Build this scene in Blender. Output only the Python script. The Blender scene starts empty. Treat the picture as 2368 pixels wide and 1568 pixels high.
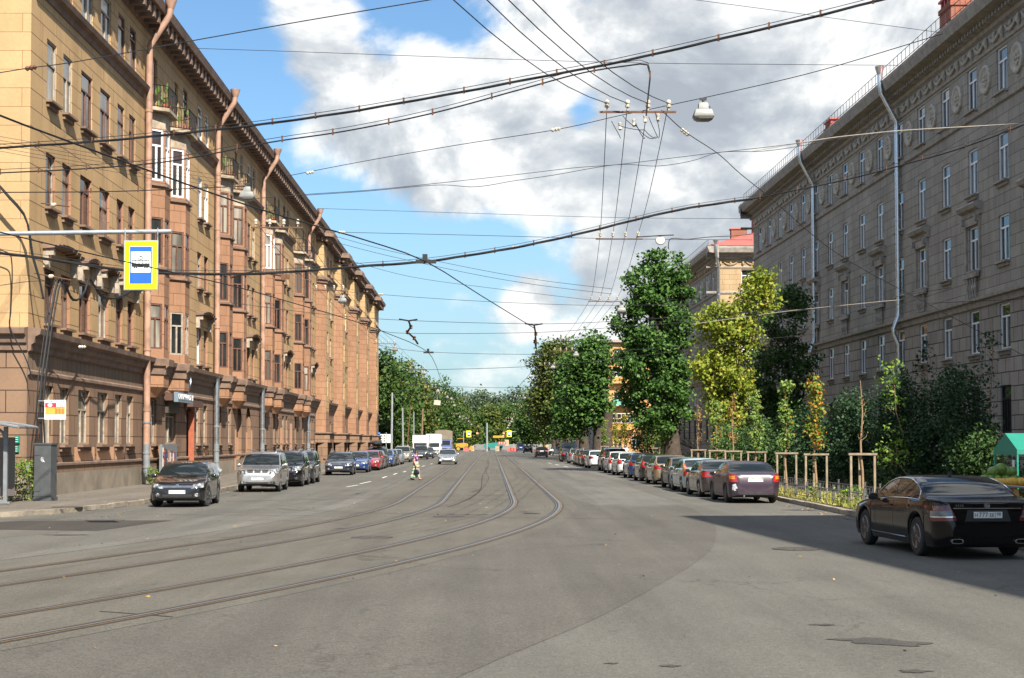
import bpy, math, random
import numpy as np
from mathutils import Vector, Matrix
from mathutils.bvhtree import BVHTree

random.seed(7)
RNG = np.random.default_rng(7)
scene = bpy.context.scene
COL = scene.collection
PI = math.pi

# ------------------------------------------------------------------ camera
# the photograph is measured in a 2368 x 1568 copy of it
F = 3453.0
U0, HOR = 1125.0, 1022.0
PITCH = math.radians(2.0)
V0 = HOR - F * math.tan(PITCH)
EYE = 2.1

def ray(px, py):
    u = (px - U0) / F
    v = (V0 - py) / F
    return Vector((u, math.cos(PITCH) - v * math.sin(PITCH), math.sin(PITCH) + v * math.cos(PITCH)))

def atY(px, py, Y):
    d = ray(px, py)
    return Vector((0, 0, EYE)) + d * (Y / d.y)

def atZ(px, py, Z):
    d = ray(px, py)
    return Vector((0, 0, EYE)) + d * ((Z - EYE) / d.z)

def ground(px, py, z=0.0):
    return atZ(px, py, z)

cam_data = bpy.data.cameras.new('camera')
cam = bpy.data.objects.new('camera', cam_data)
COL.objects.link(cam)
cam.location = (0, 0, EYE)
cam.rotation_euler = (PI / 2 + PITCH, 0, 0)
cam_data.sensor_width = 36.0
cam_data.lens = F / 2368 * 36.0
cam_data.shift_x = (1184 - U0) / 2368
cam_data.shift_y = (V0 - 784) / 2368
cam_data.clip_end = 9000
scene.camera = cam

# ------------------------------------------------------------------ tagging
def tag(o, label=None, cat=None, group=None, kind=None):
    if label: o['label'] = label
    if cat: o['category'] = cat
    if group: o['group'] = group
    if kind: o['kind'] = kind
    return o

def empty(name, loc=(0, 0, 0), rz=0.0, label=None, cat=None, group=None, kind=None):
    o = bpy.data.objects.new(name, None)
    COL.objects.link(o)
    o.location = loc
    o.rotation_euler = (0, 0, rz)
    o.empty_display_size = 0.3
    return tag(o, label, cat, group, kind)

def copy_tree(o, parent=None):
    c = o.copy()
    COL.objects.link(c)
    if parent is not None:
        c.parent = parent
    for ch in list(o.children):
        copy_tree(ch, c)
    return c

# ------------------------------------------------------------------ materials
MATS = {}
def lin(c):
    return tuple(((v / 12.92) if v <= 0.04045 else ((v + 0.055) / 1.055) ** 2.4) for v in [x / 255 for x in c])

class NT:
    """small node-tree helper"""
    def __init__(s, tree):
        s.t = tree; s.n = tree.nodes; s.l = tree.links
    def new(s, typ, **kw):
        nd = s.n.new(typ)
        for k, v in kw.items():
            setattr(nd, k, v)
        return nd
    def link(s, a, b):
        s.l.new(a, b)
    def val(s, sock, v):
        if hasattr(v, 'is_output'):
            s.l.new(v, sock)
        else:
            sock.default_value = v
    def math(s, op, a, b=None, c=None, clamp=False):
        nd = s.new('ShaderNodeMath', operation=op, use_clamp=clamp)
        s.val(nd.inputs[0], a)
        if b is not None: s.val(nd.inputs[1], b)
        if c is not None: s.val(nd.inputs[2], c)
        return nd.outputs[0]
    def vmath(s, op, a, b=None):
        nd = s.new('ShaderNodeVectorMath', operation=op)
        s.val(nd.inputs[0], a)
        if b is not None: s.val(nd.inputs[1], b)
        return nd.outputs['Value'] if op in ('DOT_PRODUCT', 'LENGTH', 'DISTANCE') else nd.outputs[0]
    def mix(s, fac, a, b, blend='MIX'):
        nd = s.new('ShaderNodeMix', data_type='RGBA', blend_type=blend)
        s.val(nd.inputs[0], fac)
        s.val(nd.inputs[6], a if hasattr(a, 'is_output') else tuple(a) + (1,) * (4 - len(a)))
        s.val(nd.inputs[7], b if hasattr(b, 'is_output') else tuple(b) + (1,) * (4 - len(b)))
        return nd.outputs[2]
    def ramp(s, fac, stops, interp='LINEAR'):
        nd = s.new('ShaderNodeValToRGB')
        nd.color_ramp.interpolation = interp
        el = nd.color_ramp.elements
        while len(el) < len(stops): el.new(0.5)
        for e, (p, c) in zip(el, stops):
            e.position = p
            e.color = tuple(c) + (1,) * (4 - len(c)) if not isinstance(c, (int, float)) else (c, c, c, 1)
        s.val(nd.inputs[0], fac)
        return nd.outputs[0]
    def noise(s, vec, scale, detail=4, rough=0.55, out=0, dist=0.0):
        nd = s.new('ShaderNodeTexNoise')
        if vec is not None: s.link(vec, nd.inputs['Vector'])
        nd.inputs['Scale'].default_value = scale
        nd.inputs['Detail'].default_value = detail
        nd.inputs['Roughness'].default_value = rough
        nd.inputs['Distortion'].default_value = dist
        return nd.outputs[out]
    def mapping(s, vec, scale=(1, 1, 1), loc=(0, 0, 0), rot=(0, 0, 0)):
        nd = s.new('ShaderNodeMapping')
        s.link(vec, nd.inputs[0])
        nd.inputs['Location'].default_value = loc
        nd.inputs['Rotation'].default_value = rot
        nd.inputs['Scale'].default_value = scale
        return nd.outputs[0]

def new_mat(name):
    m = bpy.data.materials.new(name)
    m.use_nodes = True
    t = NT(m.node_tree)
    b = m.node_tree.nodes['Principled BSDF']
    MATS[name] = m
    return m, t, b

def plain(name, col, rough=0.6, metal=0.0, var=0.12, scale=6.0, bump=0.0, bscale=60.0, spec=0.5, coat=0.0):
    """base colour broken by soft noise, optional fine bump"""
    if name in MATS: return MATS[name]
    m, t, b = new_mat(name)
    tc = t.new('ShaderNodeTexCoord')
    n = t.noise(tc.outputs['Object'], scale, 5, 0.6)
    dark = tuple(c * (1 - var) for c in col); light = tuple(min(1, c * (1 + var)) for c in col)
    c = t.ramp(n, [(0.3, dark), (0.7, light)])
    t.link(c, b.inputs['Base Color'])
    rr = t.math('MULTIPLY_ADD', n, 0.25, rough - 0.12, clamp=True)
    t.link(rr, b.inputs['Roughness'])
    b.inputs['Metallic'].default_value = metal
    b.inputs['Specular IOR Level'].default_value = spec
    if coat:
        b.inputs['Coat Weight'].default_value = coat
        b.inputs['Coat Roughness'].default_value = 0.03
    if bump:
        bn = t.new('ShaderNodeBump')
        bn.inputs['Strength'].default_value = bump
        bn.inputs['Distance'].default_value = 0.02
        t.link(t.noise(tc.outputs['Object'], bscale, 4, 0.65), bn.inputs['Height'])
        t.link(bn.outputs[0], b.inputs['Normal'])
    return m

# ------------------------------------------------------------------ mesh builder
class MB:
    def __init__(s):
        s.v = []; s.f = []; s.m = []
    def add(s, verts, faces, mat=0):
        k = len(s.v)
        s.v.extend([tuple(p) for p in verts])
        for f in faces:
            s.f.append(tuple(i + k for i in f)); s.m.append(mat)
    def quad(s, a, b, c, d, mat=0):
        s.add([a, b, c, d], [(0, 1, 2, 3)], mat)
    def box(s, c, size, mat=0, rz=0.0, M=None):
        hx, hy, hz = size[0] / 2, size[1] / 2, size[2] / 2
        pts = [Vector((x, y, z)) for z in (-hz, hz) for x, y in ((-hx, -hy), (hx, -hy), (hx, hy), (-hx, hy))]
        R = M if M is not None else Matrix.Rotation(rz, 3, 'Z')
        pts = [R @ p + Vector(c) for p in pts]
        s.add(pts, [(3, 2, 1, 0), (4, 5, 6, 7), (0, 1, 5, 4), (1, 2, 6, 5), (2, 3, 7, 6), (3, 0, 4, 7)], mat)
    def span(s, lo, hi, mat=0):
        s.box([(a + b) / 2 for a, b in zip(lo, hi)], [abs(b - a) for a, b in zip(lo, hi)], mat)
    def tube(s, path, r, n=8, mat=0, caps=True):
        path = [Vector(p) for p in path]
        k = len(path)
        rr = r if isinstance(r, (list, tuple, np.ndarray)) else [r] * k
        verts = []; ref = None
        for i, p in enumerate(path):
            d = (path[min(i + 1, k - 1)] - path[max(i - 1, 0)])
            if d.length < 1e-9: d = Vector((0, 0, 1))
            d.normalize()
            if ref is None:
                a = Vector((0, 0, 1)) if abs(d.z) < 0.9 else Vector((1, 0, 0))
            else:
                a = ref
            x = (a - d * a.dot(d))
            if x.length < 1e-6: x = d.orthogonal()
            x.normalize(); ref = x
            y = d.cross(x)
            for j in range(n):
                t = 2 * PI * j / n
                verts.append(p + (x * math.cos(t) + y * math.sin(t)) * rr[i])
        faces = []
        for i in range(k - 1):
            for j in range(n):
                a = i * n + j; b = i * n + (j + 1) % n
                faces.append((a, b, b + n, a + n))
        if caps:
            faces.append(tuple(range(n - 1, -1, -1)))
            faces.append(tuple(range((k - 1) * n, k * n)))
        s.add(verts, faces, mat)
    def lathe(s, prof, c=(0, 0, 0), n=16, mat=0, M=None, sx=1.0, sy=1.0):
        verts = []
        R = M if M is not None else Matrix.Identity(3)
        for r, z in prof:
            for j in range(n):
                t = 2 * PI * j / n
                verts.append(R @ Vector((r * math.cos(t) * sx, r * math.sin(t) * sy, z)) + Vector(c))
        faces = []
        for i in range(len(prof) - 1):
            for j in range(n):
                a = i * n + j; b = i * n + (j + 1) % n
                faces.append((a, b, b + n, a + n))
        if prof[0][0] > 1e-5: faces.append(tuple(range(n - 1, -1, -1)))
        if prof[-1][0] > 1e-5: faces.append(tuple(range((len(prof) - 1) * n, len(prof) * n)))
        s.add(verts, faces, mat)
    def prism(s, poly, vec, mat=0):
        """planar polygon extruded along vec"""
        n = len(poly); vec = Vector(vec)
        poly = [Vector(p) for p in poly]
        s.add(poly + [p + vec for p in poly],
              [tuple(range(n - 1, -1, -1)), tuple(range(n, 2 * n))] + [(i, (i + 1) % n, (i + 1) % n + n, i + n) for i in range(n)], mat)
    def build(s, name, mats, parent=None, smooth=None, loc=None):
        me = bpy.data.meshes.new(name)
        me.from_pydata(s.v, [], s.f)
        if not isinstance(mats, (list, tuple)): mats = [mats]
        for m in mats: me.materials.append(m)
        if len(mats) > 1: me.polygons.foreach_set('material_index', s.m)
        me.update()
        if smooth is not None:
            me.polygons.foreach_set('use_smooth', [True] * len(me.polygons))
            me.set_sharp_from_angle(angle=math.radians(smooth))
        o = bpy.data.objects.new(name, me)
        COL.objects.link(o)
        if parent is not None: o.parent = parent
        if loc is not None: o.location = loc
        return o

def mesh_np(name, verts, faces, mat, parent=None, smooth=False, matidx=None):
    """fast mesh of equal-sized faces from numpy arrays"""
    me = bpy.data.meshes.new(name)
    nv, nf, k = len(verts), len(faces), faces.shape[1]
    me.vertices.add(nv); me.vertices.foreach_set('co', verts.astype(np.float32).ravel())
    me.loops.add(nf * k); me.loops.foreach_set('vertex_index', faces.astype(np.int32).ravel())
    me.polygons.add(nf)
    me.polygons.foreach_set('loop_start', np.arange(0, nf * k, k, dtype=np.int32))
    me.polygons.foreach_set('loop_total', np.full(nf, k, dtype=np.int32))
    for m in (mat if isinstance(mat, (list, tuple)) else [mat]): me.materials.append(m)
    if matidx is not None: me.polygons.foreach_set('material_index', matidx.astype(np.int32))
    if smooth: me.polygons.foreach_set('use_smooth', np.ones(nf, dtype=bool))
    me.update(calc_edges=True)
    o = bpy.data.objects.new(name, me)
    COL.objects.link(o)
    if parent is not None: o.parent = parent
    return o

def text_mesh(txt, size, name, mat, parent=None, extrude=0.002, align='CENTER', M=None, spacing=1.0):
    cu = bpy.data.curves.new('lettering', 'FONT')
    cu.body = txt; cu.size = size; cu.extrude = extrude
    cu.align_x = align; cu.align_y = 'CENTER'; cu.space_character = spacing
    cu.resolution_u = 3
    to = bpy.data.objects.new('lettering', cu)
    COL.objects.link(to)
    dg = bpy.context.evaluated_depsgraph_get()
    me = bpy.data.meshes.new_from_object(to.evaluated_get(dg))
    bpy.data.objects.remove(to)
    bpy.data.curves.remove(cu)
    if M is not None: me.transform(M)
    me.materials.clear(); me.materials.append(mat)
    o = bpy.data.objects.new(name, me)
    COL.objects.link(o)
    if parent is not None: o.parent = parent
    return o

def pchip(xs, ys, x):
    xs = np.asarray(xs, float); ys = np.asarray(ys, float); x = np.clip(np.asarray(x, float), xs[0], xs[-1])
    h = np.diff(xs); d = np.diff(ys) / h
    m = np.zeros(len(xs)); m[0] = d[0]; m[-1] = d[-1]
    for i in range(1, len(xs) - 1):
        if d[i - 1] * d[i] > 0:
            w1 = 2 * h[i] + h[i - 1]; w2 = h[i] + 2 * h[i - 1]
            m[i] = (w1 + w2) / (w1 / d[i - 1] + w2 / d[i])
    i = np.clip(np.searchsorted(xs, x, side='right') - 1, 0, len(h) - 1)
    t = (x - xs[i]) / h[i]
    return ((1 + 2 * t) * (1 - t) ** 2 * ys[i] + t * (1 - t) ** 2 * h[i] * m[i] + t * t * (3 - 2 * t) * ys[i + 1] + t * t * (t - 1) * h[i] * m[i + 1])

# ------------------------------------------------------------------ render settings
scene.view_settings.view_transform = 'Standard'
scene.view_settings.look = 'None'
scene.view_settings.exposure = 1.0
scene.view_settings.gamma = 1.0
scene.render.engine = 'CYCLES'
scene.cycles.use_denoising = True
scene.cycles.max_bounces = 6
scene.cycles.diffuse_bounces = 3
scene.cycles.glossy_bounces = 3
scene.cycles.transmission_bounces = 4
scene.cycles.transparent_max_bounces = 6
scene.cycles.caustics_reflective = False
scene.cycles.caustics_refractive = False
scene.cycles.sample_clamp_indirect = 6.0
# ------------------------------------------------------------------ light: sun and sky
SUN = Vector((0.385, -0.97, 1.0)).normalized()          # towards the sun
elev = math.asin(SUN.z)
azim = math.atan2(SUN.x, SUN.y)                         # clockwise from +Y
sl = bpy.data.lights.new('sun', 'SUN')
sl.energy = 5.0
sl.angle = math.radians(0.53)
sl.color = (1.0, 0.93, 0.82)
so = bpy.data.objects.new('sun', sl)
COL.objects.link(so)
so.rotation_euler = SUN.to_track_quat('Z', 'Y').to_euler()
so.location = (20, -40, 60)

world = bpy.data.worlds.new('World')
scene.world = world
world.use_nodes = True
wt = NT(world.node_tree)
bg = world.node_tree.nodes['Background']
bg.inputs['Strength'].default_value = 0.1
sky = wt.new('ShaderNodeTexSky', sky_type='NISHITA')
sky.sun_disc = False
sky.sun_elevation = elev
sky.sun_rotation = azim
sky.altitude = 0
sky.air_density = 1.0
sky.dust_density = 0.6
sky.ozone_density = 2.2
tc = wt.new('ShaderNodeTexCoord')
D = wt.vmath('NORMALIZE', tc.outputs['Generated'])
sep = wt.new('ShaderNodeSeparateXYZ'); wt.link(D, sep.inputs[0])
# cumulus field: fractal noise on the direction, lifted or lowered by soft blobs
def density(vec, fine=True):
    stretched = wt.mapping(vec, scale=(1.0, 1.0, 1.35))
    a = wt.noise(stretched, 7.5, 10 if fine else 3, 0.58, dist=0.25)
    return a
def blob(px, py, size, amp):
    c = ray(px, py).normalized()
    k = 1.0 / (2 * (size / F) ** 2)
    d = wt.vmath('DOT_PRODUCT', D, tuple(c))
    e = wt.math('EXPONENT', wt.math('MULTIPLY', wt.math('SUBTRACT', d, 1.0), 2 * k))
    return wt.math('MULTIPLY', e, amp)
BLOBS = [(470, 130, 120, -.40), (560, 470, 70, -.20), (700, 560, 130, -.24), (900, 20, 60, -.16), (1070, 90, 55, -.24), (1345, 255, 45, -.30), (1150, 40, 40, -.10),
         (1450, 60, 70, .12), (740, 120, 120, .22), (760, 330, 80, .14), (1180, 250, 120, .26), (1500, 380, 240, .24), (1850, 140, 340, .32), (980, 360, 140, .18), (1600, 480, 150, .12),
         (1225, 705, 62, .27), (1050, 695, 48, .20), (1390, 630, 40, .14), (1090, 610, 35, .12), (900, 560, 130, -.16), (1130, 570, 70, -.20), (1330, 570, 70, -.10), (960, 770, 60, .08), (1150, 810, 80, .06), (1320, 790, 60, .04), (1180, 640, 260, -.04), (1640, 560, 80, .06)]
acc = None
for bl in BLOBS:
    b_ = blob(*bl)
    acc = b_ if acc is None else wt.math('ADD', acc, b_)
n1 = density(D)
shift = wt.vmath('ADD', D, tuple(Vector((0.30, -0.15, 0.95)).normalized() * 0.030))
n2 = density(shift)
# overhead cloud out of view, thickened and brightened as added fill light
over = wt.new('ShaderNodeMapRange', interpolation_type='SMOOTHSTEP'); over.inputs['From Min'].default_value = .36; over.inputs['From Max'].default_value = .6
wt.link(sep.outputs[2], over.inputs['Value'])
acc = wt.math('MULTIPLY_ADD', over.outputs[0], .03, acc)
d1 = wt.math('ADD', n1, acc)
mask = wt.new('ShaderNodeMapRange', interpolation_type='SMOOTHSTEP'); mask.inputs['From Min'].default_value = .48; mask.inputs['From Max'].default_value = .64
wt.link(d1, mask.inputs['Value'])
# a cloud's own relief: brighter where the puff thins towards the light
relief = wt.math('SUBTRACT', n1, n2)
thick = wt.math('SUBTRACT', d1, 0.47)
big = density(D, False)
lit = wt.math('MULTIPLY_ADD', relief, 4.4, wt.math('MULTIPLY_ADD', thick, -.70, 0.87))
glow = None
for bl in [(1190, 230, 110, .40), (1880, 110, 190, .40), (1230, 690, 70, .40), (760, 130, 150, .12), (1050, 690, 50, .45), (1680, 360, 120, -.25), (1380, 470, 160, -.16), (1500, 110, 90, -.06), (1040, 430, 110, .05), (2250, 250, 150, .15)]:
    b_ = blob(*bl)
    glow = b_ if glow is None else wt.math('ADD', glow, b_)
lit = wt.math('ADD', lit, wt.math('MULTIPLY_ADD', over.outputs[0], .35, glow))
ccol = wt.ramp(lit, [(0.10, (2.3, 2.52, 2.8)), (0.40, (2.8, 3.02, 3.28)), (0.70, (3.8, 3.98, 4.1)), (1.0, (5.6, 5.6, 5.5))])
# thin pale veil towards the horizon
veil = wt.new('ShaderNodeMapRange', interpolation_type='SMOOTHSTEP')
veil.inputs['From Min'].default_value = 0.22; veil.inputs['From Max'].default_value = 0.0
veil.inputs['To Min'].default_value = 0.0; veil.inputs['To Max'].default_value = 0.62
wt.link(sep.outputs[2], veil.inputs['Value'])
skyc = wt.mix(1.0, sky.outputs[0], (.60, .75, .82, 1), 'MULTIPLY')
base = wt.mix(veil.outputs[0], skyc, (2.0, 2.75, 3.3, 1))
cover = wt.math('MULTIPLY', mask.outputs[0], 0.96)
bright = wt.math('MULTIPLY_ADD', over.outputs[0], .35, 1.0)
ccol = wt.vmath('MULTIPLY', ccol, (1, 1, 1))
sc_ = wt.new('ShaderNodeVectorMath', operation='SCALE'); wt.link(ccol, sc_.inputs[0]); wt.link(bright, sc_.inputs['Scale'])
final = wt.mix(cover, base, sc_.outputs[0])
wt.link(final, bg.inputs['Color'])
# ------------------------------------------------------------------ ground, road, pavements
def asphalt(name, base, warm=0.0, worn=True):
    m, t, b = new_mat(name)
    tc = t.new('ShaderNodeTexCoord'); v = tc.outputs['Object']
    big = t.noise(v, 0.10, 4, 0.6)
    mid = t.noise(t.mapping(v, scale=(1.0, 0.45, 1)), 0.8, 5, 0.6)
    grain = t.noise(v, 34, 2, 0.9)
    grain2 = t.noise(v, 11, 3, 0.8)
    k = t.math('ADD', t.math('MULTIPLY_ADD', big, 0.45, 0.60), t.math('MULTIPLY_ADD', mid, 0.50, -0.12))
    k = t.math('ADD', k, t.math('MULTIPLY_ADD', grain, 1.9, -0.97))
    k = t.math('ADD', k, t.math('MULTIPLY_ADD', grain2, 1.0, -0.50))
    c = t.mix(1.0, (base[0] * (1 + warm), base[1], base[2] * (1 - warm), 1), t.ramp(t.math('MULTIPLY', k, 0.5), [(0.0, 0.0), (1.0, 2.0)]), 'MULTIPLY')
    lane = t.noise(t.mapping(v, scale=(1.1, .035, 1)), 1.0, 3, .6)
    c = t.mix(1.0, c, t.ramp(lane, [(.30, .80), (.70, 1.08)]), 'MULTIPLY')
    # oil spots and old tar seams with a shape of their own
    st = t.noise(t.mapping(v, scale=(1.0, .5, 1)), 1.7, 4, 0.7)
    c = t.mix(t.ramp(st, [(0.62, 0.0), (0.72, 0.5)]), c, (base[0] * .45, base[1] * .45, base[2] * .45, 1))
    vo = t.new('ShaderNodeTexVoronoi', feature='DISTANCE_TO_EDGE')
    t.link(t.vmath('ADD', t.mapping(v, scale=(.16, .11, 1)), t.vmath('MULTIPLY', t.noise(v, .8, 5, .6, out=1), (.35, .35, 0))), vo.inputs['Vector'])
    vo.inputs['Scale'].default_value = 1.0
    crack = t.math('MULTIPLY', t.ramp(vo.outputs['Distance'], [(0.0, 1.0), (0.006, 0.0)]), t.ramp(t.noise(v, .25, 2), [(.45, 0.0), (.6, .65)]))
    c = t.mix(crack, c, (base[0] * .3, base[1] * .3, base[2] * .3, 1))
    t.link(c, b.inputs['Base Color'])
    b.inputs['Roughness'].default_value = 0.85
    b.inputs['Specular IOR Level'].default_value = 0.35
    bn = t.new('ShaderNodeBump'); bn.inputs['Strength'].default_value = 0.55; bn.inputs['Distance'].default_value = 0.012
    t.link(grain, bn.inputs['Height']); t.link(bn.outputs[0], b.inputs['Normal'])
    return m

M_ROAD = asphalt('asphalt_worn', (.112, .110, .098), .03)
M_ROAD_DARK = asphalt('asphalt_dark_patch', (.094, .090, .080), .04)
M_ROAD_NEW = asphalt('asphalt_fresh_patch', (.046, .042, .038), .03)
M_ROAD_STAIN = asphalt('asphalt_oily', (.062, .059, .054), .02)
M_ROAD_LIGHT = asphalt('asphalt_bleached', (.130, .127, .115), .03)
M_ROAD_TRAM = asphalt('asphalt_tram_bed', (.106, .100, .084), .03)
M_WALK = asphalt('asphalt_walk', (.150, .136, .116), .04)
M_SOIL = plain('soil', (.07, .062, .04), .95, var=.4, scale=1.2, bump=.6, bscale=12)
M_KERB = plain('kerb_granite', (.26, .22, .17), .85, var=.38, scale=2.2, bump=.5, bscale=25)
M_PAINT = plain('road_paint', (.62, .60, .55), .7, var=.22, scale=8)

def sheet(name, pts, z, mat, kind='structure'):
    mb = MB(); mb.add([(p[0], p[1], z) for p in pts], [tuple(range(len(pts)))])
    return tag(mb.build(name, mat), kind=kind)

sheet('ground', [(-3000, -600), (3000, -600), (3000, 6000), (-3000, 6000)], -0.02, M_SOIL)
sheet('road', [(-260, -60), (260, -60), (260, 455), (-260, 455)], 0.0, M_ROAD)

def smooth_path(pts, n=8):
    """Catmull-Rom through 2D/3D points"""
    P = [Vector(p) for p in pts]
    out = []
    for i in range(len(P) - 1):
        p0, p1, p2, p3 = P[max(i - 1, 0)], P[i], P[i + 1], P[min(i + 2, len(P) - 1)]
        for k in range(n):
            t = k / n
            out.append(0.5 * ((2 * p1) + (p2 - p0) * t + (2 * p0 - 5 * p1 + 4 * p2 - p3) * t * t + (3 * p1 - p0 - 3 * p2 + p3) * t ** 3))
    out.append(P[-1])
    return out

# tram tracks: straight down the street, then one bend to the left towards the camera
YB = 54.0; KY = 1.079
def rail_point(R, s):
    """s metres: s>0 straight beyond the bend, s<0 back along the bend"""
    cx = 2.5 - 86
    if s >= 0: return Vector((cx + R + .003 * s, YB + s, 0))
    a = -s / 86.0
    return Vector((cx + R * math.cos(a), YB - KY * R * math.sin(a), 0))
SS = [-78 + i * 1.3 for i in range(60)] + [2 + i * 6 for i in range(54)]
def strip(mb, R, w0, w1, z, mat=0, smax=1e9):
    """flat band between radius offsets w0 and w1 from rail R"""
    ss = [s for s in SS if s < smax]
    A = [rail_point(R + w0, s) for s in ss]; B = [rail_point(R + w1, s) for s in ss]
    k = len(ss)
    vs = [(p.x, p.y, z) for p in A] + [(p.x, p.y, z) for p in B]
    mb.add(vs, [(i, i + 1, k + i + 1, k + i) for i in range(k - 1)], mat)
RAILS = (86.0, 84.48, 81.95, 80.43)
mb = MB(); strip(mb, 80.43, -0.9, 6.08, 0.004)
tag(mb.build('tram_bed', M_ROAD_TRAM), kind='structure')
M_RAIL = plain('rail_steel', (.25, .245, .24), .45, .8, .15, 20)
M_GROOVE = plain('rail_groove', (.035, .03, .025), .8, 0, .3, 10)
M_RUST = plain('rail_rust', (.26, .17, .08), .7, .1, .3, 14)
for i, R in enumerate(RAILS):
    mb = MB()
    strip(mb, R, -.14, .15, .008, 1)
    strip(mb, R, -.02, .055, .016, 0)
    strip(mb, R, -.095, -.075, .014, 0)
    strip(mb, R, .075, .10, .012, 2)
    o = mb.build('tram_rail', [M_RAIL, M_GROOVE, M_RUST])
    names = ['outermost steel tram rail bending left nearest the camera, with a rusty groove', 'inner steel rail of the nearer curving tram track',
             'inner steel rail of the farther tram track, left of a round manhole cover', 'outer steel rail of the farther tram track, nearest the left row of parked cars']
    tag(o, names[i], 'tram rail', 'tram rails set in the road')

# asphalt repairs (sheets 4 mm above the road)
def patch(name, px, mat, z=0.004, n=0):
    pts = [ground(*p) for p in px]
    if n: pts = smooth_path(pts, n)
    return sheet(name, pts, z, mat)
wedge = smooth_path([(rail_point(86.55, s).x, rail_point(86.55, s).y) for s in (-46, -38, -30, -22, -14, -6, 0, 3)], 3)
edge = [ground(*p) for p in ((1388, 1171), (1580, 1172))] + smooth_path([ground(*p) for p in ((1589, 1171), (1640, 1200), (1656, 1226), (1649, 1265), (1614, 1297), (1534, 1347), (1384, 1428), (1184, 1512), (1040, 1575))], 4)[1:]
sheet('road_patch', [(p.x, p.y) for p in wedge] + [(p.x, p.y) for p in edge], .004, M_ROAD_DARK)
patch('road_patch', [(1321, 1126), (1449, 1126), (1589, 1169), (1389, 1168)], M_ROAD_LIGHT)
patch('road_patch', [(0, 1207), (50, 1204.5), (399, 1203.5), (225, 1228), (-60, 1224)], M_ROAD_NEW, .004)
patch('road_patch', [(1310, 1072), (1260, 1072), (1330, 1110), (1440, 1110)], M_ROAD_LIGHT)
mbx = MB(); strip(mbx, 79.0, -.55, .1, .004)
tag(mbx.build('road_wear_band', M_ROAD_LIGHT), kind='structure')
for k, (x, y, rx, ry) in enumerate([(2040, 1486, .42, .12), (1545, 1541, .10, .03), (2110, 1553, .14, .04), (1900, 1445, .14, .035), (160, 1237, .5, .1), (2065, 1158, .3, .1), (1850, 1180, .5, .15), (1410, 1535, .07, .02)]):
    g = ground(x, y); rr = random.Random(k)
    pts = []
    for i in range(22):
        a = 2 * PI * i / 22; q = 1 + .38 * math.sin(3 * a + k) * math.cos(2 * a) + rr.uniform(-.16, .16)
        pts.append((g.x + rx * q * math.cos(a) * (1 if k else 1), g.y + ry * 2.2 * q * math.sin(a) - (.35 * rx * math.cos(a) if k == 0 else 0)))
    sheet('oil_stain', pts, .006, M_ROAD_STAIN)
# old tar seam wandering between the tracks
def ribbon(pts, w, z, mat, name):
    P = smooth_path([ground(*p) for p in pts], 5)
    L, R_ = [], []
    for i, p in enumerate(P):
        d = (P[min(i + 1, len(P) - 1)] - P[max(i - 1, 0)]).normalized(); n = Vector((-d.y, d.x, 0))
        L.append(p + n * w); R_.append(p - n * w)
    k = len(P); mb = MB()
    mb.add([(p.x, p.y, z) for p in L + R_], [(i, i + 1, k + i + 1, k + i) for i in range(k - 1)])
    return tag(mb.build(name, mat), kind='structure')
ribbon([(1128, 1064), (1129, 1078), (1116, 1100), (1113, 1128), (1095, 1147), (1065, 1163), (1035, 1173)], .028, .010, M_ROAD_NEW, 'tar_seam')
for a in ([(640, 1175), (700, 1181), (860, 1186), (1000, 1190)], [(1080, 1145), (1180, 1146), (1290, 1149)], [(230, 1415), (330, 1422), (400, 1428)], [(1190, 1115), (1290, 1113)]):
    ribbon(a, .02, .010, M_ROAD_NEW, 'tar_seam')
# manhole covers
M_IRON = plain('cast_iron', (.10, .085, .075), .6, .5, .4, 25, bump=.8, bscale=40)
for (x, y, what) in [(860, 1243, 'round iron manhole cover between the two tram tracks'), (1840, 1270, 'iron manhole cover at the edge of the building shadow'),
                     (1038, 1195, 'worn manhole cover inside the far track bend'), (156, 1173, 'rusty iron hatch set in the left pavement')]:
    g = ground(x, y, .13 if x == 156 else 0)
    z0 = .131 if x == 156 else 0.004
    mb = MB(); mb.lathe([(.46, 0), (.46, .008), (.40, .010), (.39, .006), (.33, .006), (.32, .011), (.20, .011), (.19, .006), (.07, .006), (.06, .011), (0, .011)], (0, 0, 0), 24)
    for k in range(10):
        a = k * PI / 5; mb.box((.27 * math.cos(a), .27 * math.sin(a), .009), (.12, .03, .006), 0, a)
    o = mb.build('manhole_cover', M_IRON, smooth=30, loc=(g.x, g.y, z0 + .001)); tag(o, what, 'manhole cover')
# lane dashes
mb = MB()
for (x0, x1) in (((808, 1126), (846, 1119)), ((850, 1117), (884, 1110))):
    pass
dash = []
for a, b in (((801, 1126.2), (828, 1122)), ((832, 1119), (858, 1113.5)), ((884, 1105.5), (894, 1102)), ((910, 1097.6), (918, 1094.6)), ((932, 1092), (939, 1089.8)), ((976, 1079), (982, 1077)), ((995, 1073.5), (1000, 1072))):
    p, q = ground(*a), ground(*b)
    d = (q - p).normalized(); n = Vector((-d.y, d.x, 0)) * .06
    m_ = MB(); m_.add([(v.x, v.y, .006) for v in (p + n, p - n, q - n, q + n)], [(0, 1, 2, 3)])
    tag(m_.build('lane_marking', M_PAINT), kind='structure')
for a, b in (((1268, 1070.5), (1275, 1072)), ((1284, 1074), (1293, 1076)), ((1304, 1078), (1314, 1080))):
    p, q = ground(*a), ground(*b)
    d = (q - p).normalized(); n = Vector((-d.y, d.x, 0)) * .06
    m_ = MB(); m_.add([(v.x, v.y, .006) for v in (p + n, p - n, q - n, q + n)], [(0, 1, 2, 3)])
    tag(m_.build('lane_marking', M_PAINT), kind='structure')

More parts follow.
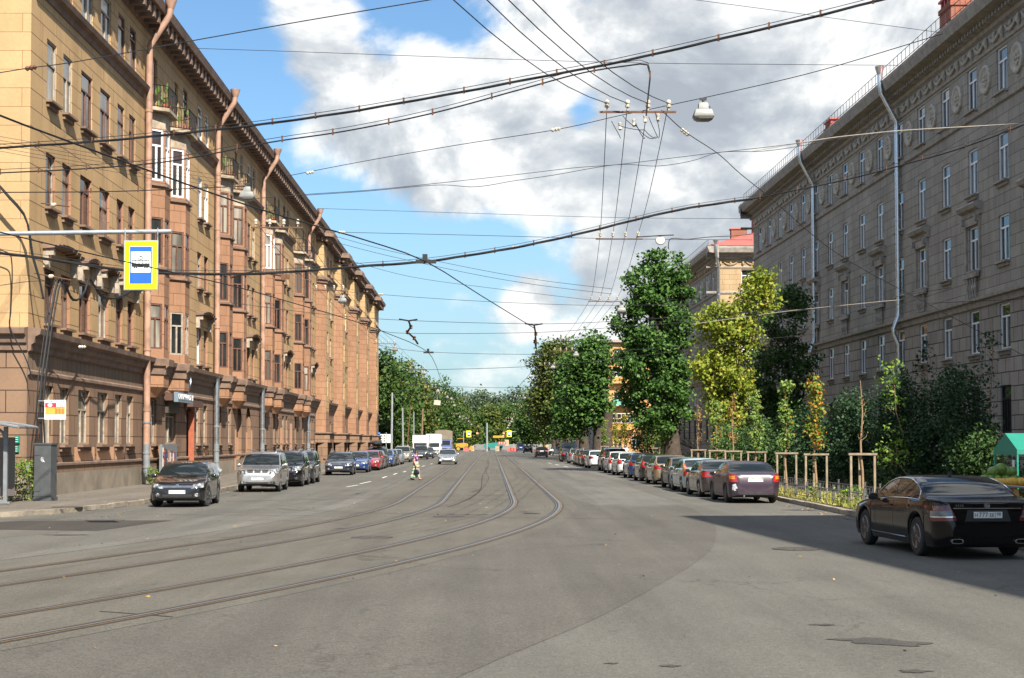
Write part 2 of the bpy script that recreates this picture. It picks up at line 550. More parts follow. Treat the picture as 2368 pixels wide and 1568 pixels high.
# left pavement with granite kerb stones
def pavement(name, kerb, far, z=.13, mat=None):
    """kerb: 2D polyline on the road side, far: polyline closing it behind"""
    top = [(p[0], p[1], z) for p in kerb] + [(p[0], p[1], z) for p in far]
    mb = MB(); mb.add(top, [tuple(range(len(top)))])
    return tag(mb.build(name, mat or M_WALK), kind='structure')
def kerb_row(poly, h=.14, w=.18, step=1.0, gap=.015, side=1):
    mb = MB(); rr = random.Random(3)
    P = [Vector((p[0], p[1], 0)) for p in poly]
    for i in range(len(P) - 1):
        d = P[i + 1] - P[i]; L = d.length; d.normalize(); n = Vector((-d.y, d.x, 0)) * side
        k = max(1, int(L / step)); s = L / k
        if P[i].y > 140: k = max(1, int(L / 6)); s = L / k
        for j in range(k):
            c = P[i] + d * (s * (j + .5)) + n * (w / 2 + rr.uniform(-.012, .012))
            mb.box((c.x, c.y, h / 2 + rr.uniform(-.012, .012)), (s - gap, w, h), 0, math.atan2(d.y, d.x) + rr.uniform(-.006, .006))
    return tag(mb.build('kerb', M_KERB), kind='structure')
KL = [(-60, 34), (-24, 38.6), (-16, 40.2), (-13.6, 41.6), (-12.4, 44.6), (-11.75, 49), (-11.35, 56), (-11.1, 70), (-10.9, 100), (-10.4, 140), (-9.9, 226), (-9.6, 420)]
KLs = [(p.x, p.y) for p in smooth_path([(a, b, 0) for a, b in KL[:7]], 4)] + KL[7:]
pavement('pavement', [(a - .15, b + .02) for a, b in KLs], [(-120, 420), (-120, 34)])
kerb_row(KLs, side=1)
KR = [(10.45, -30), (10.4, 20), (10.3, 40), (10.45, 55), (10.4, 90), (10.3, 150), (10.1, 230), (9.6, 400)]
pavement('pavement', [(a + .15, b) for a, b in KR], [(140, 400), (140, -30)], .125)
kerb_row(KR, side=-1)
# grass strip inside the low fence
M_TURF = plain('turf', (.24, .22, .060), .95, var=.5, scale=2.0, bump=.8, bscale=14)
sheet('grass_bed', [(10.75, 42.5), (12.7, 43), (12.8, 160), (10.75, 160)], .145, M_TURF)
sheet('shrub_bed', [(17.5, 46), (24, 46), (23.0, 190), (16.0, 190)], .140, M_SOIL)
M_GRASS, t_, b_ = new_mat('grass_blade')
tcg = t_.new('ShaderNodeTexCoord')
gn = t_.noise(tcg.outputs['Object'], .9, 4, .65)
t_.link(t_.ramp(gn, [(.30, (.10, .15, .022)), (.48, (.28, .28, .055)), (.68, (.46, .38, .11))]), b_.inputs['Base Color'])
b_.inputs['Roughness'].default_value = .6
def blades(name, n, x0, x1, y0, y1, z, hmin, hmax, seed, pw=1.0):
    g = np.random.default_rng(seed)
    x = g.uniform(x0, x1, n); y = y0 + (y1 - y0) * g.uniform(0, 1, n) ** pw
    h = g.uniform(hmin, hmax, n) * (.55 + .8 * (np.sin(x * 3.1 + y * .7) * np.sin(y * 1.3) > .1)); a = g.uniform(0, 2 * PI, n); w = g.uniform(.008, .02, n)
    lx, ly = g.normal(0, .35, n) * h, g.normal(0, .35, n) * h
    base = np.stack([x, y, np.full(n, z)], 1); dx = np.stack([np.cos(a) * w, np.sin(a) * w, np.zeros(n)], 1)
    V = np.stack([base - dx, base + dx, base + np.stack([lx, ly, h], 1)], 1).reshape(-1, 3)
    Fc = np.arange(n * 3).reshape(-1, 3)
    return tag(mesh_np(name, V, Fc, M_GRASS), kind='stuff')
blades('grass', 26000, 10.78, 12.65, 42.6, 150, .145, .05, .16, 5, 1.8)

# fallen leaves and grit along the kerbs
M_FALL = plain('fallen_leaf', (.40, .24, .06), .8, var=.5, scale=30)
g = np.random.default_rng(12); n = 420
side = g.uniform(0, 1, n) < .6
x = np.where(side, g.normal(-11.0, .9, n), g.normal(10.0, .35, n)); y = np.where(side, g.uniform(40, 75, n), g.uniform(37, 60, n))
far = g.uniform(0, 1, n) < .25; x = np.where(far, g.uniform(-12, 9, n), x); y = np.where(far, g.uniform(13, 60, n), y)
z = np.where(x < -11.35, .14, .012); a = g.uniform(0, 6.28, n); s = g.uniform(.015, .04, n)
c = np.stack([x, y, z], 1); u = np.stack([np.cos(a) * s, np.sin(a) * s, g.uniform(0, .012, n)], 1); w = np.stack([-np.sin(a) * s * .6, np.cos(a) * s * .6, g.uniform(0, .012, n)], 1)
V = np.stack([c - u, c - w, c + u, c + w], 1).reshape(-1, 3)
tag(mesh_np('fallen_leaves', V, np.arange(n * 4).reshape(-1, 4), M_FALL), kind='stuff')
# ------------------------------------------------------------------ building materials
def masonry(name, c1, c2, bw, bh, mortar, msize=.012, joint=(.05, .035, .025), bump=.35, streak=.35, rough=.9, stain=(.10, .075, .05), offset=.5, bevel=.1, patchy=.5):
    m, t, b = new_mat(name)
    tc = t.new('ShaderNodeTexCoord')
    sp = t.new('ShaderNodeSeparateXYZ'); t.link(tc.outputs['Object'], sp.inputs[0])
    cb = t.new('ShaderNodeCombineXYZ')
    t.link(t.math('ADD', sp.outputs[0], sp.outputs[1]), cb.inputs[0]); t.link(sp.outputs[2], cb.inputs[1])
    br = t.new('ShaderNodeTexBrick', offset=offset)
    t.link(cb.outputs[0], br.inputs['Vector'])
    br.inputs['Color1'].default_value = c1 + (1,); br.inputs['Color2'].default_value = c2 + (1,)
    br.inputs['Mortar'].default_value = joint + (1,)
    br.inputs['Scale'].default_value = 1.0
    br.inputs['Brick Width'].default_value = bw; br.inputs['Row Height'].default_value = bh
    br.inputs['Mortar Size'].default_value = msize; br.inputs['Mortar Smooth'].default_value = bevel
    br.inputs['Bias'].default_value = 0.0
    # rain streaks: noise stretched down the wall; broad stains; fine grain
    st = t.noise(t.mapping(tc.outputs['Object'], scale=(1.6, 1.6, .12)), 1.0, 5, .65)
    bl = t.noise(tc.outputs['Object'], .35, 5, .6)
    gr = t.noise(tc.outputs['Object'], 9, 4, .7)
    c = t.mix(t.ramp(st, [(.48, 0.0), (.78, streak)]), br.outputs['Color'], stain + (1,))
    c = t.mix(1.0, c, t.ramp(bl, [(.25, 1 - patchy * .6), (.75, 1 + 0)]), 'MULTIPLY')
    c = t.mix(1.0, c, t.ramp(gr, [(.2, .80), (.8, 1.0)]), 'MULTIPLY')
    t.link(c, b.inputs['Base Color'])
    b.inputs['Roughness'].default_value = rough
    b.inputs['Specular IOR Level'].default_value = .3
    bn = t.new('ShaderNodeBump'); bn.inputs['Strength'].default_value = bump; bn.inputs['Distance'].default_value = .03
    h = t.math('ADD', t.math('MULTIPLY', br.outputs['Fac'], -1.0), t.math('MULTIPLY', gr, .35))
    t.link(h, bn.inputs['Height']); t.link(bn.outputs[0], b.inputs['Normal'])
    return m

M_OCHRE = masonry('ochre_stucco', (.63, .415, .205), (.59, .385, .185), 3.4, .66, 0, .016, (.16, .095, .05), .25, .55, stain=(.33, .21, .115))
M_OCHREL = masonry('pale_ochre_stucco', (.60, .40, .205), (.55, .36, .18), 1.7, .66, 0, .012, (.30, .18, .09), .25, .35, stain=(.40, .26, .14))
M_RED = masonry('terracotta_stucco', (.43, .235, .135), (.38, .205, .118), 1.1, .60, 0, .014, (.15, .07, .045), .3, .45, stain=(.26, .135, .09))
M_BROWN = masonry('brown_rusticated_stucco', (.31, .195, .125), (.27, .17, .11), 1.5, .78, 0, .020, (.075, .045, .03), .5, .6, stain=(.15, .105, .075))
M_BROWNP = masonry('brown_panel_stucco', (.25, .175, .12), (.28, .195, .13), .62, 2.9, 0, .016, (.07, .045, .03), .35, .5, stain=(.09, .065, .048))
M_PLINTH = plain('plinth_render', (.235, .195, .145), .95, var=.28, scale=1.1, bump=.5, bscale=16)
M_CORN = plain('weathered_cornice', (.19, .125, .09), .85, var=.35, scale=1.5, bump=.3, bscale=20)
M_PEACH = plain('peach_paint', (.60, .33, .19), .85, var=.10, scale=2)
M_CONC = plain('crumbling_concrete', (.36, .29, .21), .95, var=.4, scale=2.5, bump=.9, bscale=9)
M_STONE = masonry('grey_stone_ashlar', (.46, .415, .355), (.385, .345, .295), 1.35, .52, 0, .012, (.07, .055, .045), .5, .4, stain=(.13, .105, .085))
M_STONER = masonry('bossed_stone', (.46, .41, .35), (.37, .325, .28), 1.05, .66, 0, .034, (.13, .11, .088), 1.0, .3, stain=(.14, .11, .09), bevel=.6)
M_TRIM = plain('stone_trim', (.32, .285, .245), .9, var=.3, scale=2.5, bump=.4, bscale=18)
M_ORN = plain('stone_ornament', (.46, .42, .36), .9, var=.25, scale=5, bump=.4, bscale=25)
M_ENDST = masonry('sunlit_stone_ashlar', (.58, .41, .235), (.52, .365, .205), 1.35, .52, 0, .012, (.20, .13, .08), .4, .3, stain=(.26, .18, .11))  # grey ashlar again, with warm sunlight put into its colour
M_ORANGE = plain('orange_stucco', (.56, .30, .11), .9, var=.12, scale=.6)
M_ROOFRED = plain('red_roof_sheet', (.42, .11, .09), .5, .1, .15, 1.5)
M_ROOFB = plain('brown_roof_sheet', (.10, .055, .04), .5, .2, .3, 1.0)
M_BRICKRED = masonry('red_brick', (.40, .12, .07), (.34, .10, .06), .26, .08, 0, .012, (.30, .22, .16), .3, .2, stain=(.2, .08, .05))
M_ZINC = plain('galvanised_steel', (.62, .66, .70), .28, .9, .12, 3)
M_PIPEBR = plain('peeling_pipe_paint', (.36, .215, .15), .6, .0, .30, 2.2)
M_PIPEGR = plain('grey_pipe_paint', (.20, .215, .225), .6, .1, .15, 3)
M_FBROWN = plain('brown_window_frame', (.14, .07, .05), .5, var=.25, scale=6)
M_FWHITE = plain('white_window_frame', (.80, .80, .80), .35, var=.04)
M_FGREY = plain('weathered_window_frame', (.34, .29, .23), .7, var=.3, scale=5)
M_IRONB = plain('black_iron', (.018, .017, .018), .55, .5, .2, 10)
M_DARKIN = plain('dark_interior', (.012, .011, .010), .9)

def glass_mat(name, lo, hi, rough=.04):
    m, t, b = new_mat(name)
    tc = t.new('ShaderNodeTexCoord'); oi = t.new('ShaderNodeObjectInfo')
    n = t.noise(t.vmath('ADD', t.mapping(tc.outputs['Object'], scale=(1.2, 1.2, .25)), oi.outputs['Location']), .9, 3, .5)
    t.link(t.ramp(n, [(.42, lo), (.62, hi)]), b.inputs['Base Color'])
    b.inputs['Roughness'].default_value = rough
    b.inputs['Specular IOR Level'].default_value = .8
    b.inputs['IOR'].default_value = 1.55
    bn = t.new('ShaderNodeBump'); bn.inputs['Strength'].default_value = .06; bn.inputs['Distance'].default_value = .05
    t.link(t.noise(tc.outputs['Object'], 1.3, 2, .5), bn.inputs['Height']); t.link(bn.outputs[0], b.inputs['Normal'])
    return m
M_GLASS = glass_mat('window_glass', (.012, .014, .015), (.04, .042, .04))
M_GLASSC = glass_mat('curtained_glass', (.10, .095, .08), (.36, .33, .27))
M_GLASSG = glass_mat('grimy_glass', (.05, .055, .055), (.14, .14, .13), .15)

# ------------------------------------------------------------------ facade tools
class Plane:
    """vertical wall plane: u along U, z up, d outwards along N"""
    def __init__(s, o, U, N):
        s.o = Vector(o); s.U = Vector(U).normalized(); s.N = Vector(N).normalized()
        s.flip = s.U.cross(Vector((0, 0, 1))).dot(s.N) < 0
    def p(s, u, z, d=0.0):
        q = s.o + s.U * u + s.N * d
        return (q.x, q.y, z)
    def rect(s, mb, u0, u1, z0, z1, d=0.0, mat=0):
        v = [s.p(u0, z0, d), s.p(u1, z0, d), s.p(u1, z1, d), s.p(u0, z1, d)]
        mb.add(v, [(3, 2, 1, 0) if s.flip else (0, 1, 2, 3)], mat)
    def block(s, mb, u0, u1, z0, z1, d0, d1, mat=0):
        v = [s.p(u, z, d) for z in (z0, z1) for u, d in ((u0, d0), (u1, d0), (u1, d1), (u0, d1))]
        f = [(3, 2, 1, 0), (4, 5, 6, 7), (0, 1, 5, 4), (1, 2, 6, 5), (2, 3, 7, 6), (3, 0, 4, 7)]
        if not s.flip: f = [tuple(reversed(q)) for q in f]
        mb.add(v, f, mat)
    def profile(s, mb, u0, u1, prof, mat=0):
        """moulding: prof is a list of (d, z), swept from u0 to u1"""
        a = [s.p(u0, z, d) for d, z in prof]; b = [s.p(u1, z, d) for d, z in prof]
        n = len(prof)
        fs = [(i, i + 1, n + i + 1, n + i) for i in range(n - 1)]
        if s.flip: fs = [tuple(reversed(f)) for f in fs]
        mb.add(a + b, fs + [tuple(range(n)), tuple(range(2 * n - 1, n - 1, -1))], mat)

def facade(mb, pl, u0, u1, rows, reveal=.35, deep=None):
    """rows: (z0, z1, wall_mat, reveal_mat, openings[(ua, ub, za, zb)])"""
    rv0 = reveal
    for ri_, (z0, z1, wm, rm, ops) in enumerate(rows):
        reveal = rv0 if deep is None else deep[min(ri_, len(deep) - 1)]
        ops = sorted(o for o in ops if o[1] > u0 and o[0] < u1)
        u = u0
        for (ua, ub, za, zb) in ops:
            if ua > u: pl.rect(mb, u, ua, z0, z1, 0, wm)
            if za > z0: pl.rect(mb, ua, ub, z0, za, 0, wm)
            if zb < z1: pl.rect(mb, ua, ub, zb, z1, 0, wm)
            for (a, b) in (((ua, za), (ua, zb)), ((ub, zb), (ub, za)), ((ub, za), (ua, za)), ((ua, zb), (ub, zb))):
                v = [pl.p(a[0], a[1], 0), pl.p(b[0], b[1], 0), pl.p(b[0], b[1], -reveal), pl.p(a[0], a[1], -reveal)]
                mb.add(v, [(3, 2, 1, 0)], rm)
            u = ub
        if u < u1: pl.rect(mb, u, u1, z0, z1, 0, wm)

def window(pl, ua, ub, za, zb, parent, frame=None, glass=None, reveal=.35, transom=.70, mull=1, sill=None, one=False, fw=.07, into=None):
    """window part with its pane as sub-part; one=True keeps both in one mesh (when it is itself a sub-part)"""
    frame = frame or M_FBROWN; glass = glass or M_GLASS
    fb = into if into is not None else MB(); d0, d1 = -reveal + .05, -reveal + .12
    pl.block(fb, ua, ua + fw, za, zb, d0, d1); pl.block(fb, ub - fw, ub, za, zb, d0, d1)
    pl.block(fb, ua + fw, ub - fw, za, za + fw, d0, d1); pl.block(fb, ua + fw, ub - fw, zb - fw, zb, d0, d1)
    zt = za + (zb - za) * transom
    if transom < 1: pl.block(fb, ua + fw, ub - fw, zt - fw / 2, zt + fw / 2, d0 + .004, d1 + .006)
    for k in range(mull):
        um = ua + (ub - ua) * (k + 1) / (mull + 1)
        pl.block(fb, um - fw * .5, um + fw * .5, za + fw, (zt - fw / 2) if transom < 1 else zb - fw, d0 + .002, d1 + .012)
    mats = [frame, glass, sill if sill else M_CORN]
    if sill is not False:
        pl.block(fb, ua - .10, ub + .10, za - .10, za - .012, -reveal + .13, .24, 2)
        pl.block(fb, ua - .02, ub + .02, za - .26, za - .10, .004, .10, 2)
    if one:
        pl.rect(fb, ua + .01, ub - .01, za + .01, zb - .01, d0 + .02, 1)
        return fb.build('window', mats, parent) if into is None else None
    o = fb.build('window', mats, parent)
    gb = MB(); pl.rect(gb, ua + .01, ub - .01, za + .01, zb - .01, d0 + .02)
    gb.build('pane', glass, o)
    return o

def cornice_blocks(mb, pl, u0, u1, step, w, z0, z1, d1, mat=0):
    n = int((u1 - u0) / step)
    for i in range(n):
        u = u0 + (i + .5) * (u1 - u0) / n
        pl.block(mb, u - w / 2, u + w / 2, z0, z1, .004, d1, mat)

# ------------------------------------------------------------------ left: ochre apartment building with oriels
LW = Plane((-16, 0, 0), (0, 1, 0), (1, 0, 0))
Y0L, Y1L = 52.0, 139.0
lb = empty('apartment_building', (-16, Y0L, 0), 0, 'ochre and brown apartment building with oriels, iron balconies and rusty drainpipes', 'building')
def at_left(o): # keep world coordinates under an offset parent
    o.matrix_parent_inverse = Matrix.Translation((-16, Y0L, 0)).inverted(); return o
colsA = [(53.9, 55.1), (56.0, 57.2), (58.5, 60.15), (61.4, 63.05), (64.3, 65.5), (66.4, 67.6)]
secs = [(69.1, 87.0, [(78.2, 79.3), (82.3, 83.5), (84.3, 85.5)], (70.1, 75.0)), (87.0, 104.8, [(96.4, 97.5), (99.6, 100.8), (101.6, 102.8)], (88.1, 93.4)),
        (104.8, 122.4, [(114.0, 115.1), (117.0, 118.2), (119.1, 120.3)], (106.0, 110.9)), (122.4, 139.0, [(133.6, 134.6), (135.6, 136.6), (137.2, 138.2)], (123.6, 128.6))]
cols = list(colsA)
for s in secs: cols += s[2]
balc_doors = [(o + 1.0, o + 1.9) for s in secs for o in s[3]]
H2, H3, H4, H5, HG = (6.4, 8.4), (10.65, 12.65), (14.55, 16.8), (18.95, 20.8), (2.0, 4.15)
salon = (82.0, 85.8); archs = [(95.6, 97.6), (99.3, 101.3)]
gcols = [c for c in colsA] + [(71.3, 72.4), (74.4, 76.9), (82.3, 83.4), (84.4, 85.5), (89.0, 90.0), (92.6, 93.6)] + [c for s in secs[2:] for c in s[2]] + [(107.2, 108.2), (112.0, 113.0), (124.6, 125.5), (129.6, 130.5)]
gcols.sort()
mb = MB()
LM = [M_OCHRE, M_BROWN, M_PLINTH, M_RED, M_CORN, M_BROWNP, M_OCHREL]
facade(mb, LW, Y0L, Y1L, [
    (0.13, .95, 2, 2, []),
    (.95, 4.55, 1, 1, [(a, b, HG[0], HG[1]) for a, b in gcols] + [(79.6, 80.9, .95, 3.9)] + [(a, b, .95, 4.4) for a, b in archs]),
    (4.55, 5.3, 5, 5, []),
    (5.3, 9.6, 0, 3, [(a, b) + H2 for a, b in cols]),
    (9.6, 13.6, 0, 3, [(a, b) + H3 for a, b in cols]),
    (13.6, 18.3, 0, 0, [(a, b) + H4 for a, b in cols]),
    (18.3, 21.5, 0, 0, [(a, b) + H5 for a, b in cols] + [(a, b, 18.3, 20.6) for a, b in balc_doors]),
    (21.5, 22.5, 4, 4, [])], .38, (.24, .24, .24, .24, .22, .16, .16))
# end wall facing the side street
LE = Plane((-16, Y0L, 0), (-1, 0, 0), (0, -1, 0))
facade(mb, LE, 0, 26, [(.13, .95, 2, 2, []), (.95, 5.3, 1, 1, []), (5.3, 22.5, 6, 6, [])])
mb.quad((-42, Y0L, 0), (-42, Y1L, 0), (-42, Y1L, 22.5), (-42, Y0L, 22.5), 0)
wall = at_left(mb.build('wall', LM, lb))
# mouldings
mb = MB()
def moulding(pl, u0, u1, mbx=None):
    m_ = mbx or mb
    pl.profile(m_, u0, u1, [(.0, 5.25), (.10, 5.3), (.12, 5.5), (.22, 5.56), (.26, 5.78), (.42, 5.86), (.46, 6.05), (.0, 6.12)])
moulding(LW, Y0L, Y1L); moulding(LE, 0, 26)
LW.profile(mb, Y0L, Y1L, [(0, 4.42), (.08, 4.48), (.08, 4.58), (.0, 4.64)])
LW.profile(mb, Y0L, Y1L, [(0, 1.18), (.06, 1.22), (.06, 1.3), (0, 1.34)])
for a, b in [(Y0L, 69.0)] + [(s[3][1] + 2.4, s[1]) for s in secs]:
    LW.profile(mb, a, b, [(0, 18.1), (.06, 18.14), (.12, 18.34), (.30, 18.42), (.36, 18.60), (0, 18.78)])
cor = at_left(mb.build('cornice', M_CORN, lb))
mb = MB()
LW.profile(mb, Y0L - .9, Y1L, [(0, 21.45), (.12, 21.5), (.16, 21.8), (.30, 21.85), (.30, 22.12), (.95, 22.14), (1.05, 22.5), (1.0, 22.56), (0, 22.58)], 0)
cornice_blocks(mb, LW, Y0L, Y1L, .95, .34, 21.55, 22.12, .82, 0)
LE.profile(mb, -.9, 26, [(0, 21.45), (.12, 21.5), (.16, 21.8), (.30, 21.85), (.30, 22.12), (.95, 22.14), (1.05, 22.5), (1.0, 22.56), (0, 22.58)], 0)
at_left(mb.build('eaves_cornice', [M_CORN], lb))
mb = MB(); mb.add([(-15.0, Y0L - 1, 22.59), (-15.0, Y1L, 22.59), (-24, Y1L, 25.2), (-24, Y0L - 1, 25.2), (-42, Y1L, 22.59), (-42, Y0L - 1, 22.59)], [(0, 1, 2, 3), (3, 2, 4, 5)])
at_left(mb.build('roof', M_ROOFB, lb))
# windows
rw = random.Random(11)
fr_pool = [M_FBROWN, M_FBROWN, M_FGREY, M_FBROWN, M_FWHITE]
white = {(82.3, 4), (84.3, 4), (82.3, 5), (84.3, 5), (82.3, 2), (99.6, 5)}
for r, H in ((2, H2), (3, H3), (4, H4), (5, H5)):
    for (a, b) in cols:
        f = M_FWHITE if (a, r) in white else rw.choice(fr_pool[:4])
        at_left(window(LW, a, b, H[0], H[1], lb, f, rw.choice([M_GLASS, M_GLASSC, M_GLASSC, M_GLASSG]), {2: .24, 3: .22, 4: .16, 5: .16}[r], rw.choice([.68, .72, .62]), 1 if b - a > 1.3 or rw.random() < .5 else 0,
                       sill=False if r == 5 else None))
for (a, b) in gcols:
    at_left(window(LW, a, b, HG[0], HG[1], lb, M_FGREY, rw.choice([M_GLASSC, M_GLASSG, M_GLASSC]), .24, .64, 1))
for (a, b) in balc_doors:
    mb = MB(); LW.block(mb, a, b, 18.31, 20.58, -.15, -.10, 0); LW.rect(mb, a + .15, b - .15, 18.9, 20.4, -.09, 1)
    at_left(mb.build('balcony_door', [M_FBROWN, M_GLASS], lb))
# segmental hoods on brackets over the second-row windows
def hood(pl, a, b, parent, z=8.75):
    mb = MB(); um = (a + b) / 2; h = (b - a) / 2 + .32
    n = 8; top = [(um + h * (2 * i / n - 1), z + .42 + .22 * math.cos((2 * i / n - 1) * PI / 2)) for i in range(n + 1)]
    for i in range(n):
        (u0, z0), (u1, z1) = top[i], top[i + 1]
        pl.profile(mb, u0, u1, [(0, (z0 + z1) / 2 - .14), (.44, (z0 + z1) / 2 - .10), (.48, (z0 + z1) / 2), (0, (z0 + z1) / 2 + .03)], 0)
    for u in (a - .12, b + .12):
        pl.block(mb, u - .11, u + .11, z - .35, z + .36, .004, .20, 1); pl.block(mb, u - .10, u + .10, z + .10, z + .38, .2, .38, 1)
    return mb.build('window_hood', [M_CORN, M_FGREY], parent)
for (a, b) in [(53.9, 57.2), (58.5, 60.15), (61.4, 63.05), (64.3, 67.6)] + [(s[2][1][0], s[2][2][1]) for s in secs]:
    at_left(hood(LW, a, b, lb))
# repainted peach patches, the salon door, blind arches, posters
mb = MB()
for (a, b, z0, z1) in [(53.2, 55.6, 1.36, 1.95), (58.0, 61.0, 1.36, 1.9), (61.3, 64.2, 1.36, 1.95), (64.3, 66.0, 1.36, 1.9), (69.9, 74.0, 1.36, 1.9), (84.6, 85.8, 1.36, 1.9), (94.9, 95.55, .3, 2.9), (101.35, 102.1, .3, 2.9),
                       (115.6, 117.3, 1.4, 3.2), (119.0, 120.2, 1.4, 2.2), (121.4, 123.0, 1.4, 3.6), (132, 133.4, 1.4, 3.0), (136, 138.5, 1.4, 2.2)]:
    mb = MB(); LW.rect(mb, a, b, z0, z1, .004); at_left(mb.build('repainted_patch', M_PEACH, lb))
mb = MB(); LE.rect(mb, 1.6, 5.0, 2.1, 3.3, .004); at_left(mb.build('repainted_patch', M_PEACH, lb))
for (a, b) in archs:
    mb = MB(); n = 12; um, rr_ = (a + b) / 2, (b - a) / 2
    ar = [(um - rr_ * math.cos(PI * i / n), 3.4 + rr_ * math.sin(PI * i / n)) for i in range(n + 1)]
    for i in range(n):
        (u0_, z0_), (u1_, z1_) = ar[i], ar[i + 1]
        mb.add([LW.p(u0_, z0_, -.002), LW.p(u1_, z1_, -.002), LW.p(u1_, 4.4, -.002), LW.p(u0_, 4.4, -.002)], [(0, 1, 2, 3)], 0)
    LW.rect(mb, a, b, .95, 4.4, -.23, 1); LW.rect(mb, a, b, .95, 2.75, -.21, 2)
    at_left(mb.build('blind_arch', [M_BROWN, M_RED, M_PEACH], lb))
mb = MB(); LW.block(mb, 79.62, 80.88, .95, 3.88, -.23, -.18, 1); LW.block(mb, 80.2, 80.26, .15, 3.75, .0, .30, 0)
at_left(mb.build('door', [plain('orange_red_paint', (.36, .10, .05), .55), M_DARKIN], lb))
mb = MB(); LW.block(mb, 74.0, 77.4, 4.16, 4.5, .01, .42, 0); LW.block(mb, 74.3, 77.0, 3.55, 4.14, .01, .16, 1)
for k in range(9): LW.block(mb, 74.3, 77.0, 3.56 + k * .065, 3.60 + k * .065, .16, .18, 1)
LW.block(mb, 78.9, 81.6, 3.96, 4.3, .01, .5, 0)
at_left(mb.build('shutter_box', [plain('shutter_brown', (.10, .05, .035), .6), plain('shutter_slats', (.085, .07, .06), .6, .3)], lb))
# oriels with their windows and the balconies on top
orw = [(H2[0] + .1, H2[1] + .25), (H3[0] - .15, H3[1] + .1), (H4[0] - .05, H4[1] + .15)]
def railing(mb, pts, z0, z1, mat=0, step=.14):
    P = [Vector((p[0], p[1], 0)) for p in pts]
    for z in (z0 + .06, z1): mb.tube([(p.x, p.y, z) for p in P], .022, 4, mat)
    for a, b in zip(P[:-1], P[1:]):
        n = max(1, int((b - a).length / step))
        for i in range(n + 1):
            q = a + (b - a) * (i / n); mb.box((q.x, q.y, (z0 + z1) / 2), (.022, .022, z1 - z0), mat)
for si, s in enumerate(secs):
    for oi, u in enumerate(s[3]):
        ln, p = 2.5, .68
        q = [(-16, u), (-16 + p, u + p), (-16 + p, u + ln - p), (-16, u + ln)]
        fac = [Plane((q[0][0], q[0][1], 0), (1, 1, 0), (1, -1, 0)), Plane((q[1][0], q[1][1], 0), (0, 1, 0), (1, 0, 0)), Plane((q[2][0], q[2][1], 0), (-1, 1, 0), (1, 1, 0))]
        lens = [p * 2 ** .5, ln - 2 * p, p * 2 ** .5]
        mb = MB(); wins = []
        for pl, L in zip(fac, lens):
            rows = [(4.7, 5.3, 0, 0, [])] + [(z0, z1, 0, 0, [(.10, L - .10, w0, w1)]) for (z0, z1), (w0, w1) in zip(((5.3, 9.7), (9.7, 13.9), (13.9, 17.0)), orw)]
            facade(mb, pl, 0, L, rows, .14)
            pl.rect(mb, 0, L, 17.0, 17.75, 0, 1)
            moulding(pl, -.02, L + .02, None) if False else None
            pl.profile(mb, 0, L, [(0, 5.25), (.08, 5.3), (.12, 5.6), (.24, 5.7), (.27, 6.02), (0, 6.1)], 2)
            for zc in (10.25, 14.2): pl.profile(mb, 0, L, [(0, zc), (.12, zc + .04), (.12, zc + .14), (0, zc + .17)], 2)
            for (w0, w1) in orw: wins.append((pl, L, w0, w1))
        bot = [(-16, u, 4.7), (q[1][0], q[1][1], 4.7), (q[2][0], q[2][1], 4.7), (-16, u + ln, 4.7)]
        mb.add(bot + [(-15.98, u + .5, 4.2), (-15.7, u + .9, 4.2), (-15.7, u + ln - .9, 4.2), (-15.98, u + ln - .5, 4.2)], [(0, 1, 5, 4), (1, 2, 6, 5), (2, 3, 7, 6), (4, 5, 6, 7)], 0)
        ori = at_left(mb.build('oriel', [M_RED, M_CONC, M_CORN], lb))
        for (pl, L, w0, w1) in wins:
            wh = (si == 0 and w0 > 14) or (si == 2 and oi == 0 and w0 > 14)
            window(pl, .11, L - .11, w0, w1, ori, M_FWHITE if wh else (M_FGREY if (si == 0 and oi == 1 and w0 < 8) else M_FBROWN), rw.choice([M_GLASS, M_GLASS, M_GLASSC]), .14, .68, 1, sill=False, one=True, fw=.09 if wh else .08)
        # balcony
        mb = MB(); p2 = p + .28
        slab = [(-16, u - .45), (-16 + p2, u + .28), (-16 + p2, u + ln - .28), (-16, u + ln + .45)]
        mb.prism([(a, b, 17.76) for a, b in slab], (0, 0, .16), 0)
        ins = [(-16, u - .38), (-16 + p2 - .06, u + .30), (-16 + p2 - .06, u + ln - .30), (-16, u + ln + .38)]
        railing(mb, ins, 17.92, 18.98, 1)
        bal = at_left(mb.build('balcony', [M_CONC, M_IRONB], lb))
        if (si, oi) in ((0, 0), (1, 0), (2, 0), (0, 1)):
            pb = MB(); rq = random.Random(si * 7 + oi)
            for k in range(24 if si == 0 and oi == 0 else 9):
                x, y = -16 + rq.uniform(.2, p2 - .1), u + rq.uniform(.1, 1.2); z = 17.95 + rq.uniform(.15, 1.0)
                a = rq.uniform(0, 6.28); sx = rq.uniform(.05, .12)
                pb.add([(x, y, z), (x + sx * math.cos(a), y + sx * math.sin(a), z + .12), (x + .02, y, z + .34), (x - sx * math.cos(a), y - sx * math.sin(a), z + .10)], [(0, 1, 2, 3)], 0)
            for k in range(4): pb.lathe([(.09, 0), (.12, .2), (.13, .22), (.0, .2)], (-15.3 + .1 * (k % 2), u + .4 + k * .35, 17.93), 8, 1)
            pb.build('balcony_plants', [plain('balcony_leaf', (.10, .16, .03), .5, var=.5, scale=9), plain('flower_pot', (.42, .13, .06), .7)], bal)
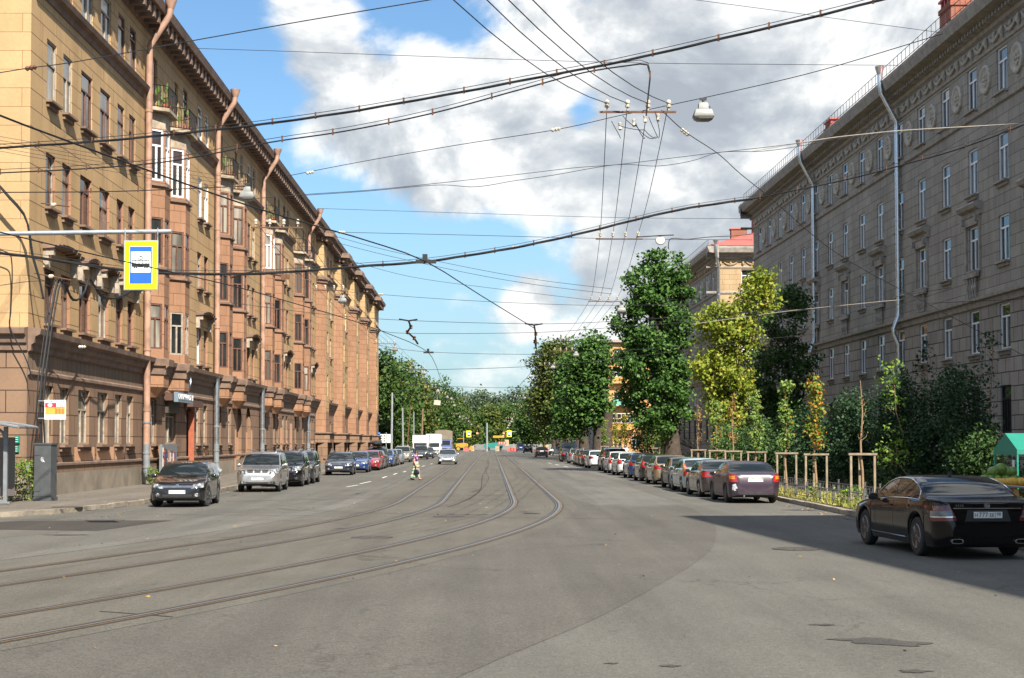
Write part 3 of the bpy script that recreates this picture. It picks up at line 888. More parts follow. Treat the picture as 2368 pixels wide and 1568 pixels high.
# drainpipes
def drainpipe(path, r, parent, mats, brk, name='drainpipe', clamp=3.0):
    mb = MB(); P = [Vector(p) for p in path]
    mb.tube(P, r, 12, 0)
    for i in range(len(P) - 1):
        if abs((P[i] - P[i + 1]).z) > 3:
            n = int(abs((P[i] - P[i + 1]).z) / clamp)
            for k in range(1, n + 1):
                q = P[i].lerp(P[i + 1], k / (n + 1)); mb.tube([q - Vector((0, 0, .06)), q + Vector((0, 0, .06))], r * 1.18, 12, 0)
    q = P[0]; mb.lathe([(r, -.05), (r * 1.9, .35), (r * 2.0, .42), (r * 1.8, .42), (0, .3)], q, 12, 0)
    k0 = len(mb.v)
    o = mb.build(name, mats, parent, smooth=40)
    return o
def left_pipe(y, zb, parent=lb):
    # upper length in peeling paint, lower length renewed in grey steel
    up = [(-14.75, y, 22.35), (-14.8, y, 22.0), (-15.7, y, 20.6), (-15.72, y, 20.3), (-15.72, y, zb)]
    o = drainpipe(up, .15, parent, M_PIPEBR, zb); at_left(o) if parent is lb else None
    mb = MB(); mb.tube([(-15.72, y, zb), (-15.72, y, 2.0)], .155, 12, 0); mb.tube([(-15.72, y, 2.0), (-15.72, y, .75), (-15.66, y, .5), (-15.45, y, .34)], .16, 12, 1)
    mb.tube([(-15.72, y, zb - .08), (-15.72, y, zb + .08)], .175, 12, 0)
    for z in (3.0, 1.6, .95): mb.tube([(-15.72, y, z - .05), (-15.72, y, z + .05)], .185, 12, 1)
    q = mb.build('pipe_foot', [M_ZINC if y > 70 else M_PIPEBR, M_PIPEGR], o, smooth=40)
    return o
for y, zb in ((69.1, 3.6), (87.0, 5.9), (104.8, 5.9), (131.9, 5.5)): left_pipe(y, zb)

# ------------------------------------------------------------------ left, farther: wing with five tower bays
lt = empty('tower_bay_building', (-16, 139.02, 0), 0, 'far end of the left terrace with five tall reddish tower bays topped by ochre piers', 'building')
def at_t(o):
    o.matrix_parent_inverse = Matrix.Translation((-16, 139.02, 0)).inverted(); return o
TY = [139.9, 156.3, 172.4, 187.6, 203.4]; TEND = 221.0
gaps = [(TY[i] + 4.7, TY[i + 1] if i < 4 else TEND) for i in range(5)]
gc = []
for a, b in gaps:
    k = (b - a) / 4
    for j in range(3): gc.append((a + (j + .7) * k, a + (j + .7) * k + 1.15))
mb = MB()
facade(mb, LW, 139.02, TEND, [(.13, .95, 2, 2, []), (.95, 5.3, 1, 1, [(a, b) + HG for a, b in gc]), (5.3, 9.6, 0, 3, [(a, b) + H2 for a, b in gc]), (9.6, 13.6, 0, 3, [(a, b) + H3 for a, b in gc]),
    (13.6, 18.3, 0, 0, [(a, b) + H4 for a, b in gc]), (18.3, 22.5, 0, 0, [(a, b) + H5 for a, b in gc])], .38, (.24, .24, .24, .22, .16, .16))
LFE = Plane((-16, TEND, 0), (-1, 0, 0), (0, 1, 0)); LFE.rect(mb, 0, 20, .13, 22.5, 0, 0)
at_t(mb.build('wall', LM, lt))
for r, H in ((1, HG), (2, H2), (3, H3), (4, H4), (5, H5)):
    for (a, b) in gc: at_t(window(LW, a, b, H[0], H[1], lt, rw.choice([M_FBROWN, M_FGREY, M_FWHITE]), rw.choice([M_GLASS, M_GLASSC]), {1: .24, 2: .24, 3: .22}.get(r, .16), .68, 1))
mb = MB(); moulding(LW, 139.02, TEND, mb)
LW.profile(mb, 139.02, TEND, [(0, 18.1), (.12, 18.3), (.36, 18.6), (0, 18.78)])
LW.profile(mb, 139.02, TEND + .4, [(0, 21.45), (.16, 21.8), (.30, 22.12), (.95, 22.14), (1.05, 22.5), (0, 22.58)], 0)
cornice_blocks(mb, LW, 139.1, TEND, 1.2, .4, 21.55, 22.12, .8, 0)
at_t(mb.build('cornice', M_CORN, lt))
mb = MB(); mb.add([(-15.0, 139, 22.59), (-15.0, TEND + .3, 22.59), (-24, TEND + .3, 25.2), (-24, 139, 25.2)], [(0, 1, 2, 3)])
at_t(mb.build('roof', M_ROOFB, lt))
for i, u in enumerate(TY):
    mb = MB(); p, ln = .85, 4.6
    q = [(-16, u), (-16 + p, u + p), (-16 + p, u + ln - p), (-16, u + ln)]
    fac = [Plane((q[0][0], q[0][1], 0), (1, 1, 0), (1, -1, 0)), Plane((q[1][0], q[1][1], 0), (0, 1, 0), (1, 0, 0)), Plane((q[2][0], q[2][1], 0), (-1, 1, 0), (1, 1, 0))]
    lens = [p * 2 ** .5, ln - 2 * p, p * 2 ** .5]; wins = []
    for j, (pl, L) in enumerate(zip(fac, lens)):
        if j == 1:
            facade(mb, pl, 0, L, [(z0, z1, 1, 1, [(.9, L - .9, w0, w1)]) for z0, z1, w0, w1 in ((5.0, 9.6, 6.5, 8.5), (9.6, 13.6, 10.6, 12.6), (13.6, 17.2, 14.5, 16.6))], .25)
            pl.rect(mb, 0, L, 2.9, 5.0, 0, 0)
            wins += [(pl, L, w0, w1) for w0, w1 in ((6.5, 8.5), (10.6, 12.6), (14.5, 16.6))]
        else: pl.rect(mb, 0, L, 2.9, 17.2, 0, 0)
        pl.profile(mb, 0, L, [(0, 17.05), (.14, 17.1), (.14, 17.3), (.32, 17.4), (.32, 17.6), (0, 17.75)], 2)
    mb.add([(a, b, 17.74) for a, b in q], [(0, 1, 2, 3)], 2)
    # ochre pier on top with its own little cornice
    p3 = .62
    q3 = [(-16, u + .2), (-16 + p3, u + .2 + p3), (-16 + p3, u + ln - .2 - p3), (-16, u + ln - .2)]
    mb.prism([(a, b, 17.74) for a, b in q3], (0, 0, 3.9), 1)
    q4 = [(-16, u - .25), (-16 + p3 + .35, u + .15 + p3), (-16 + p3 + .35, u + ln - .15 - p3), (-16, u + ln + .25)]
    mb.prism([(a, b, 20.9) for a, b in q3], (0, 0, .22), 1)
    mb.prism([(-16 + (a + 16) * 1.25, b, 21.12) for a, b in q4], (0, 0, .35), 2)
    q5 = [(-16, u - .5), (-16 + p3 + .95, u + p3 - .2), (-16 + p3 + .95, u + ln + .2 - p3), (-16, u + ln + .5)]
    mb.prism([(a, b, 21.47) for a, b in q5], (0, 0, .5), 2)
    for k in range(2): mb.box((-15.55 + k * .42, u + .1 + k * .40, 21.25), (.22, .22, .45), 2, PI / 4)
    # entrance portal at the foot
    mb.prism([(-16, u - .5, 2.05), (-14.7, u + .2, 2.05), (-14.7, u + ln - .2, 2.05), (-16, u + ln + .5, 2.05)], (0, 0, .85), 3)
    mb.prism([(-16, u - .7, 2.9), (-14.5, u + .1, 2.9), (-14.5, u + ln - .1, 2.9), (-16, u + ln + .7, 2.9)], (0, 0, .12), 2)
    for dy in (.0, ln - .5): mb.box((-15.35, u + dy + .25, 1.1), (.9, .5, 1.9), 3)
    mb.box((-15.9, u + ln / 2, 1.1), (.1, ln - 1.2, 1.9), 4)
    tb = at_t(mb.build('tower_bay', [M_RED, M_OCHRE, M_CORN, M_BROWN, M_DARKIN], lt))
    for (pl, L, w0, w1) in wins: window(pl, .9, L - .9, w0, w1, tb, M_FBROWN, M_GLASS, .25, .68, 1, sill=False, one=True)

# ------------------------------------------------------------------ right: grey stone building with medallions
RX0 = 24.47
RW = Plane((RX0, 0, 0), (-.011, 1, 0), (-1, -.011, 0))
def stone_house(name, label, Y0, Y1, cols, hooded, parent_mats, end_lit=False, h_end=True, detail=True):
    root = empty(name, (RX0 - .011 * Y0, Y0, 0), 0, label, 'building')
    inv = Matrix.Translation(root.location).inverted()
    def at(o): o.matrix_parent_inverse = inv; return o
    mb = MB()
    R5, R4, R3, R2, R1 = (18.2, 20.3), (14.1, 16.35), (10.4, 12.55), (6.35, 8.45), (2.5, 4.7)
    facade(mb, RW, Y0, Y1, [(.1, 5.4, 1, 1, [(a, b) + R1 for a, b in cols]), (5.4, 8.6, 1, 1, [(a, b) + R2 for a, b in cols]), (8.6, 10.2, 0, 0, []), (10.2, 13.2, 0, 0, [(a, b) + R3 for a, b in cols]),
        (13.2, 17.6, 0, 0, [(a, b) + R4 for a, b in cols]), (17.6, 20.6, 0, 0, [(a, b) + R5 for a, b in cols]), (20.6, 22.6, 0, 0, [])], .20)
    xa, xb = RX0 - .011 * Y0, RX0 - .011 * Y1
    # end walls, the near one with a window column when it shows
    EN = Plane((xa, Y0, 0), (1, 0, 0), (0, -1, 0))
    we = (2.4, 3.8)
    facade(mb, EN, 0, 16, [(.1, 5.4, 1, 1, []), (5.4, 8.6, 1, 1, [])] + [(z0, z1, 2 if end_lit else 0, 0, ([we + r] if end_lit else [])) for z0, z1, r in ((8.6, 13.2, R3), (13.2, 17.6, R4), (17.6, 22.6, R5))], .36)  # a lit end wall takes the ashlar copy coloured by sunlight
    EF = Plane((xb, Y1, 0), (1, 0, 0), (0, 1, 0)); EF.rect(mb, 0, 16, .1, 22.6, 0, 0)
    mb.quad((xa + 16, Y0, 0), (xb + 16, Y1, 0), (xb + 16, Y1, 22.6), (xa + 16, Y0, 22.6), 0)
    at(mb.build('wall', [M_STONE, M_STONER, M_ENDST], root))
    # mouldings: string course, sill course, eaves
    mb = MB()
    prof_e = [(0, 21.35), (.14, 21.42), (.14, 21.62), (.34, 21.66), (.40, 21.9), (.95, 21.98), (1.02, 22.2), (1.10, 22.45), (1.10, 22.6), (0, 22.66)]
    for pl, a, b in ((RW, Y0 - 1.1, Y1 + 1.1), (EN, -1.1, 16), (EF, -1.1, 16)):
        pl.profile(mb, a, b, prof_e)
        k = 1.1 if pl is RW else 0
        pl.profile(mb, a + k, b - k, [(0, 8.5), (.10, 8.55), (.16, 8.8), (.32, 8.86), (.34, 9.0), (.02, 9.08)])
        pl.profile(mb, a + k, b - k, [(0, 17.72), (.10, 17.76), (.13, 17.95), (.03, 18.0)])
        pl.profile(mb, a + k, b - k, [(0, 20.42), (.08, 20.46), (.10, 20.58), (0, 20.62)])
    cornice_blocks(mb, RW, Y0, Y1, .42, .2, 21.66, 21.86, .50)
    at(mb.build('cornice', M_TRIM, root))
    # frieze of swags and pendants
    def frieze(pl, a, b, step=2.05):
        fb = MB(); n = int((b - a) / step)
        for i in range(n):
            u = a + (i + .5) * (b - a) / n
            pts = [pl.p(u + t * .72, 21.12 - .34 * (1 - (t * 1.0) ** 2), .07) for t in [x / 4 - 1 for x in range(9)]]
            fb.tube(pts, [.05 + .06 * (1 - abs(x / 4 - 1)) for x in range(9)], 5, 0)
            for e in (-.98, ):
                fb.tube([pl.p(u + e, 21.2, .06), pl.p(u + e, 20.9, .10), pl.p(u + e, 20.68, .04)], [.07, .15, .04], 6, 0)
            fb.tube([pl.p(u, 21.2, .05), pl.p(u, 20.95, .09), pl.p(u, 20.8, .04)], [.05, .13, .03], 6, 0)
        return fb
    fb = frieze(RW, Y0, Y1)
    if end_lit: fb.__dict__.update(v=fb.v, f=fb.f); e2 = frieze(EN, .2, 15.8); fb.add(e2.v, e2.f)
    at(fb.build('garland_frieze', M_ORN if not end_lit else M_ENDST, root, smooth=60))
    # windows, hoods
    rr = random.Random(int(Y0))
    big = lambda z: False
    rest = MB()
    for ri, R in enumerate((R5, R4, R3, R2, R1)):
        for ci, (a, b) in enumerate(cols):
            if len(cols) > 20 and (a < 60):
                window(RW, a, b, R[0], R[1], root, reveal=.20, mull=1, sill=M_TRIM, one=True, fw=.085, into=rest); continue
            gm = rr.choice([M_GLASS, M_GLASS, M_GLASSG]) if ri < 4 else M_GLASS
            at(window(RW, a, b, R[0], R[1], root, M_FWHITE if ri < 4 else M_IRONB, gm, .20, rr.choice([.70, .72]), 1 if ri < 4 else 3, sill=M_TRIM, fw=.085))
    if end_lit:
        for R in (R3, R4, R5): at(window(EN, we[0], we[1], R[0], R[1], root, M_FWHITE, M_GLASS, .36, .7, 1, sill=M_TRIM, fw=.09))
    if rest.v: tag(at(rest.build('window', [M_FWHITE, M_GLASS, M_TRIM], root)), kind='stuff')
    for ci, (a, b) in enumerate(cols):
        if (ci + hooded) % 2 == 0 and a > 60:
            mb = MB()
            RW.profile(mb, a - .62, b + .62, [(0, 13.0), (.10, 13.04), (.14, 13.25), (.36, 13.34), (.46, 13.52), (.40, 13.62), (0, 13.66)])
            for u in (a - .40, b + .20): RW.block(mb, u, u + .2, 10.3, 12.98, .004, .10)
            RW.block(mb, a - .2, b + .2, 12.6, 12.98, .004, .14)
            for u in (a - .40, b + .2): RW.block(mb, u, u + .2, 12.7, 13.02, .1, .30)
            RW.block(mb, a - .3, b + .3, 10.05, 10.28, .1, .24)
            for k in range(4):
                u = a + .16 + k * (b - a - .32) / 3
                mb.lathe([(.07, 9.1), (.05, 9.3), (.10, 9.55), (.05, 9.85), (.07, 10.03)], RW.p(u, 0, .12), 8)
            at(mb.build('window_hood', M_TRIM, root))
    # round medallions between the top windows
    if detail:
        for ci in range(len(cols) - 1):
            u = (cols[ci][1] + cols[ci + 1][0]) / 2
            if u < 60: continue
            mb = MB(); zc = 19.25
            rot = Matrix((tuple(RW.U), (0, 0, 1), tuple(RW.N))).transposed()
            mb.lathe([(.70, .0), (.70, .10), (.64, .15), (.55, .14), (.50, .07), (.40, .05), (0, .05)], RW.p(u, zc, 0), 28, 0, rot)
            for k in range(8):
                a = k * PI / 4; c = Vector(RW.p(u + .25 * math.cos(a), zc + .25 * math.sin(a), .07))
                mb.lathe([(0, -.02), (.10, 0), (.08, .05), (0, .07)], c, 8, 0, rot)
            mb.lathe([(.10, 0), (.09, .08), (0, .12)], RW.p(u, zc, .05), 10, 0, rot)
            mb.lathe([(.09, 0), (.07, .06), (0, .09)], RW.p(u, zc - .82, .0), 8, 0, rot)
            at(mb.build('medallion', M_ORN, root, smooth=50))
    # roof and edge railing
    mb = MB(); e = 1.0
    A, B, C_, D_ = Vector((xa - e, Y0 - e, 22.67)), Vector((xb - e, Y1 + e, 22.67)), Vector((xb + 16, Y1 + e, 22.67)), Vector((xa + 16, Y0 - e, 22.67))
    r0, r1 = Vector((xa + 7.5, Y0 + 7, 26.0)), Vector((xb + 7.5, Y1 - 7, 26.0))
    mb.add([A, B, C_, D_, r0, r1], [(0, 1, 5, 4), (1, 2, 5), (2, 3, 4, 5), (3, 0, 4)])
    for k in range(int((Y1 - Y0) / .9)):
        y = Y0 + k * .9; f = 1.0
        p = A.lerp(B, (y - Y0) / (Y1 - Y0)); q = r0.lerp(r1, (y - Y0) / (Y1 - Y0))
        q2 = p.lerp(q, .6); mb.tube([p + Vector((0, 0, .02)), q2 + Vector((0, 0, .02))], .022, 3, 0, False)
    at(mb.build('roof', M_ROOFRED, root))
    mb = MB()
    railing(mb, [(xa - .85, Y0), (xb - .85, Y1)], 22.85, 23.45, 0, .75)
    at(mb.build('roof_railing', M_IRONB, root))
    return root, at
k_cols = [68.17 + 4.11 * k for k in range(-7, 15)]
colsR = [(y - .68, y + .68) for y in k_cols]
rb, at_r = stone_house('stone_building', 'long shaded grey stone building with round medallions under its eaves', 34.5, 128.4, colsR, 0, None)
def right_pipe(Y, parent, at):
    x = RX0 - .011 * Y
    o = drainpipe([(x - 1.2, Y, 23.0), (x - 1.2, Y, 22.5), (x - 1.12, Y, 21.9), (x - .24, Y + .1, 20.3), (x - .22, Y + .1, 19.9), (x - .22, Y + .1, 9.5), (x - .24, Y + .1, 9.2), (x - .5, Y + .1, 8.5), (x - .5, Y + .1, 8.2), (x - .24, Y + .1, 7.6), (x - .24, Y + .1, .4)], .14, parent, M_ZINC, 0)
    return at(o)
right_pipe(84.2, rb, at_r); right_pipe(104.9, rb, at_r)
# brick chimneys on its roof
for (y, x, z) in ((109, 25.6, 24.6), (79.5, 25.2, 24.9)):
    mb = MB(); mb.box((x, y, z - 1.2), (1.1, 2.0, 3.2), 0); mb.box((x, y, z + .5), (1.2, 2.15, .25), 0)
    for k in range(4): mb.box((x, y - .85 + k * .56, z + .75), (1.0, .18, .5), 1)
    mb.box((x, y, z + 1.06), (1.2, 2.15, .12), 1)
    at_r(mb.build('chimney', [M_BRICKRED, M_ROOFRED], rb))
cols2 = [(y - .68, y + .68) for y in [150.2 + 4.11 * k for k in range(13)]]
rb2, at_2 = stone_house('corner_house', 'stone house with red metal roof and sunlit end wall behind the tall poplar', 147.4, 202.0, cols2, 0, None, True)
mb = MB()
mb.box((28.5, 152, 25.6), (2.6, 1.2, 2.2), 0); mb.box((28.5, 152, 26.75), (2.8, 1.4, .14), 1)
for k in range(5): mb.box((27.5 + .5 * k, 152, 26.4), (.2, 1.22, .4), 1)
mb.box((25.6, 151.0, 24.3), (1.6, .9, 1.4), 0); mb.box((25.6, 151, 25.05), (1.8, 1.1, .12), 1)
at_2(mb.build('chimney', [M_BRICKRED, M_ROOFRED], rb2))
x2 = RX0 - .011 * 147.4
rb2.scale = (1, 1, .945)
at_2(drainpipe([(x2 - .3, 146.2, 22.8), (x2 - .3, 146.2, 22.0), (x2 + .12, 147.15, 20.4), (x2 + .12, 147.15, 1.0)], .15, rb2, M_ZINC, 0))

# orange house with glazed balconies between the poplars
ob = empty('orange_house', (21.6, 265, 0), 0, 'orange stucco house with a green balcony seen between the poplars', 'building')
def at_o(o): o.matrix_parent_inverse = Matrix.Translation((21.6, 265, 0)).inverted(); return o
OE = Plane((21.6, 265, 0), (1, 0, 0), (0, -1, 0)); OW = Plane((21.6, 265, 0), (0, 1, 0), (-1, 0, 0))
mb = MB(); ow = [(1.0, 2.4), (4.2, 5.6), (8, 9.4)]
facade(mb, OE, 0, 14, [(z, z + 3.9, 0, 0, [(a, b, z + 1.1, z + 3.0) for a, b in ow]) for z in (.1, 4.0, 7.9, 11.8, 15.7)], .3)
facade(mb, OW, 0, 60, [(z, z + 3.9, 1, 1, [(3 + 4 * k, 4.4 + 4 * k, z + 1.1, z + 3.0) for k in range(13)]) for z in (.1, 4.0, 7.9, 11.8, 15.7)], .3)
mb.box((28.6, 295, 20.0), (15.6, 61.6, .5), 1)
at_o(mb.build('wall', [M_ORANGE, M_STONE], ob))
for z in (.1, 4.0, 7.9, 11.8, 15.7):
    for a, b in ow: at_o(window(OE, a, b, z + 1.1, z + 3.0, ob, M_FWHITE, M_GLASS, .3, .7, 1))
for z, col_, gl in ((4.4, (.52, .27, .05), True), (8.6, (.15, .38, .30), False), (12.6, (.52, .27, .05), True)):
    mb = MB(); OE.block(mb, .6, 4.6, z - .15, z, .01, 1.2, 1); OE.block(mb, .65, 4.55, z, z + 1.0, 1.1, 1.16, 0); OE.block(mb, .65, .71, z, z + 1.0, .01, 1.1, 0)
    if gl:
        for k in range(6): OE.block(mb, .65 + k * .77, .71 + k * .77, z + 1.0, z + 2.7, 1.1, 1.16, 2)
        for q in (1.05, 1.8, 2.66): OE.block(mb, .65, 4.55, z + q, z + q + .06, 1.098, 1.165, 2)
        OE.rect(mb, .66, 4.54, z + 1.0, z + 2.7, 1.12, 3)
    at_o(mb.build('balcony', [plain('balcony_paint_%d' % int(z * 10), col_, .6), M_CONC, M_FWHITE, M_GLASS], ob))

# corner block just outside the right edge of the frame (it throws the street shadow)
nb = empty('corner_block', (16, -30, 0), 0, 'stone corner block whose shadow falls over the road and the black saloon car', 'building')
xe0 = 14.3 + 0.2; ye = 20.3
EAVE = 22.6
g1, g2 = ground(1570, 1193), ground(2368, 1385)
k_ = EAVE / SUN.z
P1 = Vector((g1.x + SUN.x * k_, g1.y + SUN.y * k_, EAVE)); P2 = Vector((g2.x + SUN.x * k_, g2.y + SUN.y * k_, EAVE))
dd = (P1 - P2); dd.z = 0; Ls = 60; dd.normalize()
P3 = P1 - dd * Ls
nn = Vector((dd.y, -dd.x, 0))
if nn.x < 0: nn = -nn
mb = MB()
foot = [P1 + nn * .8 - dd * .8, P3 + nn * .8, P3 + nn * 18, P1 + nn * 18 - dd * .8]
for i in range(4):
    a, b = foot[i], foot[(i + 1) % 4]
    L = (b - a).length; pl = Plane((a.x, a.y, 0), (b - a), Vector(((b - a).y, -(b - a).x, 0)) * (1 if i != 99 else 1))
    ops = lambda z0, z1: [(2 + 3.6 * k, 3.4 + 3.6 * k, z0, z1) for k in range(int((L - 4) / 3.6))]
    facade(mb, pl, 0, L, [(.1, 5.4, 0, 0, ops(2.5, 4.6)), (5.4, 9, 0, 0, ops(6.4, 8.4)), (9, 13.2, 0, 0, ops(10.4, 12.5)), (13.2, 17.6, 0, 0, ops(14.1, 16.3)), (17.6, 22.1, 0, 0, ops(18.2, 20.3))], -.3)
mb.prism([foot[0] * 1, foot[1] * 1, foot[2] * 1, foot[3] * 1] if False else [(p.x, p.y, 21.9) for p in (P1, P3, P3 + nn * 18.8, P1 + nn * 18.8)], (0, 0, EAVE - 21.9), 1)
o = mb.build('wall', [M_STONE, M_TRIM], nb); o.matrix_parent_inverse = Matrix.Translation((16, -30, 0)).inverted()
# ------------------------------------------------------------------ vehicles
def paint(name, col, metal=.0, rough=.25, coat=1.0, dirt=.12):
    if name in MATS: return MATS[name]
    m, t, b = new_mat(name)
    tc = t.new('ShaderNodeTexCoord')
    sp = t.new('ShaderNodeSeparateXYZ'); t.link(tc.outputs['Object'], sp.inputs[0])
    n = t.noise(tc.outputs['Object'], 3.0, 5, .65)
    # road dust sits low on the sills and bumpers
    low = t.math('MULTIPLY', t.math('SUBTRACT', .62, sp.outputs[2]), 1.6, clamp=True)
    d = t.math('MULTIPLY', low, t.math('MULTIPLY_ADD', n, 1.4, -.25, clamp=True), clamp=True)
    d = t.math('MULTIPLY_ADD', d, dirt * 2.2, t.math('MULTIPLY', n, dirt * .16), clamp=True)
    t.link(t.mix(d, col + (1,), (.20, .175, .14, 1)), b.inputs['Base Color'])
    b.inputs['Metallic'].default_value = metal
    t.link(t.math('MULTIPLY_ADD', d, .6, rough, clamp=True), b.inputs['Roughness'])
    b.inputs['Coat Weight'].default_value = coat
    b.inputs['Coat Roughness'].default_value = .03
    return m
M_CGLASS, t_, b_ = new_mat('car_glass')
b_.inputs['Base Color'].default_value = (.012, .016, .017, 1); b_.inputs['Roughness'].default_value = .02; b_.inputs['Specular IOR Level'].default_value = .45; b_.inputs['IOR'].default_value = 1.5
M_TYRE = plain('tyre_rubber', (.022, .021, .020), .85, var=.25, scale=8)
M_RIM = plain('alloy_rim', (.48, .48, .49), .3, .9, .1, 8)
M_RIMD = plain('dark_alloy_rim', (.22, .20, .19), .3, .8, .1, 8)
M_RIMS = plain('steel_rim', (.05, .05, .05), .5, .5, .1, 8)
M_PLAST = plain('black_trim_plastic', (.022, .022, .023), .55, var=.2)
M_CHROME = plain('chrome', (.75, .75, .76), .12, 1.0, .03)
M_LAMP, t_, b_ = new_mat('headlight_glass')
tcl = t_.new('ShaderNodeTexCoord')
t_.link(t_.ramp(t_.noise(tcl.outputs['Object'], 9, 3, .6), [(.42, (.05, .055, .06)), (.55, (.30, .31, .32)), (.68, (.75, .75, .75))]), b_.inputs['Base Color'])
b_.inputs['Roughness'].default_value = .08; b_.inputs['Metallic'].default_value = .4; b_.inputs['Coat Weight'].default_value = 1.0
def lens(name, col):
    if name in MATS: return MATS[name]
    m, t, b = new_mat(name)
    tc = t.new('ShaderNodeTexCoord')
    n = t.noise(tc.outputs['Object'], 14, 2, .5)
    t.link(t.ramp(n, [(.35, tuple(c * .6 for c in col)), (.65, col)]), b.inputs['Base Color'])
    b.inputs['Roughness'].default_value = .12; b.inputs['Coat Weight'].default_value = 1.0; b.inputs['Coat Roughness'].default_value = .02
    return m
M_TAILR = lens('red_lens', (.42, .022, .02)); M_TAILO = lens('amber_lens', (.75, .25, .03)); M_TAILC = lens('clear_lens', (.16, .16, .17)); M_TAILD = lens('dark_red_lens', (.17, .010, .018))
M_PLATE = plain('number_plate_white', (.74, .74, .72), .4, var=.04)
M_PLTXT = plain('number_plate_black', (.015, .015, .015), .5)

TYPES = {
 # x measured from the front bumper; top: centre-line height, belt: shoulder height, win: side glass, wb: (front axle, rear axle)
 'hatch': dict(L=4.20, W=1.77, wb=(.87, 3.45), r=.315, clear=.20,
    top=[(0, .58), (.05, .68), (.14, .76), (.5, .87), (1.0, .965), (1.12, .99), (1.90, 1.395), (2.35, 1.475), (3.1, 1.465), (3.65, 1.40), (4.02, 1.04), (4.13, .95), (4.2, .62)],
    belt=[(0, .56), (.1, .66), (.45, .80), (1.1, .905), (2.4, .95), (3.6, 1.00), (4.02, .96), (4.2, .60)], win=(1.42, 3.56), pil=[(2.28, 2.36)], rear=(3.66, 4.03), front=(1.12, 1.92), tum=.30, rail=False),
 'sedan': dict(L=4.60, W=1.77, wb=(.92, 3.63), r=.32, clear=.20,
    top=[(0, .56), (.05, .66), (.14, .73), (.5, .83), (1.1, .93), (1.25, .97), (2.05, 1.36), (2.5, 1.435), (3.1, 1.425), (3.5, 1.34), (4.05, 1.06), (4.2, 1.03), (4.48, 1.0), (4.56, .92), (4.6, .6)],
    belt=[(0, .54), (.1, .64), (.45, .77), (1.2, .88), (2.5, .93), (3.7, .97), (4.2, .985), (4.48, .96), (4.6, .58)], win=(1.55, 3.72), pil=[(2.42, 2.50)], rear=(3.46, 4.06), front=(1.25, 2.07), tum=.30, rail=False),
 'suv': dict(L=4.55, W=1.80, wb=(.88, 3.52), r=.355, clear=.26,
    top=[(0, .66), (.05, .82), (.14, .92), (.5, 1.00), (1.05, 1.08), (1.2, 1.12), (1.85, 1.58), (2.25, 1.685), (3.4, 1.68), (4.1, 1.62), (4.38, 1.22), (4.48, 1.05), (4.55, .70)],
    belt=[(0, .62), (.1, .78), (.45, .92), (1.2, 1.03), (2.4, 1.07), (3.8, 1.11), (4.35, 1.08), (4.55, .66)], win=(1.5, 4.02), pil=[(2.35, 2.43), (3.33, 3.42)], rear=(4.10, 4.40), front=(1.20, 1.87), tum=.20, rail=True),
 'wagon': dict(L=4.55, W=1.78, wb=(.90, 3.55), r=.32, clear=.20,
    top=[(0, .58), (.05, .68), (.14, .76), (.5, .86), (1.05, .955), (1.2, .985), (2.0, 1.39), (2.4, 1.47), (3.3, 1.465), (4.05, 1.40), (4.38, 1.04), (4.5, .93), (4.55, .62)],
    belt=[(0, .56), (.1, .66), (.45, .80), (1.1, .90), (2.4, .95), (3.9, .99), (4.35, .96), (4.55, .60)], win=(1.5, 4.02), pil=[(2.40, 2.48), (3.36, 3.44)], rear=(4.06, 4.39), front=(1.2, 2.02), tum=.28, rail=True),
 'boxy': dict(L=4.08, W=1.61, wb=(.72, 3.14), r=.30, clear=.22,
    top=[(0, .60), (.03, .80), (.10, .87), (.6, .92), (1.2, .97), (1.28, .99), (1.72, 1.35), (2.05, 1.42), (2.75, 1.415), (3.0, 1.37), (3.36, 1.01), (3.5, .985), (3.95, .95), (4.05, .88), (4.08, .60)],
    belt=[(0, .58), (.05, .78), (.5, .87), (1.3, .91), (2.5, .92), (3.4, .92), (3.95, .90), (4.08, .58)], win=(1.45, 3.08), pil=[(2.16, 2.24)], rear=(3.0, 3.37), front=(1.28, 1.74), tum=.20, rail=False),
 'van': dict(L=5.0, W=1.92, wb=(.95, 3.95), r=.34, clear=.22,
    top=[(0, .64), (.04, .85), (.12, .98), (.6, 1.16), (.85, 1.26), (1.55, 1.88), (1.9, 2.02), (3.5, 2.05), (4.86, 2.02), (4.95, 1.3), (4.98, .95), (5.0, .66)],
    belt=[(0, .60), (.08, .82), (.5, 1.04), (1.2, 1.14), (3, 1.16), (4.9, 1.14), (5.0, .64)], win=(1.25, 2.35), pil=[], rear=(4.865, 4.955), front=(.85, 1.57), tum=.10, rail=False),
 'limo': dict(L=5.08, W=1.87, wb=(.93, 3.965), r=.36, clear=.20,
    top=[(0, .56), (.05, .68), (.16, .77), (.6, .88), (1.25, .985), (1.42, 1.02), (2.20, 1.39), (2.75, 1.475), (3.25, 1.465), (3.75, 1.36), (4.42, 1.075), (4.58, 1.065), (4.93, 1.05), (5.00, 1.0), (5.05, .82), (5.08, .60)],
    belt=[(0, .54), (.12, .68), (.55, .82), (1.4, .93), (2.8, .99), (4.0, 1.02), (4.6, 1.03), (4.93, 1.00), (5.05, .78), (5.08, .58)], win=(1.75, 4.02), pil=[(2.66, 2.72), (3.60, 3.64)], rear=(3.70, 4.44), front=(1.42, 2.22), tum=.32, rail=False),
}
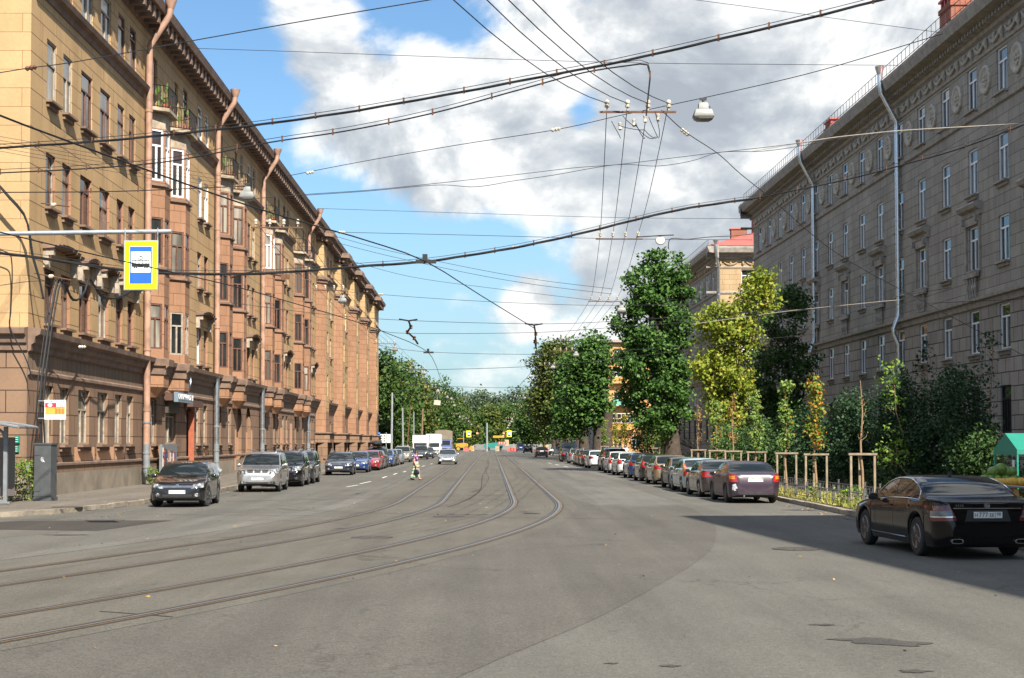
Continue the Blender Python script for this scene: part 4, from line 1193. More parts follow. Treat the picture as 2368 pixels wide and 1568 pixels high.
def car_shell(T):
    """lofted body: ring of points per station along the car, wheel arches cut into the sides"""
    L, W = T['L'], T['W']; r = T['r']; R = r + .055
    xs = set(np.round(np.linspace(0, L, int(L / .11)), 3).tolist()) | {0, .03, .08, .16, .30, L, L - .03, L - .08, L - .16, L - .30}
    for c in T['wb']:
        xs |= {round(c + R * math.cos(a), 4) for a in np.linspace(0, PI, 15)} | {round(c - R - .006, 4), round(c + R + .006, 4)}
    for a, b in [T['win'], T['rear'], T['front']] + T['pil']: xs |= {a, b}
    xs = np.array(sorted(xs))
    keep = [0]
    for i in range(1, len(xs)):
        if xs[i] - xs[keep[-1]] > .004: keep.append(i)
    xs = xs[keep]
    top = pchip(*zip(*T['top']), xs); belt = np.minimum(pchip(*zip(*T['belt']), xs), top - .015)
    e = np.minimum(xs, L - xs)
    hw = W / 2 * (1 - .30 * np.clip(1 - e / .42, 0, 1) ** 2.6 - .012 * np.clip(1 - e / 1.4, 0, 1))
    base = T['clear'] + .10 * np.clip(1 - e / .35, 0, 1) ** 1.5
    arch = base.copy()
    for c in T['wb']:
        d = np.abs(xs - c); inn = d <= R + .0005
        arch = np.where(inn, np.maximum(arch, r + np.sqrt(np.maximum(R * R - d * d, 0))), arch)
    arch = np.minimum(arch, belt - .06)
    rings = []
    for i, x in enumerate(xs):
        b0, s, t, w, bb = arch[i], belt[i], top[i], hw[i], base[i]
        c = max(t - s, 0.0)
        fl = .018 if arch[i] > base[i] + .02 else 0.0
        wr = w * .965 - T['tum'] * max(c - .10, 0) - .03 * min(1, c / .1)
        pts = [(0, b0), (w * .70, b0), (w * .945 + fl, b0 + .005), (w * .985 + fl, b0 + .22 * (s - b0)), (w + fl * .6, b0 + .55 * (s - b0)), (w * .997, b0 + .80 * (s - b0)), (w * .975, s),
               (w * .955 - .01, s + .10 * c), (w * .955 - (w * .955 - wr) * .5, s + .48 * c), (wr, s + .86 * c), (wr - .05, s + .925 * c), (wr * .68, s + .975 * c), (wr * .35, t - .004), (0, t)]
        rings.append(pts)
    N = len(rings[0])
    V = []
    for i, x in enumerate(xs):
        X = L / 2 - x
        for (y, z) in rings[i]: V.append((X, y, z))
        for (y, z) in rings[i][1:-1]: V.append((X, -y, z))
    per = N + N - 2
    def idx(i, j, side):
        if side > 0 or j in (0, N - 1): return i * per + j
        return i * per + N + j - 1
    groups = {'body': [], 'windshield': [], 'rear_window': [], 'side_window+': [], 'side_window-': [], 'trim': []}
    def inr(a, b, rg): return a >= rg[0] - 1e-3 and b <= rg[1] + 1e-3
    for i in range(len(xs) - 1):
        a, b = xs[i], xs[i + 1]
        for j in range(N - 1):
            for sd in (1, -1):
                f = (idx(i, j, sd), idx(i, j + 1, sd), idx(i + 1, j + 1, sd), idx(i + 1, j, sd))
                if sd < 0: f = f[::-1]
                g = 'body'
                if j in (7, 8) and inr(a, b, T['win']):
                    g = 'side_window+' if sd > 0 else 'side_window-'
                    if any(inr(a, b, p) for p in T['pil']): g = 'trim'
                elif j >= 10 and inr(a, b, T['front']): g = 'windshield'
                elif j >= 10 and inr(a, b, T['rear']): g = 'rear_window'
                elif j in (0, 1): g = 'trim'
                groups[g].append(f)
    for i, k in ((0, 1), (len(xs) - 1, -1)):
        ring = [idx(i, j, 1) for j in range(N)] + [idx(i, j, -1) for j in range(N - 2, 0, -1)]
        groups['body'].append(tuple(ring if k < 0 else ring[::-1]))
    return V, groups

def sub_mesh(V, faces):
    mp = {}; vv = []; ff = []
    for f in faces:
        g = []
        for k in f:
            if k not in mp: mp[k] = len(vv); vv.append(V[k])
            g.append(mp[k])
        ff.append(tuple(g))
    return vv, ff
SHELLS = {}
def shell_of(kind):
    if kind not in SHELLS:
        V, g = car_shell(TYPES[kind])
        allf = [f for k in g for f in g[k]]
        bv = BVHTree.FromPolygons([Vector(v) for v in V], allf)
        SHELLS[kind] = (V, g, bv)
    return SHELLS[kind]

class Skin:
    """patches that hug the body: quads given in (y,z) seen from front/rear or (x,z) seen from a side"""
    def __init__(s, kind): s.T = TYPES[kind]; s.bv = shell_of(kind)[2]
    def hit(s, a, z, face):
        if face in ('F', 'R'):
            sg = 1 if face == 'F' else -1
            h = s.bv.ray_cast(Vector((6 * sg, a, z)), Vector((-sg, 0, 0)))
            n = Vector((sg, 0, 0))
        else:
            sg = 1 if face == 'L' else -1
            h = s.bv.ray_cast(Vector((a, 6 * sg, z)), Vector((0, -sg, 0)))
            n = Vector((0, sg, 0))
        if h[0] is None: return None, n
        nn = h[1] if h[1].dot(n) > 0 else -h[1]
        return h[0], nn
    def patch(s, mb, quad, face, off=.006, n=6, m=4, mat=0, skirt=.012):
        """quad: four (a,z) corners in order"""
        (a0, b0), (a1, b1), (a2, b2), (a3, b3) = quad
        pts = []; last = None
        for j in range(m + 1):
            for i in range(n + 1):
                u, v = i / n, j / m
                a = (1 - v) * ((1 - u) * a0 + u * a1) + v * ((1 - u) * a3 + u * a2)
                z = (1 - v) * ((1 - u) * b0 + u * b1) + v * ((1 - u) * b3 + u * b2)
                p, nn = s.hit(a, z, face)
                if p is None:
                    p = last if last is not None else (Vector((s.T['L'] / 2 * (1 if face == 'F' else -1), a, z)) if face in 'FR' else Vector((a, s.T['W'] / 2 * (1 if face == 'L' else -1), z)))
                    nn = nn * 0
                else: last = p
                pts.append(p + nn * off)
        k = (n + 1)
        faces = [(j * k + i, j * k + i + 1, (j + 1) * k + i + 1, (j + 1) * k + i) for j in range(m) for i in range(n)]
        mb.add(pts, faces, mat)

def make_wheel(name, parent, x, y, r, w, rim, spokes=5, side=1, steer=0.0):
    mb = MB(); M = Matrix.Rotation(steer, 3, 'Z') @ Matrix.Rotation(-PI / 2 * side, 3, 'X')
    mb.lathe([(r * .60, -w / 2), (r * .90, -w / 2), (r * .985, -w / 2 + .025), (r, -w * .2), (r, w * .2), (r * .985, w / 2 - .025), (r * .90, w / 2), (r * .62, w / 2 - .006), (r * .60, w / 2 - .03)], (x, y, r), 26, 0, M)
    o = mb.build(name, M_TYRE, parent, smooth=35)
    rb_ = MB()
    rb_.lathe([(r * .63, w / 2 - .004), (r * .60, w / 2 + .002), (r * .56, w / 2 - .012), (r * .54, w / 2 - .06), (0, w / 2 - .07)], (x, y, r), 26, 1 if spokes else 0, M)
    rb_.lathe([(r * .645, w / 2 - .006), (r * .62, w / 2 + .004), (r * .57, w / 2 - .006)], (x, y, r), 26, 0, M)
    for k in range(spokes):
        a = 2 * PI * k / spokes + .3
        for da in ((-.10, .10) if spokes <= 6 else (0,)):
            c, s_ = math.cos(a), math.sin(a)
            q = [Vector((.12 * r * math.cos(a + da * 4), .12 * r * math.sin(a + da * 4), w / 2 - .020)), Vector((.60 * r * math.cos(a + da * 1.3), .60 * r * math.sin(a + da * 1.3), w / 2 - .008))]
            rb_.tube([M @ p + Vector((x, y, r)) for p in q], r * .045, 5, 0)
    rb_.lathe([(r * .17, w / 2 - .03), (r * .15, w / 2 - .005), (0, w / 2)], (x, y, r), 12, 0, M)
    rb_.build('rim', [rim, M_RIMS], o, smooth=35)
    return o

def plate(parent, skin, face, z, txt, region, y=0.0, extra=True):
    sg = 1 if face == 'F' else -1
    p, _ = skin.hit(y, z, face)
    X = p.x + sg * .012
    pb = MB(); pb.box((X, y, z), (.012, .52, .112), 0)
    pb.box((X - sg * .004, y, z), (.012, .545, .132), 1)
    o = pb.build('number_plate', [M_PLATE, M_PLAST], parent)
    if txt:
        base = Matrix.Translation((X + sg * .008, y, z)) @ Matrix(((0, 0, sg, 0), (sg, 0, 0, 0), (0, 1, 0, 0), (0, 0, 0, 1)))
        def put(s, size, ux, uz=0.0): text_mesh(s, size, 'lettering', M_PLTXT, o, .001, M=base @ Matrix.Translation((ux, uz, 0)), spacing=1.0)
        put(txt[0], .085, -.215, -.006); put(txt[1:4], .112, -.085, .0); put(txt[4:], .085, .07, -.006); put(region, .082, .195, .012)
        lb_ = MB(); lb_.box((X + sg * .007, y + sg * .132, z), (.002, .004, .10), 0); lb_.build('plate_divider', M_PLTXT, o)
    return o

def make_car(kind, name, label, cat, loc, heading, pm, group=None, plate_txt=None, region='178', view='F', rim=None, spokes=5, lod=1, steer=0.0, style=None, roofbox=False, dents=False, tail=None, black_low=False, sticker=False):
    """heading: direction of the nose (radians, 0 = +X). Parts stay children of an Empty at the ground."""
    T = TYPES[kind]; V, g, _ = shell_of(kind); sk = Skin(kind); st = style or {}
    root = empty(name, loc, heading, label, cat, group)
    L, W = T['L'], T['W']
    vv, ff = sub_mesh(V, g['body']); vt, ft = sub_mesh(V, g['trim'])
    mb = MB(); mb.add(vv, ff, 0); mb.add(vt, ft, 1)
    mb.build('body', [pm, M_PLAST], root, smooth=28)
    for k in ('windshield', 'rear_window', 'side_window+', 'side_window-'):
        if g[k]:
            vv, ff = sub_mesh(V, g[k]); m_ = MB(); m_.add(vv, ff, 0); m_.build(k.rstrip('+-'), M_CGLASS, root, smooth=40)
    # underside and dark wheel wells
    m_ = MB(); m_.box((0, 0, T['clear'] + .10), (L * .82, W * .60, .12), 0); m_.box((L / 2 - T['wb'][0], 0, .45), (.62, W * .58, .34), 0); m_.box((L / 2 - T['wb'][1], 0, .45), (.62, W * .58, .34), 0)
    m_.tube([(L / 2 - .5, -W * .28, .25), (-L / 2 + .4, -W * .28, .24)], .035, 6, 0)
    m_.build('underbody', M_PLAST, root)
    r = T['r']
    for ax, c in enumerate(T['wb']):
        for sd in (1, -1):
            make_wheel('wheel', root, L / 2 - c, sd * (W / 2 - .115), r, .205, rim or M_RIM, spokes, sd, steer if ax == 0 else 0)
    hz = pchip(*zip(*T['belt']), [.45])[0]; bz = pchip(*zip(*T['top']), [.10])[0]
    # headlights, grilles, fog lamps
    if view == 'F' or lod > 1:
        for sd in (1, -1):
            hb = MB(); o_ = st.get('head', ((.46, bz - .14), (.92, bz - .12), (.90, bz + .06), (.50, bz - .01)))
            q = [(sd * a * W / 2, z) for a, z in o_]
            sk.patch(hb, q, 'F', .008, 8, 4); hb.build('headlight', M_LAMP, root, smooth=40)
            fb = MB(); q = [(sd * a * W / 2, z) for a, z in ((.60, .34), (.80, .34), (.80, .46), (.60, .46))]
            sk.patch(fb, q, 'F', .006, 4, 3, 0)
            p, n_ = sk.hit(sd * .70 * W / 2, .40, 'F')
            if p is not None: fb.lathe([(.062, -.005), (.058, .014), (.05, .02), (0, .022)], p + Vector((.006, 0, 0)), 12, 1, Matrix.Rotation(PI / 2, 3, 'Y'))
            fb.build('fog_lamp', [M_PLAST, M_LAMP], root, smooth=40)
        gb = MB(); go = st.get('grille', ((-.40, bz - .13), (.40, bz - .13), (.42, bz - .03), (-.42, bz - .03)))
        sk.patch(gb, [(a * W / 2, z) for a, z in go], 'F', .007, 8, 3, 0)
        nb_ = st.get('bars', 2)
        z0, z1 = go[0][1], go[3][1]
        for k in range(nb_):
            z = z0 + (k + .7) * (z1 - z0) / (nb_ + .4); w_ = abs(go[0][0])
            sk.patch(gb, [(-w_ * W / 2, z - .008), (w_ * W / 2, z - .008), (w_ * W / 2, z + .008), (-w_ * W / 2, z + .008)], 'F', .014, 8, 1, 1)
        for k in range(st.get('vbars', 0)):
            a = (-.5 + (k + .5) / st['vbars']) * .8 * W / 2 * .9
            sk.patch(gb, [(a - .03, z0), (a + .03, z0), (a + .03, z1), (a - .03, z1)], 'F', .016, 2, 2, 2)
        gb.build('grille', [M_PLAST, M_CHROME, pm], root)
        lb2 = MB(); sk.patch(lb2, [(-.50 * W / 2, .27), (.50 * W / 2, .27), (.54 * W / 2, .42), (-.54 * W / 2, .42)], 'F', .007, 8, 2, 0)
        for k in range(3): sk.patch(lb2, [(-.5 * W / 2, .29 + .04 * k), (.5 * W / 2, .29 + .04 * k), (.5 * W / 2, .302 + .04 * k), (-.5 * W / 2, .302 + .04 * k)], 'F', .012, 8, 1, 1)
        lb2.build('lower_grille', [M_PLAST, M_TYRE], root)
        if black_low:
            bb_ = MB(); sk.patch(bb_, [(-.86 * W / 2, .30), (.86 * W / 2, .30), (.80 * W / 2, .41), (-.80 * W / 2, .41)], 'F', .010, 14, 2); bb_.build('bumper_skid', M_PLAST, root)
        plate(root, sk, 'F', st.get('pz', .50), plate_txt if view == 'F' else None, region)
        em = MB(); p, _ = sk.hit(0, (z0 + z1) / 2 + .02, 'F')
        rot = Matrix.Rotation(PI / 2, 3, 'Y')
        c = p + Vector((.014, 0, 0))
        em.lathe([(.060, 0), (.058, .010), (.047, .012), (.045, .006), (0, .006)], c, 16, 0, rot)
        if st.get('emblem') == 'vw':
            def seg(a, b): em.tube([c + Vector((.011, a[0], a[1])), c + Vector((.011, b[0], b[1]))], .005, 4, 0)
            for a, b in (((-.036, .03), (-.018, -.036)), ((-.018, -.036), (0, 0)), ((0, 0), (.018, -.036)), ((.018, -.036), (.036, .03)), ((-.02, .042), (0, .008)), ((0, .008), (.02, .042))): seg(a, b)
        elif st.get('emblem') == 'bar':
            em.box(c + Vector((.012, 0, 0)), (.008, .15, .026), 0)
        em.build('badge', M_CHROME, root, smooth=40)
    # tail lamps, rear bumper, boot seam
    if view == 'R' or lod > 1:
        tz = pchip(*zip(*T['belt']), [L - .30])[0]
        tl = tail or st.get('tail', 'wide')
        tm = st.get('tmat', M_TAILR)
        if tl == 'wide': qs = [((.52, tz - .20), (.97, tz - .22), (.96, tz - .02), (.58, tz - .03))]
        elif tl == 'tall': qs = [((.74, tz - .30), (.97, tz - .30), (.96, tz + .32), (.82, tz + .30))]
        elif tl == 'mid': qs = [((.66, tz - .24), (.97, tz - .26), (.97, tz + .03), (.74, tz + .02))]
        elif tl == 'round': qs = [((.76, tz - .22), (.96, tz - .22), (.96, tz + .08), (.76, tz + .08))]
        else: qs = [((.55, tz - .24), (.96, tz - .24), (.96, tz - .06), (.55, tz - .06))]
        for sd in (1, -1):
            tb_ = MB()
            for q in qs:
                sk.patch(tb_, [(sd * a * W / 2, z) for a, z in q], 'R', .009, 8, 5, 0)
                # outer amber field and small clear reversing field
                (a0, z0), (a1, z1), (a2, z2), (a3, z3) = q
                f = lambda u, v: ((1 - v) * ((1 - u) * a0 + u * a1) + v * ((1 - u) * a3 + u * a2), (1 - v) * ((1 - u) * z0 + u * z1) + v * ((1 - u) * z3 + u * z2))
                if st.get('amber'):
                    sk.patch(tb_, [(sd * a * W / 2, z) for a, z in (f(.30, .35), f(.95, .35), f(.95, .92), f(.30, .85))], 'R', .013, 6, 3, 1)
                else:
                    sk.patch(tb_, [(sd * a * W / 2, z) for a, z in (f(.12, .40), f(.52, .38), f(.52, .66), f(.12, .66))], 'R', .013, 5, 2, 2)
            tb_.build('tail_light', [tm, M_TAILO, M_TAILC], root, smooth=40)
        sb = MB()
        sk.patch(sb, [(-.74 * W / 2, tz - .30), (.74 * W / 2, tz - .30), (.74 * W / 2, tz - .29), (-.74 * W / 2, tz - .29)], 'R', .003, 12, 1, 0)
        sk.patch(sb, [(-.80 * W / 2, .30), (.80 * W / 2, .30), (.80 * W / 2, .345), (-.80 * W / 2, .345)], 'R', .006, 12, 1, 0)
        sb.build('bumper_seam', M_PLAST, root)
        pz = st.get('rpz', tz - .13 if kind in ('sedan', 'limo', 'boxy') else tz - .22)
        plate(root, sk, 'R', pz, plate_txt if view == 'R' else None, region)
        if kind in ('sedan', 'hatch', 'wagon', 'suv', 'limo') and st.get('chrome', True):
            cb_ = MB(); sk.patch(cb_, [(-.20, pz + .092), (.20, pz + .092), (.20, pz + .101), (-.20, pz + .101)], 'R', .010, 8, 1); cb_.build('boot_handle', M_CHROME if st.get('chrome', True) is True else pm, root)
        ex = MB(); ex.tube([(-L / 2 + .25, W * .22, .27), (-L / 2 + .02, W * .22, .26)], .03, 8); ex.build('exhaust_pipe', M_CHROME, root)
    # doors: seams, handles, mirrors
    if lod > 0:
        sides = (1, -1) if lod > 1 else ((1,) if (view == 'F') else (1,))
        for sd, face in ((1, 'L'), (-1, 'R_')):
            fc = 'L' if sd > 0 else 'Q'
            seam = MB(); x0 = T['win'][0] - .12; seams = [x0] + [p[0] + .04 for p in T['pil'][:1]] + [min(T['wb'][1] - .30, T['win'][1] - .2)]
            for xx in seams:
                X = L / 2 - xx; zb = pchip(*zip(*T['belt']), [xx])[0]
                sk.patch(seam, [(X - .006, T['clear'] + .10), (X + .006, T['clear'] + .10), (X + .006, zb), (X - .006, zb)], fc, .0025, 1, 8)
            X0, X1 = L / 2 - seams[0], L / 2 - seams[-1]
            sk.patch(seam, [(X1, T['clear'] + .095), (X0, T['clear'] + .095), (X0, T['clear'] + .11), (X1, T['clear'] + .11)], fc, .0025, 8, 1)
            seam.build('door_seam', M_PLAST, root)
            for xx in seams[1:]:
                hb = MB(); X = L / 2 - xx + .16; zb = pchip(*zip(*T['belt']), [xx])[0] - .10
                sk.patch(hb, [(X - .09, zb - .018), (X + .09, zb - .018), (X + .09, zb + .018), (X - .09, zb + .018)], fc, .022, 4, 2); hb.build('door_handle', pm, root)
            mm = MB(); X = L / 2 - T['win'][0] - .02; zb = pchip(*zip(*T['belt']), [T['win'][0]])[0]
            mm.lathe([(0, -.10), (.055, -.095), (.085, -.05), (.088, .0), (.08, .05), (.05, .085), (0, .09)], (X, sd * (W / 2 + .085), zb + .07), 12, 0, Matrix.Rotation(-PI / 2, 3, 'X'), .55 , .78)
            mm.box((X, sd * (W / 2 - .01), zb + .02), (.06, .14, .035), 1)
            mm.box((X - .048, sd * (W / 2 + .085), zb + .07), (.006, .13, .10), 2)
            mm.build('mirror', [pm, M_PLAST, M_CGLASS], root, smooth=45)
    # window trim line, wipers, roof rails, aerial
    tr = MB()
    for y0, y1 in ((.55, .10), (-.02, -.5)):
        p0 = Vector((L / 2 - T['front'][0] - .02, y0 * W / 2, pchip(*zip(*T['top']), [T['front'][0] + .02])[0] + .0)); xx = T['front'][0] + .30
        p1 = Vector((L / 2 - xx, y1 * W / 2, pchip(*zip(*T['top']), [xx])[0] + .012))
        tr.tube([p0 + Vector((0, 0, .02)), p1], .008, 4)
    tr.build('wiper', M_PLAST, root)
    if T['rail']:
        for sd in (1, -1):
            rl = MB(); xa, xb = T['front'][1] + .25, T['rear'][0] - .15; zt = pchip(*zip(*T['top']), [(xa + xb) / 2])[0]
            y = sd * (W / 2 * .60); rl.tube([(L / 2 - xa, y, zt - .03), (L / 2 - xa - .12, y, zt + .06), (L / 2 - xb + .12, y, zt + .05), (L / 2 - xb, y, zt - .04)], .024, 6)
            rl.build('roof_rail', st.get('railmat', M_ZINC), root, smooth=40)
    if roofbox:
        rbx = MB(); zt = pchip(*zip(*T['top']), [2.4])[0]
        prof = [(-.95, .0, .05), (-.85, .30, .12), (-.5, .40, .20), (.4, .42, .22), (.85, .34, .14), (1.0, .12, .06)]
        vs = []; n = 12
        for (x, w_, h_) in prof:
            for k in range(n):
                a = 2 * PI * k / n; vs.append((x - .1, w_ * math.copysign(abs(math.cos(a)) ** .6, math.cos(a)), zt + .30 + h_ * math.copysign(abs(math.sin(a)) ** .6, math.sin(a))))
        rbx.add(vs, [(i * n + k, i * n + (k + 1) % n, (i + 1) * n + (k + 1) % n, (i + 1) * n + k) for i in range(len(prof) - 1) for k in range(n)] + [tuple(range(n)), tuple(range(len(prof) * n - 1, len(prof) * n - n - 1, -1))])
        for x in (-.5, .4): rbx.box((x, 0, zt + .05), (.06, 1.1, .06))
        b2 = rbx.build('roof_box', M_PLAST, root, smooth=50); b2['label'] = 'black roof box'
    return root, sk

# ---- paints
P_BLACK = paint('black_paint', (.005, .005, .006), 0, .16, 1.0, .05)
P_BLACKG = paint('glossy_black_paint', (.0022, .0022, .0026), 0, .12, .22, .004)
MATS['glossy_black_paint'].node_tree.nodes['Principled BSDF'].inputs['Specular IOR Level'].default_value = .30
P_SILV = paint('silver_paint', (.42, .40, .38), .75, .30)
P_SILV2 = paint('bright_silver_paint', (.50, .51, .52), .75, .28)
P_NAVY = paint('navy_paint', (.008, .012, .028), .2, .2)
P_BLUE = paint('blue_paint', (.018, .06, .24), .4, .22)
P_RED = paint('red_paint', (.34, .016, .022), .2, .22)
P_DKGREY = paint('dark_grey_paint', (.035, .037, .04), .5, .25)
P_GREEN = paint('dark_green_paint', (.014, .026, .022), .3, .3)
P_GOLD = paint('gold_beige_paint', (.40, .31, .20), .6, .3)
P_BEIGE = paint('pale_beige_paint', (.38, .35, .28), .55, .3)
P_PURP = paint('aubergine_paint', (.030, .016, .032), .15, .38, .25, .2)
P_LBLUE = paint('pale_blue_paint', (.36, .50, .53), .35, .28)
P_WHITE = paint('white_paint', (.72, .73, .73), 0, .28)
P_BROWNG = paint('brown_grey_paint', (.060, .045, .045), .5, .25)
P_DKRED = paint('maroon_paint', (.12, .018, .02), .3, .25)
P_LADA = paint('grey_green_paint', (.10, .11, .10), .1, .4, .6, .4)
P_BLUEV = paint('van_blue_paint', (.014, .035, .11), .2, .3)
P_MICRA = paint('dark_brown_paint', (.030, .024, .024), .4, .25)

GL, GR = 'cars parked along the left kerb', 'cars parked along the right kerb'
def put_left(kind, name, label, cat, x, Yfront, pm, yaw=0.0, **kw):
    """nose towards the camera; Yfront: front-axle distance"""
    T = TYPES[kind]; c = Yfront - T['wb'][0] + T['L'] / 2
    return make_car(kind, name, label, cat, (x, c, 0), -PI / 2 + yaw, pm, kw.pop('group', GL), view='F', **kw)
def put_right(kind, name, label, cat, x, Yrear, pm, yaw=0.0, **kw):
    T = TYPES[kind]; c = Yrear + T['wb'][1] - T['L'] / 2
    return make_car(kind, name, label, cat, (x, c, 0), PI / 2 + yaw, pm, kw.pop('group', GR), view='R', **kw)

put_left('hatch', 'parked_car', 'black five-door hatchback parked nearest on the left with front wheels turned', 'car', -10.0, 48.7, P_BLACK, .05, plate_txt='E606CO', region='178', steer=-.30, spokes=7, lod=2,
         style=dict(emblem='vw', bars=2, grille=((-.52, .63), (.52, .63), (.54, .70), (-.54, .70)), head=((.50, .60), (.93, .64), (.92, .79), (.56, .73)), pz=.50))
put_left('suv', 'parked_car', 'silver off-roader with roof rails behind the black hatchback', 'car', -9.62, 63.2, P_SILV, .03, plate_txt='Y732EK', region='47', lod=2, black_low=True, spokes=5,
         style=dict(emblem='bar', bars=1, vbars=2, grille=((-.46, .80), (.46, .80), (.50, .93), (-.50, .93)), head=((.52, .74), (.94, .78), (.93, 1.0), (.60, .93)), pz=.56, railmat=M_RIM))
put_left('suv', 'parked_car', 'black off-roader close behind the silver one, no roof rack', 'car', -9.55, 70.6, P_BLACK, .02, lod=2, style=dict(head=((.48, .74), (.92, .78), (.92, .95), (.52, .93))))
put_left('suv', 'parked_car', 'dark grey off-roader with pale mirrors, third of the close left group', 'car', -9.6, 75.6, P_DKGREY, .02, lod=2)
put_left('wagon', 'parked_car', 'navy estate car with roof bars heading the second left group', 'car', -9.35, 94.6, P_NAVY, .03, plate_txt='C928CH', region='98', lod=2, spokes=7, style=dict(grille=((-.46, .66), (.46, .66), (.50, .76), (-.50, .76)), bars=3, pz=.50))
put_left('hatch', 'parked_car', 'bright blue hatchback behind the navy estate', 'car', -9.0, 102.8, P_BLUE, .02)
put_left('hatch', 'parked_car', 'bright red hatchback in the left row', 'car', -8.75, 110.3, P_RED, .02)
put_left('hatch', 'parked_car', 'dull dark red small car tucked behind the bright red one', 'car', -8.8, 115.0, P_DKRED)
put_left('suv', 'parked_car', 'dark green off-roader carrying a black roof box', 'car', -8.9, 120.0, P_GREEN, .02, roofbox=True)
put_left('hatch', 'parked_car', 'deep blue small car behind the green off-roader', 'car', -8.75, 126.4, P_BLUE)
put_left('sedan', 'parked_car', 'black saloon between a deep blue car and a silver car', 'car', -8.75, 131.8, P_BLACK)
put_left('sedan', 'parked_car', 'silver saloon in front of the gold off-roader', 'car', -8.7, 139.5, P_SILV2)
put_left('suv', 'parked_car', 'gold beige off-roader standing clear in the left row', 'car', -8.75, 155.0, P_BEIGE)
put_left('hatch', 'parked_car', 'grey hatchback half hidden behind the gold off-roader', 'car', -8.6, 163.0, P_DKGREY)
put_left('suv', 'parked_car', 'charcoal off-roader behind the crossing woman', 'car', -7.9, 178.5, P_DKGREY, .02)
put_left('sedan', 'parked_car', 'small black saloon in front of the white box van', 'car', -7.6, 190.0, P_BLACK)
o_, _ = put_left('sedan', 'driving_car', 'silver saloon driving towards the camera with lights on', 'car', -3.65, 139.5, P_SILV2, 0.0, group='moving traffic', plate_txt=None, style=dict(head=((.50, .58), (.92, .60), (.92, .76), (.54, .70)), grille=((-.42, .60), (.42, .60), (.44, .72), (-.44, .72)), bars=4))

SK_R0 = put_right('sedan', 'parked_car', 'aubergine saloon with a scraped bumper and amber lamps, nearest in the right row', 'car', 9.12, 51.9, P_PURP, .02, plate_txt='H071OY', region='178', lod=2, spokes=0, rim=M_RIMS, style=dict(tail='mid', amber=True, rpz=.80))
put_right('sedan', 'parked_car', 'dark brown-grey saloon in front of the aubergine one', 'car', 8.95, 57.2, P_BROWNG, .02, lod=2, style=dict(tail='wide'))
put_right('sedan', 'parked_car', 'pale blue saloon with tall red and amber lamps', 'car', 8.98, 62.6, P_LBLUE, .02, lod=2, style=dict(tail='tall', amber=True, chrome=False))
put_right('boxy', 'parked_car', 'old boxy dull saloon beyond the pale blue one', 'car', 9.0, 67.4, P_LADA, .02, lod=2, spokes=0, rim=M_RIMS, style=dict(tail='low', chrome=False))
put_right('hatch', 'parked_car', 'gold beige hatchback with a clear number plate in the right row', 'car', 9.05, 73.8, P_GOLD, .02, plate_txt='H395MH', region='98', style=dict(tail='wide'))
put_right('hatch', 'parked_car', 'small dark brown car with round red lamps', 'car', 9.0, 79.6, P_MICRA, .02, style=dict(tail='round', chrome=False))
put_right('hatch', 'parked_car', 'blue hatchback parked on the right with clear tail lamps', 'car', 9.05, 86.4, P_BLUE, .02, style=dict(tail='wide'))
put_right('hatch', 'parked_car', 'white hatchback next to the blue hatchback on the right', 'car', 9.0, 93.8, P_WHITE, .02, style=dict(tail='mid', chrome=False))
put_right('hatch', 'parked_car', 'white small saloon with red lamps just this side of the tall grey off-roader', 'car', 8.95, 100.0, P_WHITE, .02, style=dict(tail='tall', chrome=False))
put_right('suv', 'parked_car', 'tall grey off-roader with dark rear glass', 'car', 9.1, 107.0, P_DKGREY, .02, style=dict(tail='tall'))
put_right('sedan', 'parked_car', 'white saloon beyond the tall grey off-roader', 'car', 8.95, 119.5, P_WHITE, .02, style=dict(tail='wide'))
put_right('hatch', 'parked_car', 'dark grey hatchback beyond the white saloon on the right', 'car', 8.9, 126.5, P_DKGREY, style=dict(tail='mid'))
put_right('hatch', 'parked_car', 'maroon hatchback in the right row', 'car', 8.95, 132.0, P_DKRED, style=dict(tail='tall'))
put_right('boxy', 'parked_car', 'cream older car beyond the maroon hatchback', 'car', 8.9, 137.5, P_BEIGE, style=dict(tail='low'))
put_right('wagon', 'parked_car', 'silver estate with roof rails near the big blue van', 'car', 8.9, 146.0, P_SILV2, style=dict(tail='mid'))
put_right('sedan', 'parked_car', 'black saloon beside the big blue van', 'car', 8.75, 158.0, P_BLACK, style=dict(tail='wide'))
put_right('van', 'parked_van', 'tall dark blue delivery van in the right row', 'van', 9.2, 167.0, P_BLUEV, style=dict(tail='tall', chrome=False), rim=M_RIMS, spokes=0)
put_right('sedan', 'parked_car', 'lone black saloon on the far right kerb in tree shade', 'car', 7.6, 206.0, P_BLACK, style=dict(tail='wide'))
make_car('hatch', 'parked_car', 'white car standing across the far right pavement', 'car', (10.6, 216, .12), PI, P_WHITE, GR, view='F')
put_right('sedan', 'parked_car', 'grey saloon beside the distant blue van', 'car', 7.9, 285.0, P_DKGREY, style=dict(tail='wide'))
put_right('van', 'parked_van', 'distant blue van near the road barriers', 'van', 7.4, 322.0, P_BLUEV, style=dict(tail='tall'))
make_car('sedan', 'parked_car', 'dark blue car on the path behind the young trees', 'car', (14.6, 92, .13), PI / 2 + .4, P_NAVY, GR, view='R')
put_left('sedan', 'parked_car', 'dark car parked beside the tarpaulin truck', 'car', -6.5, 262, P_DKGREY)

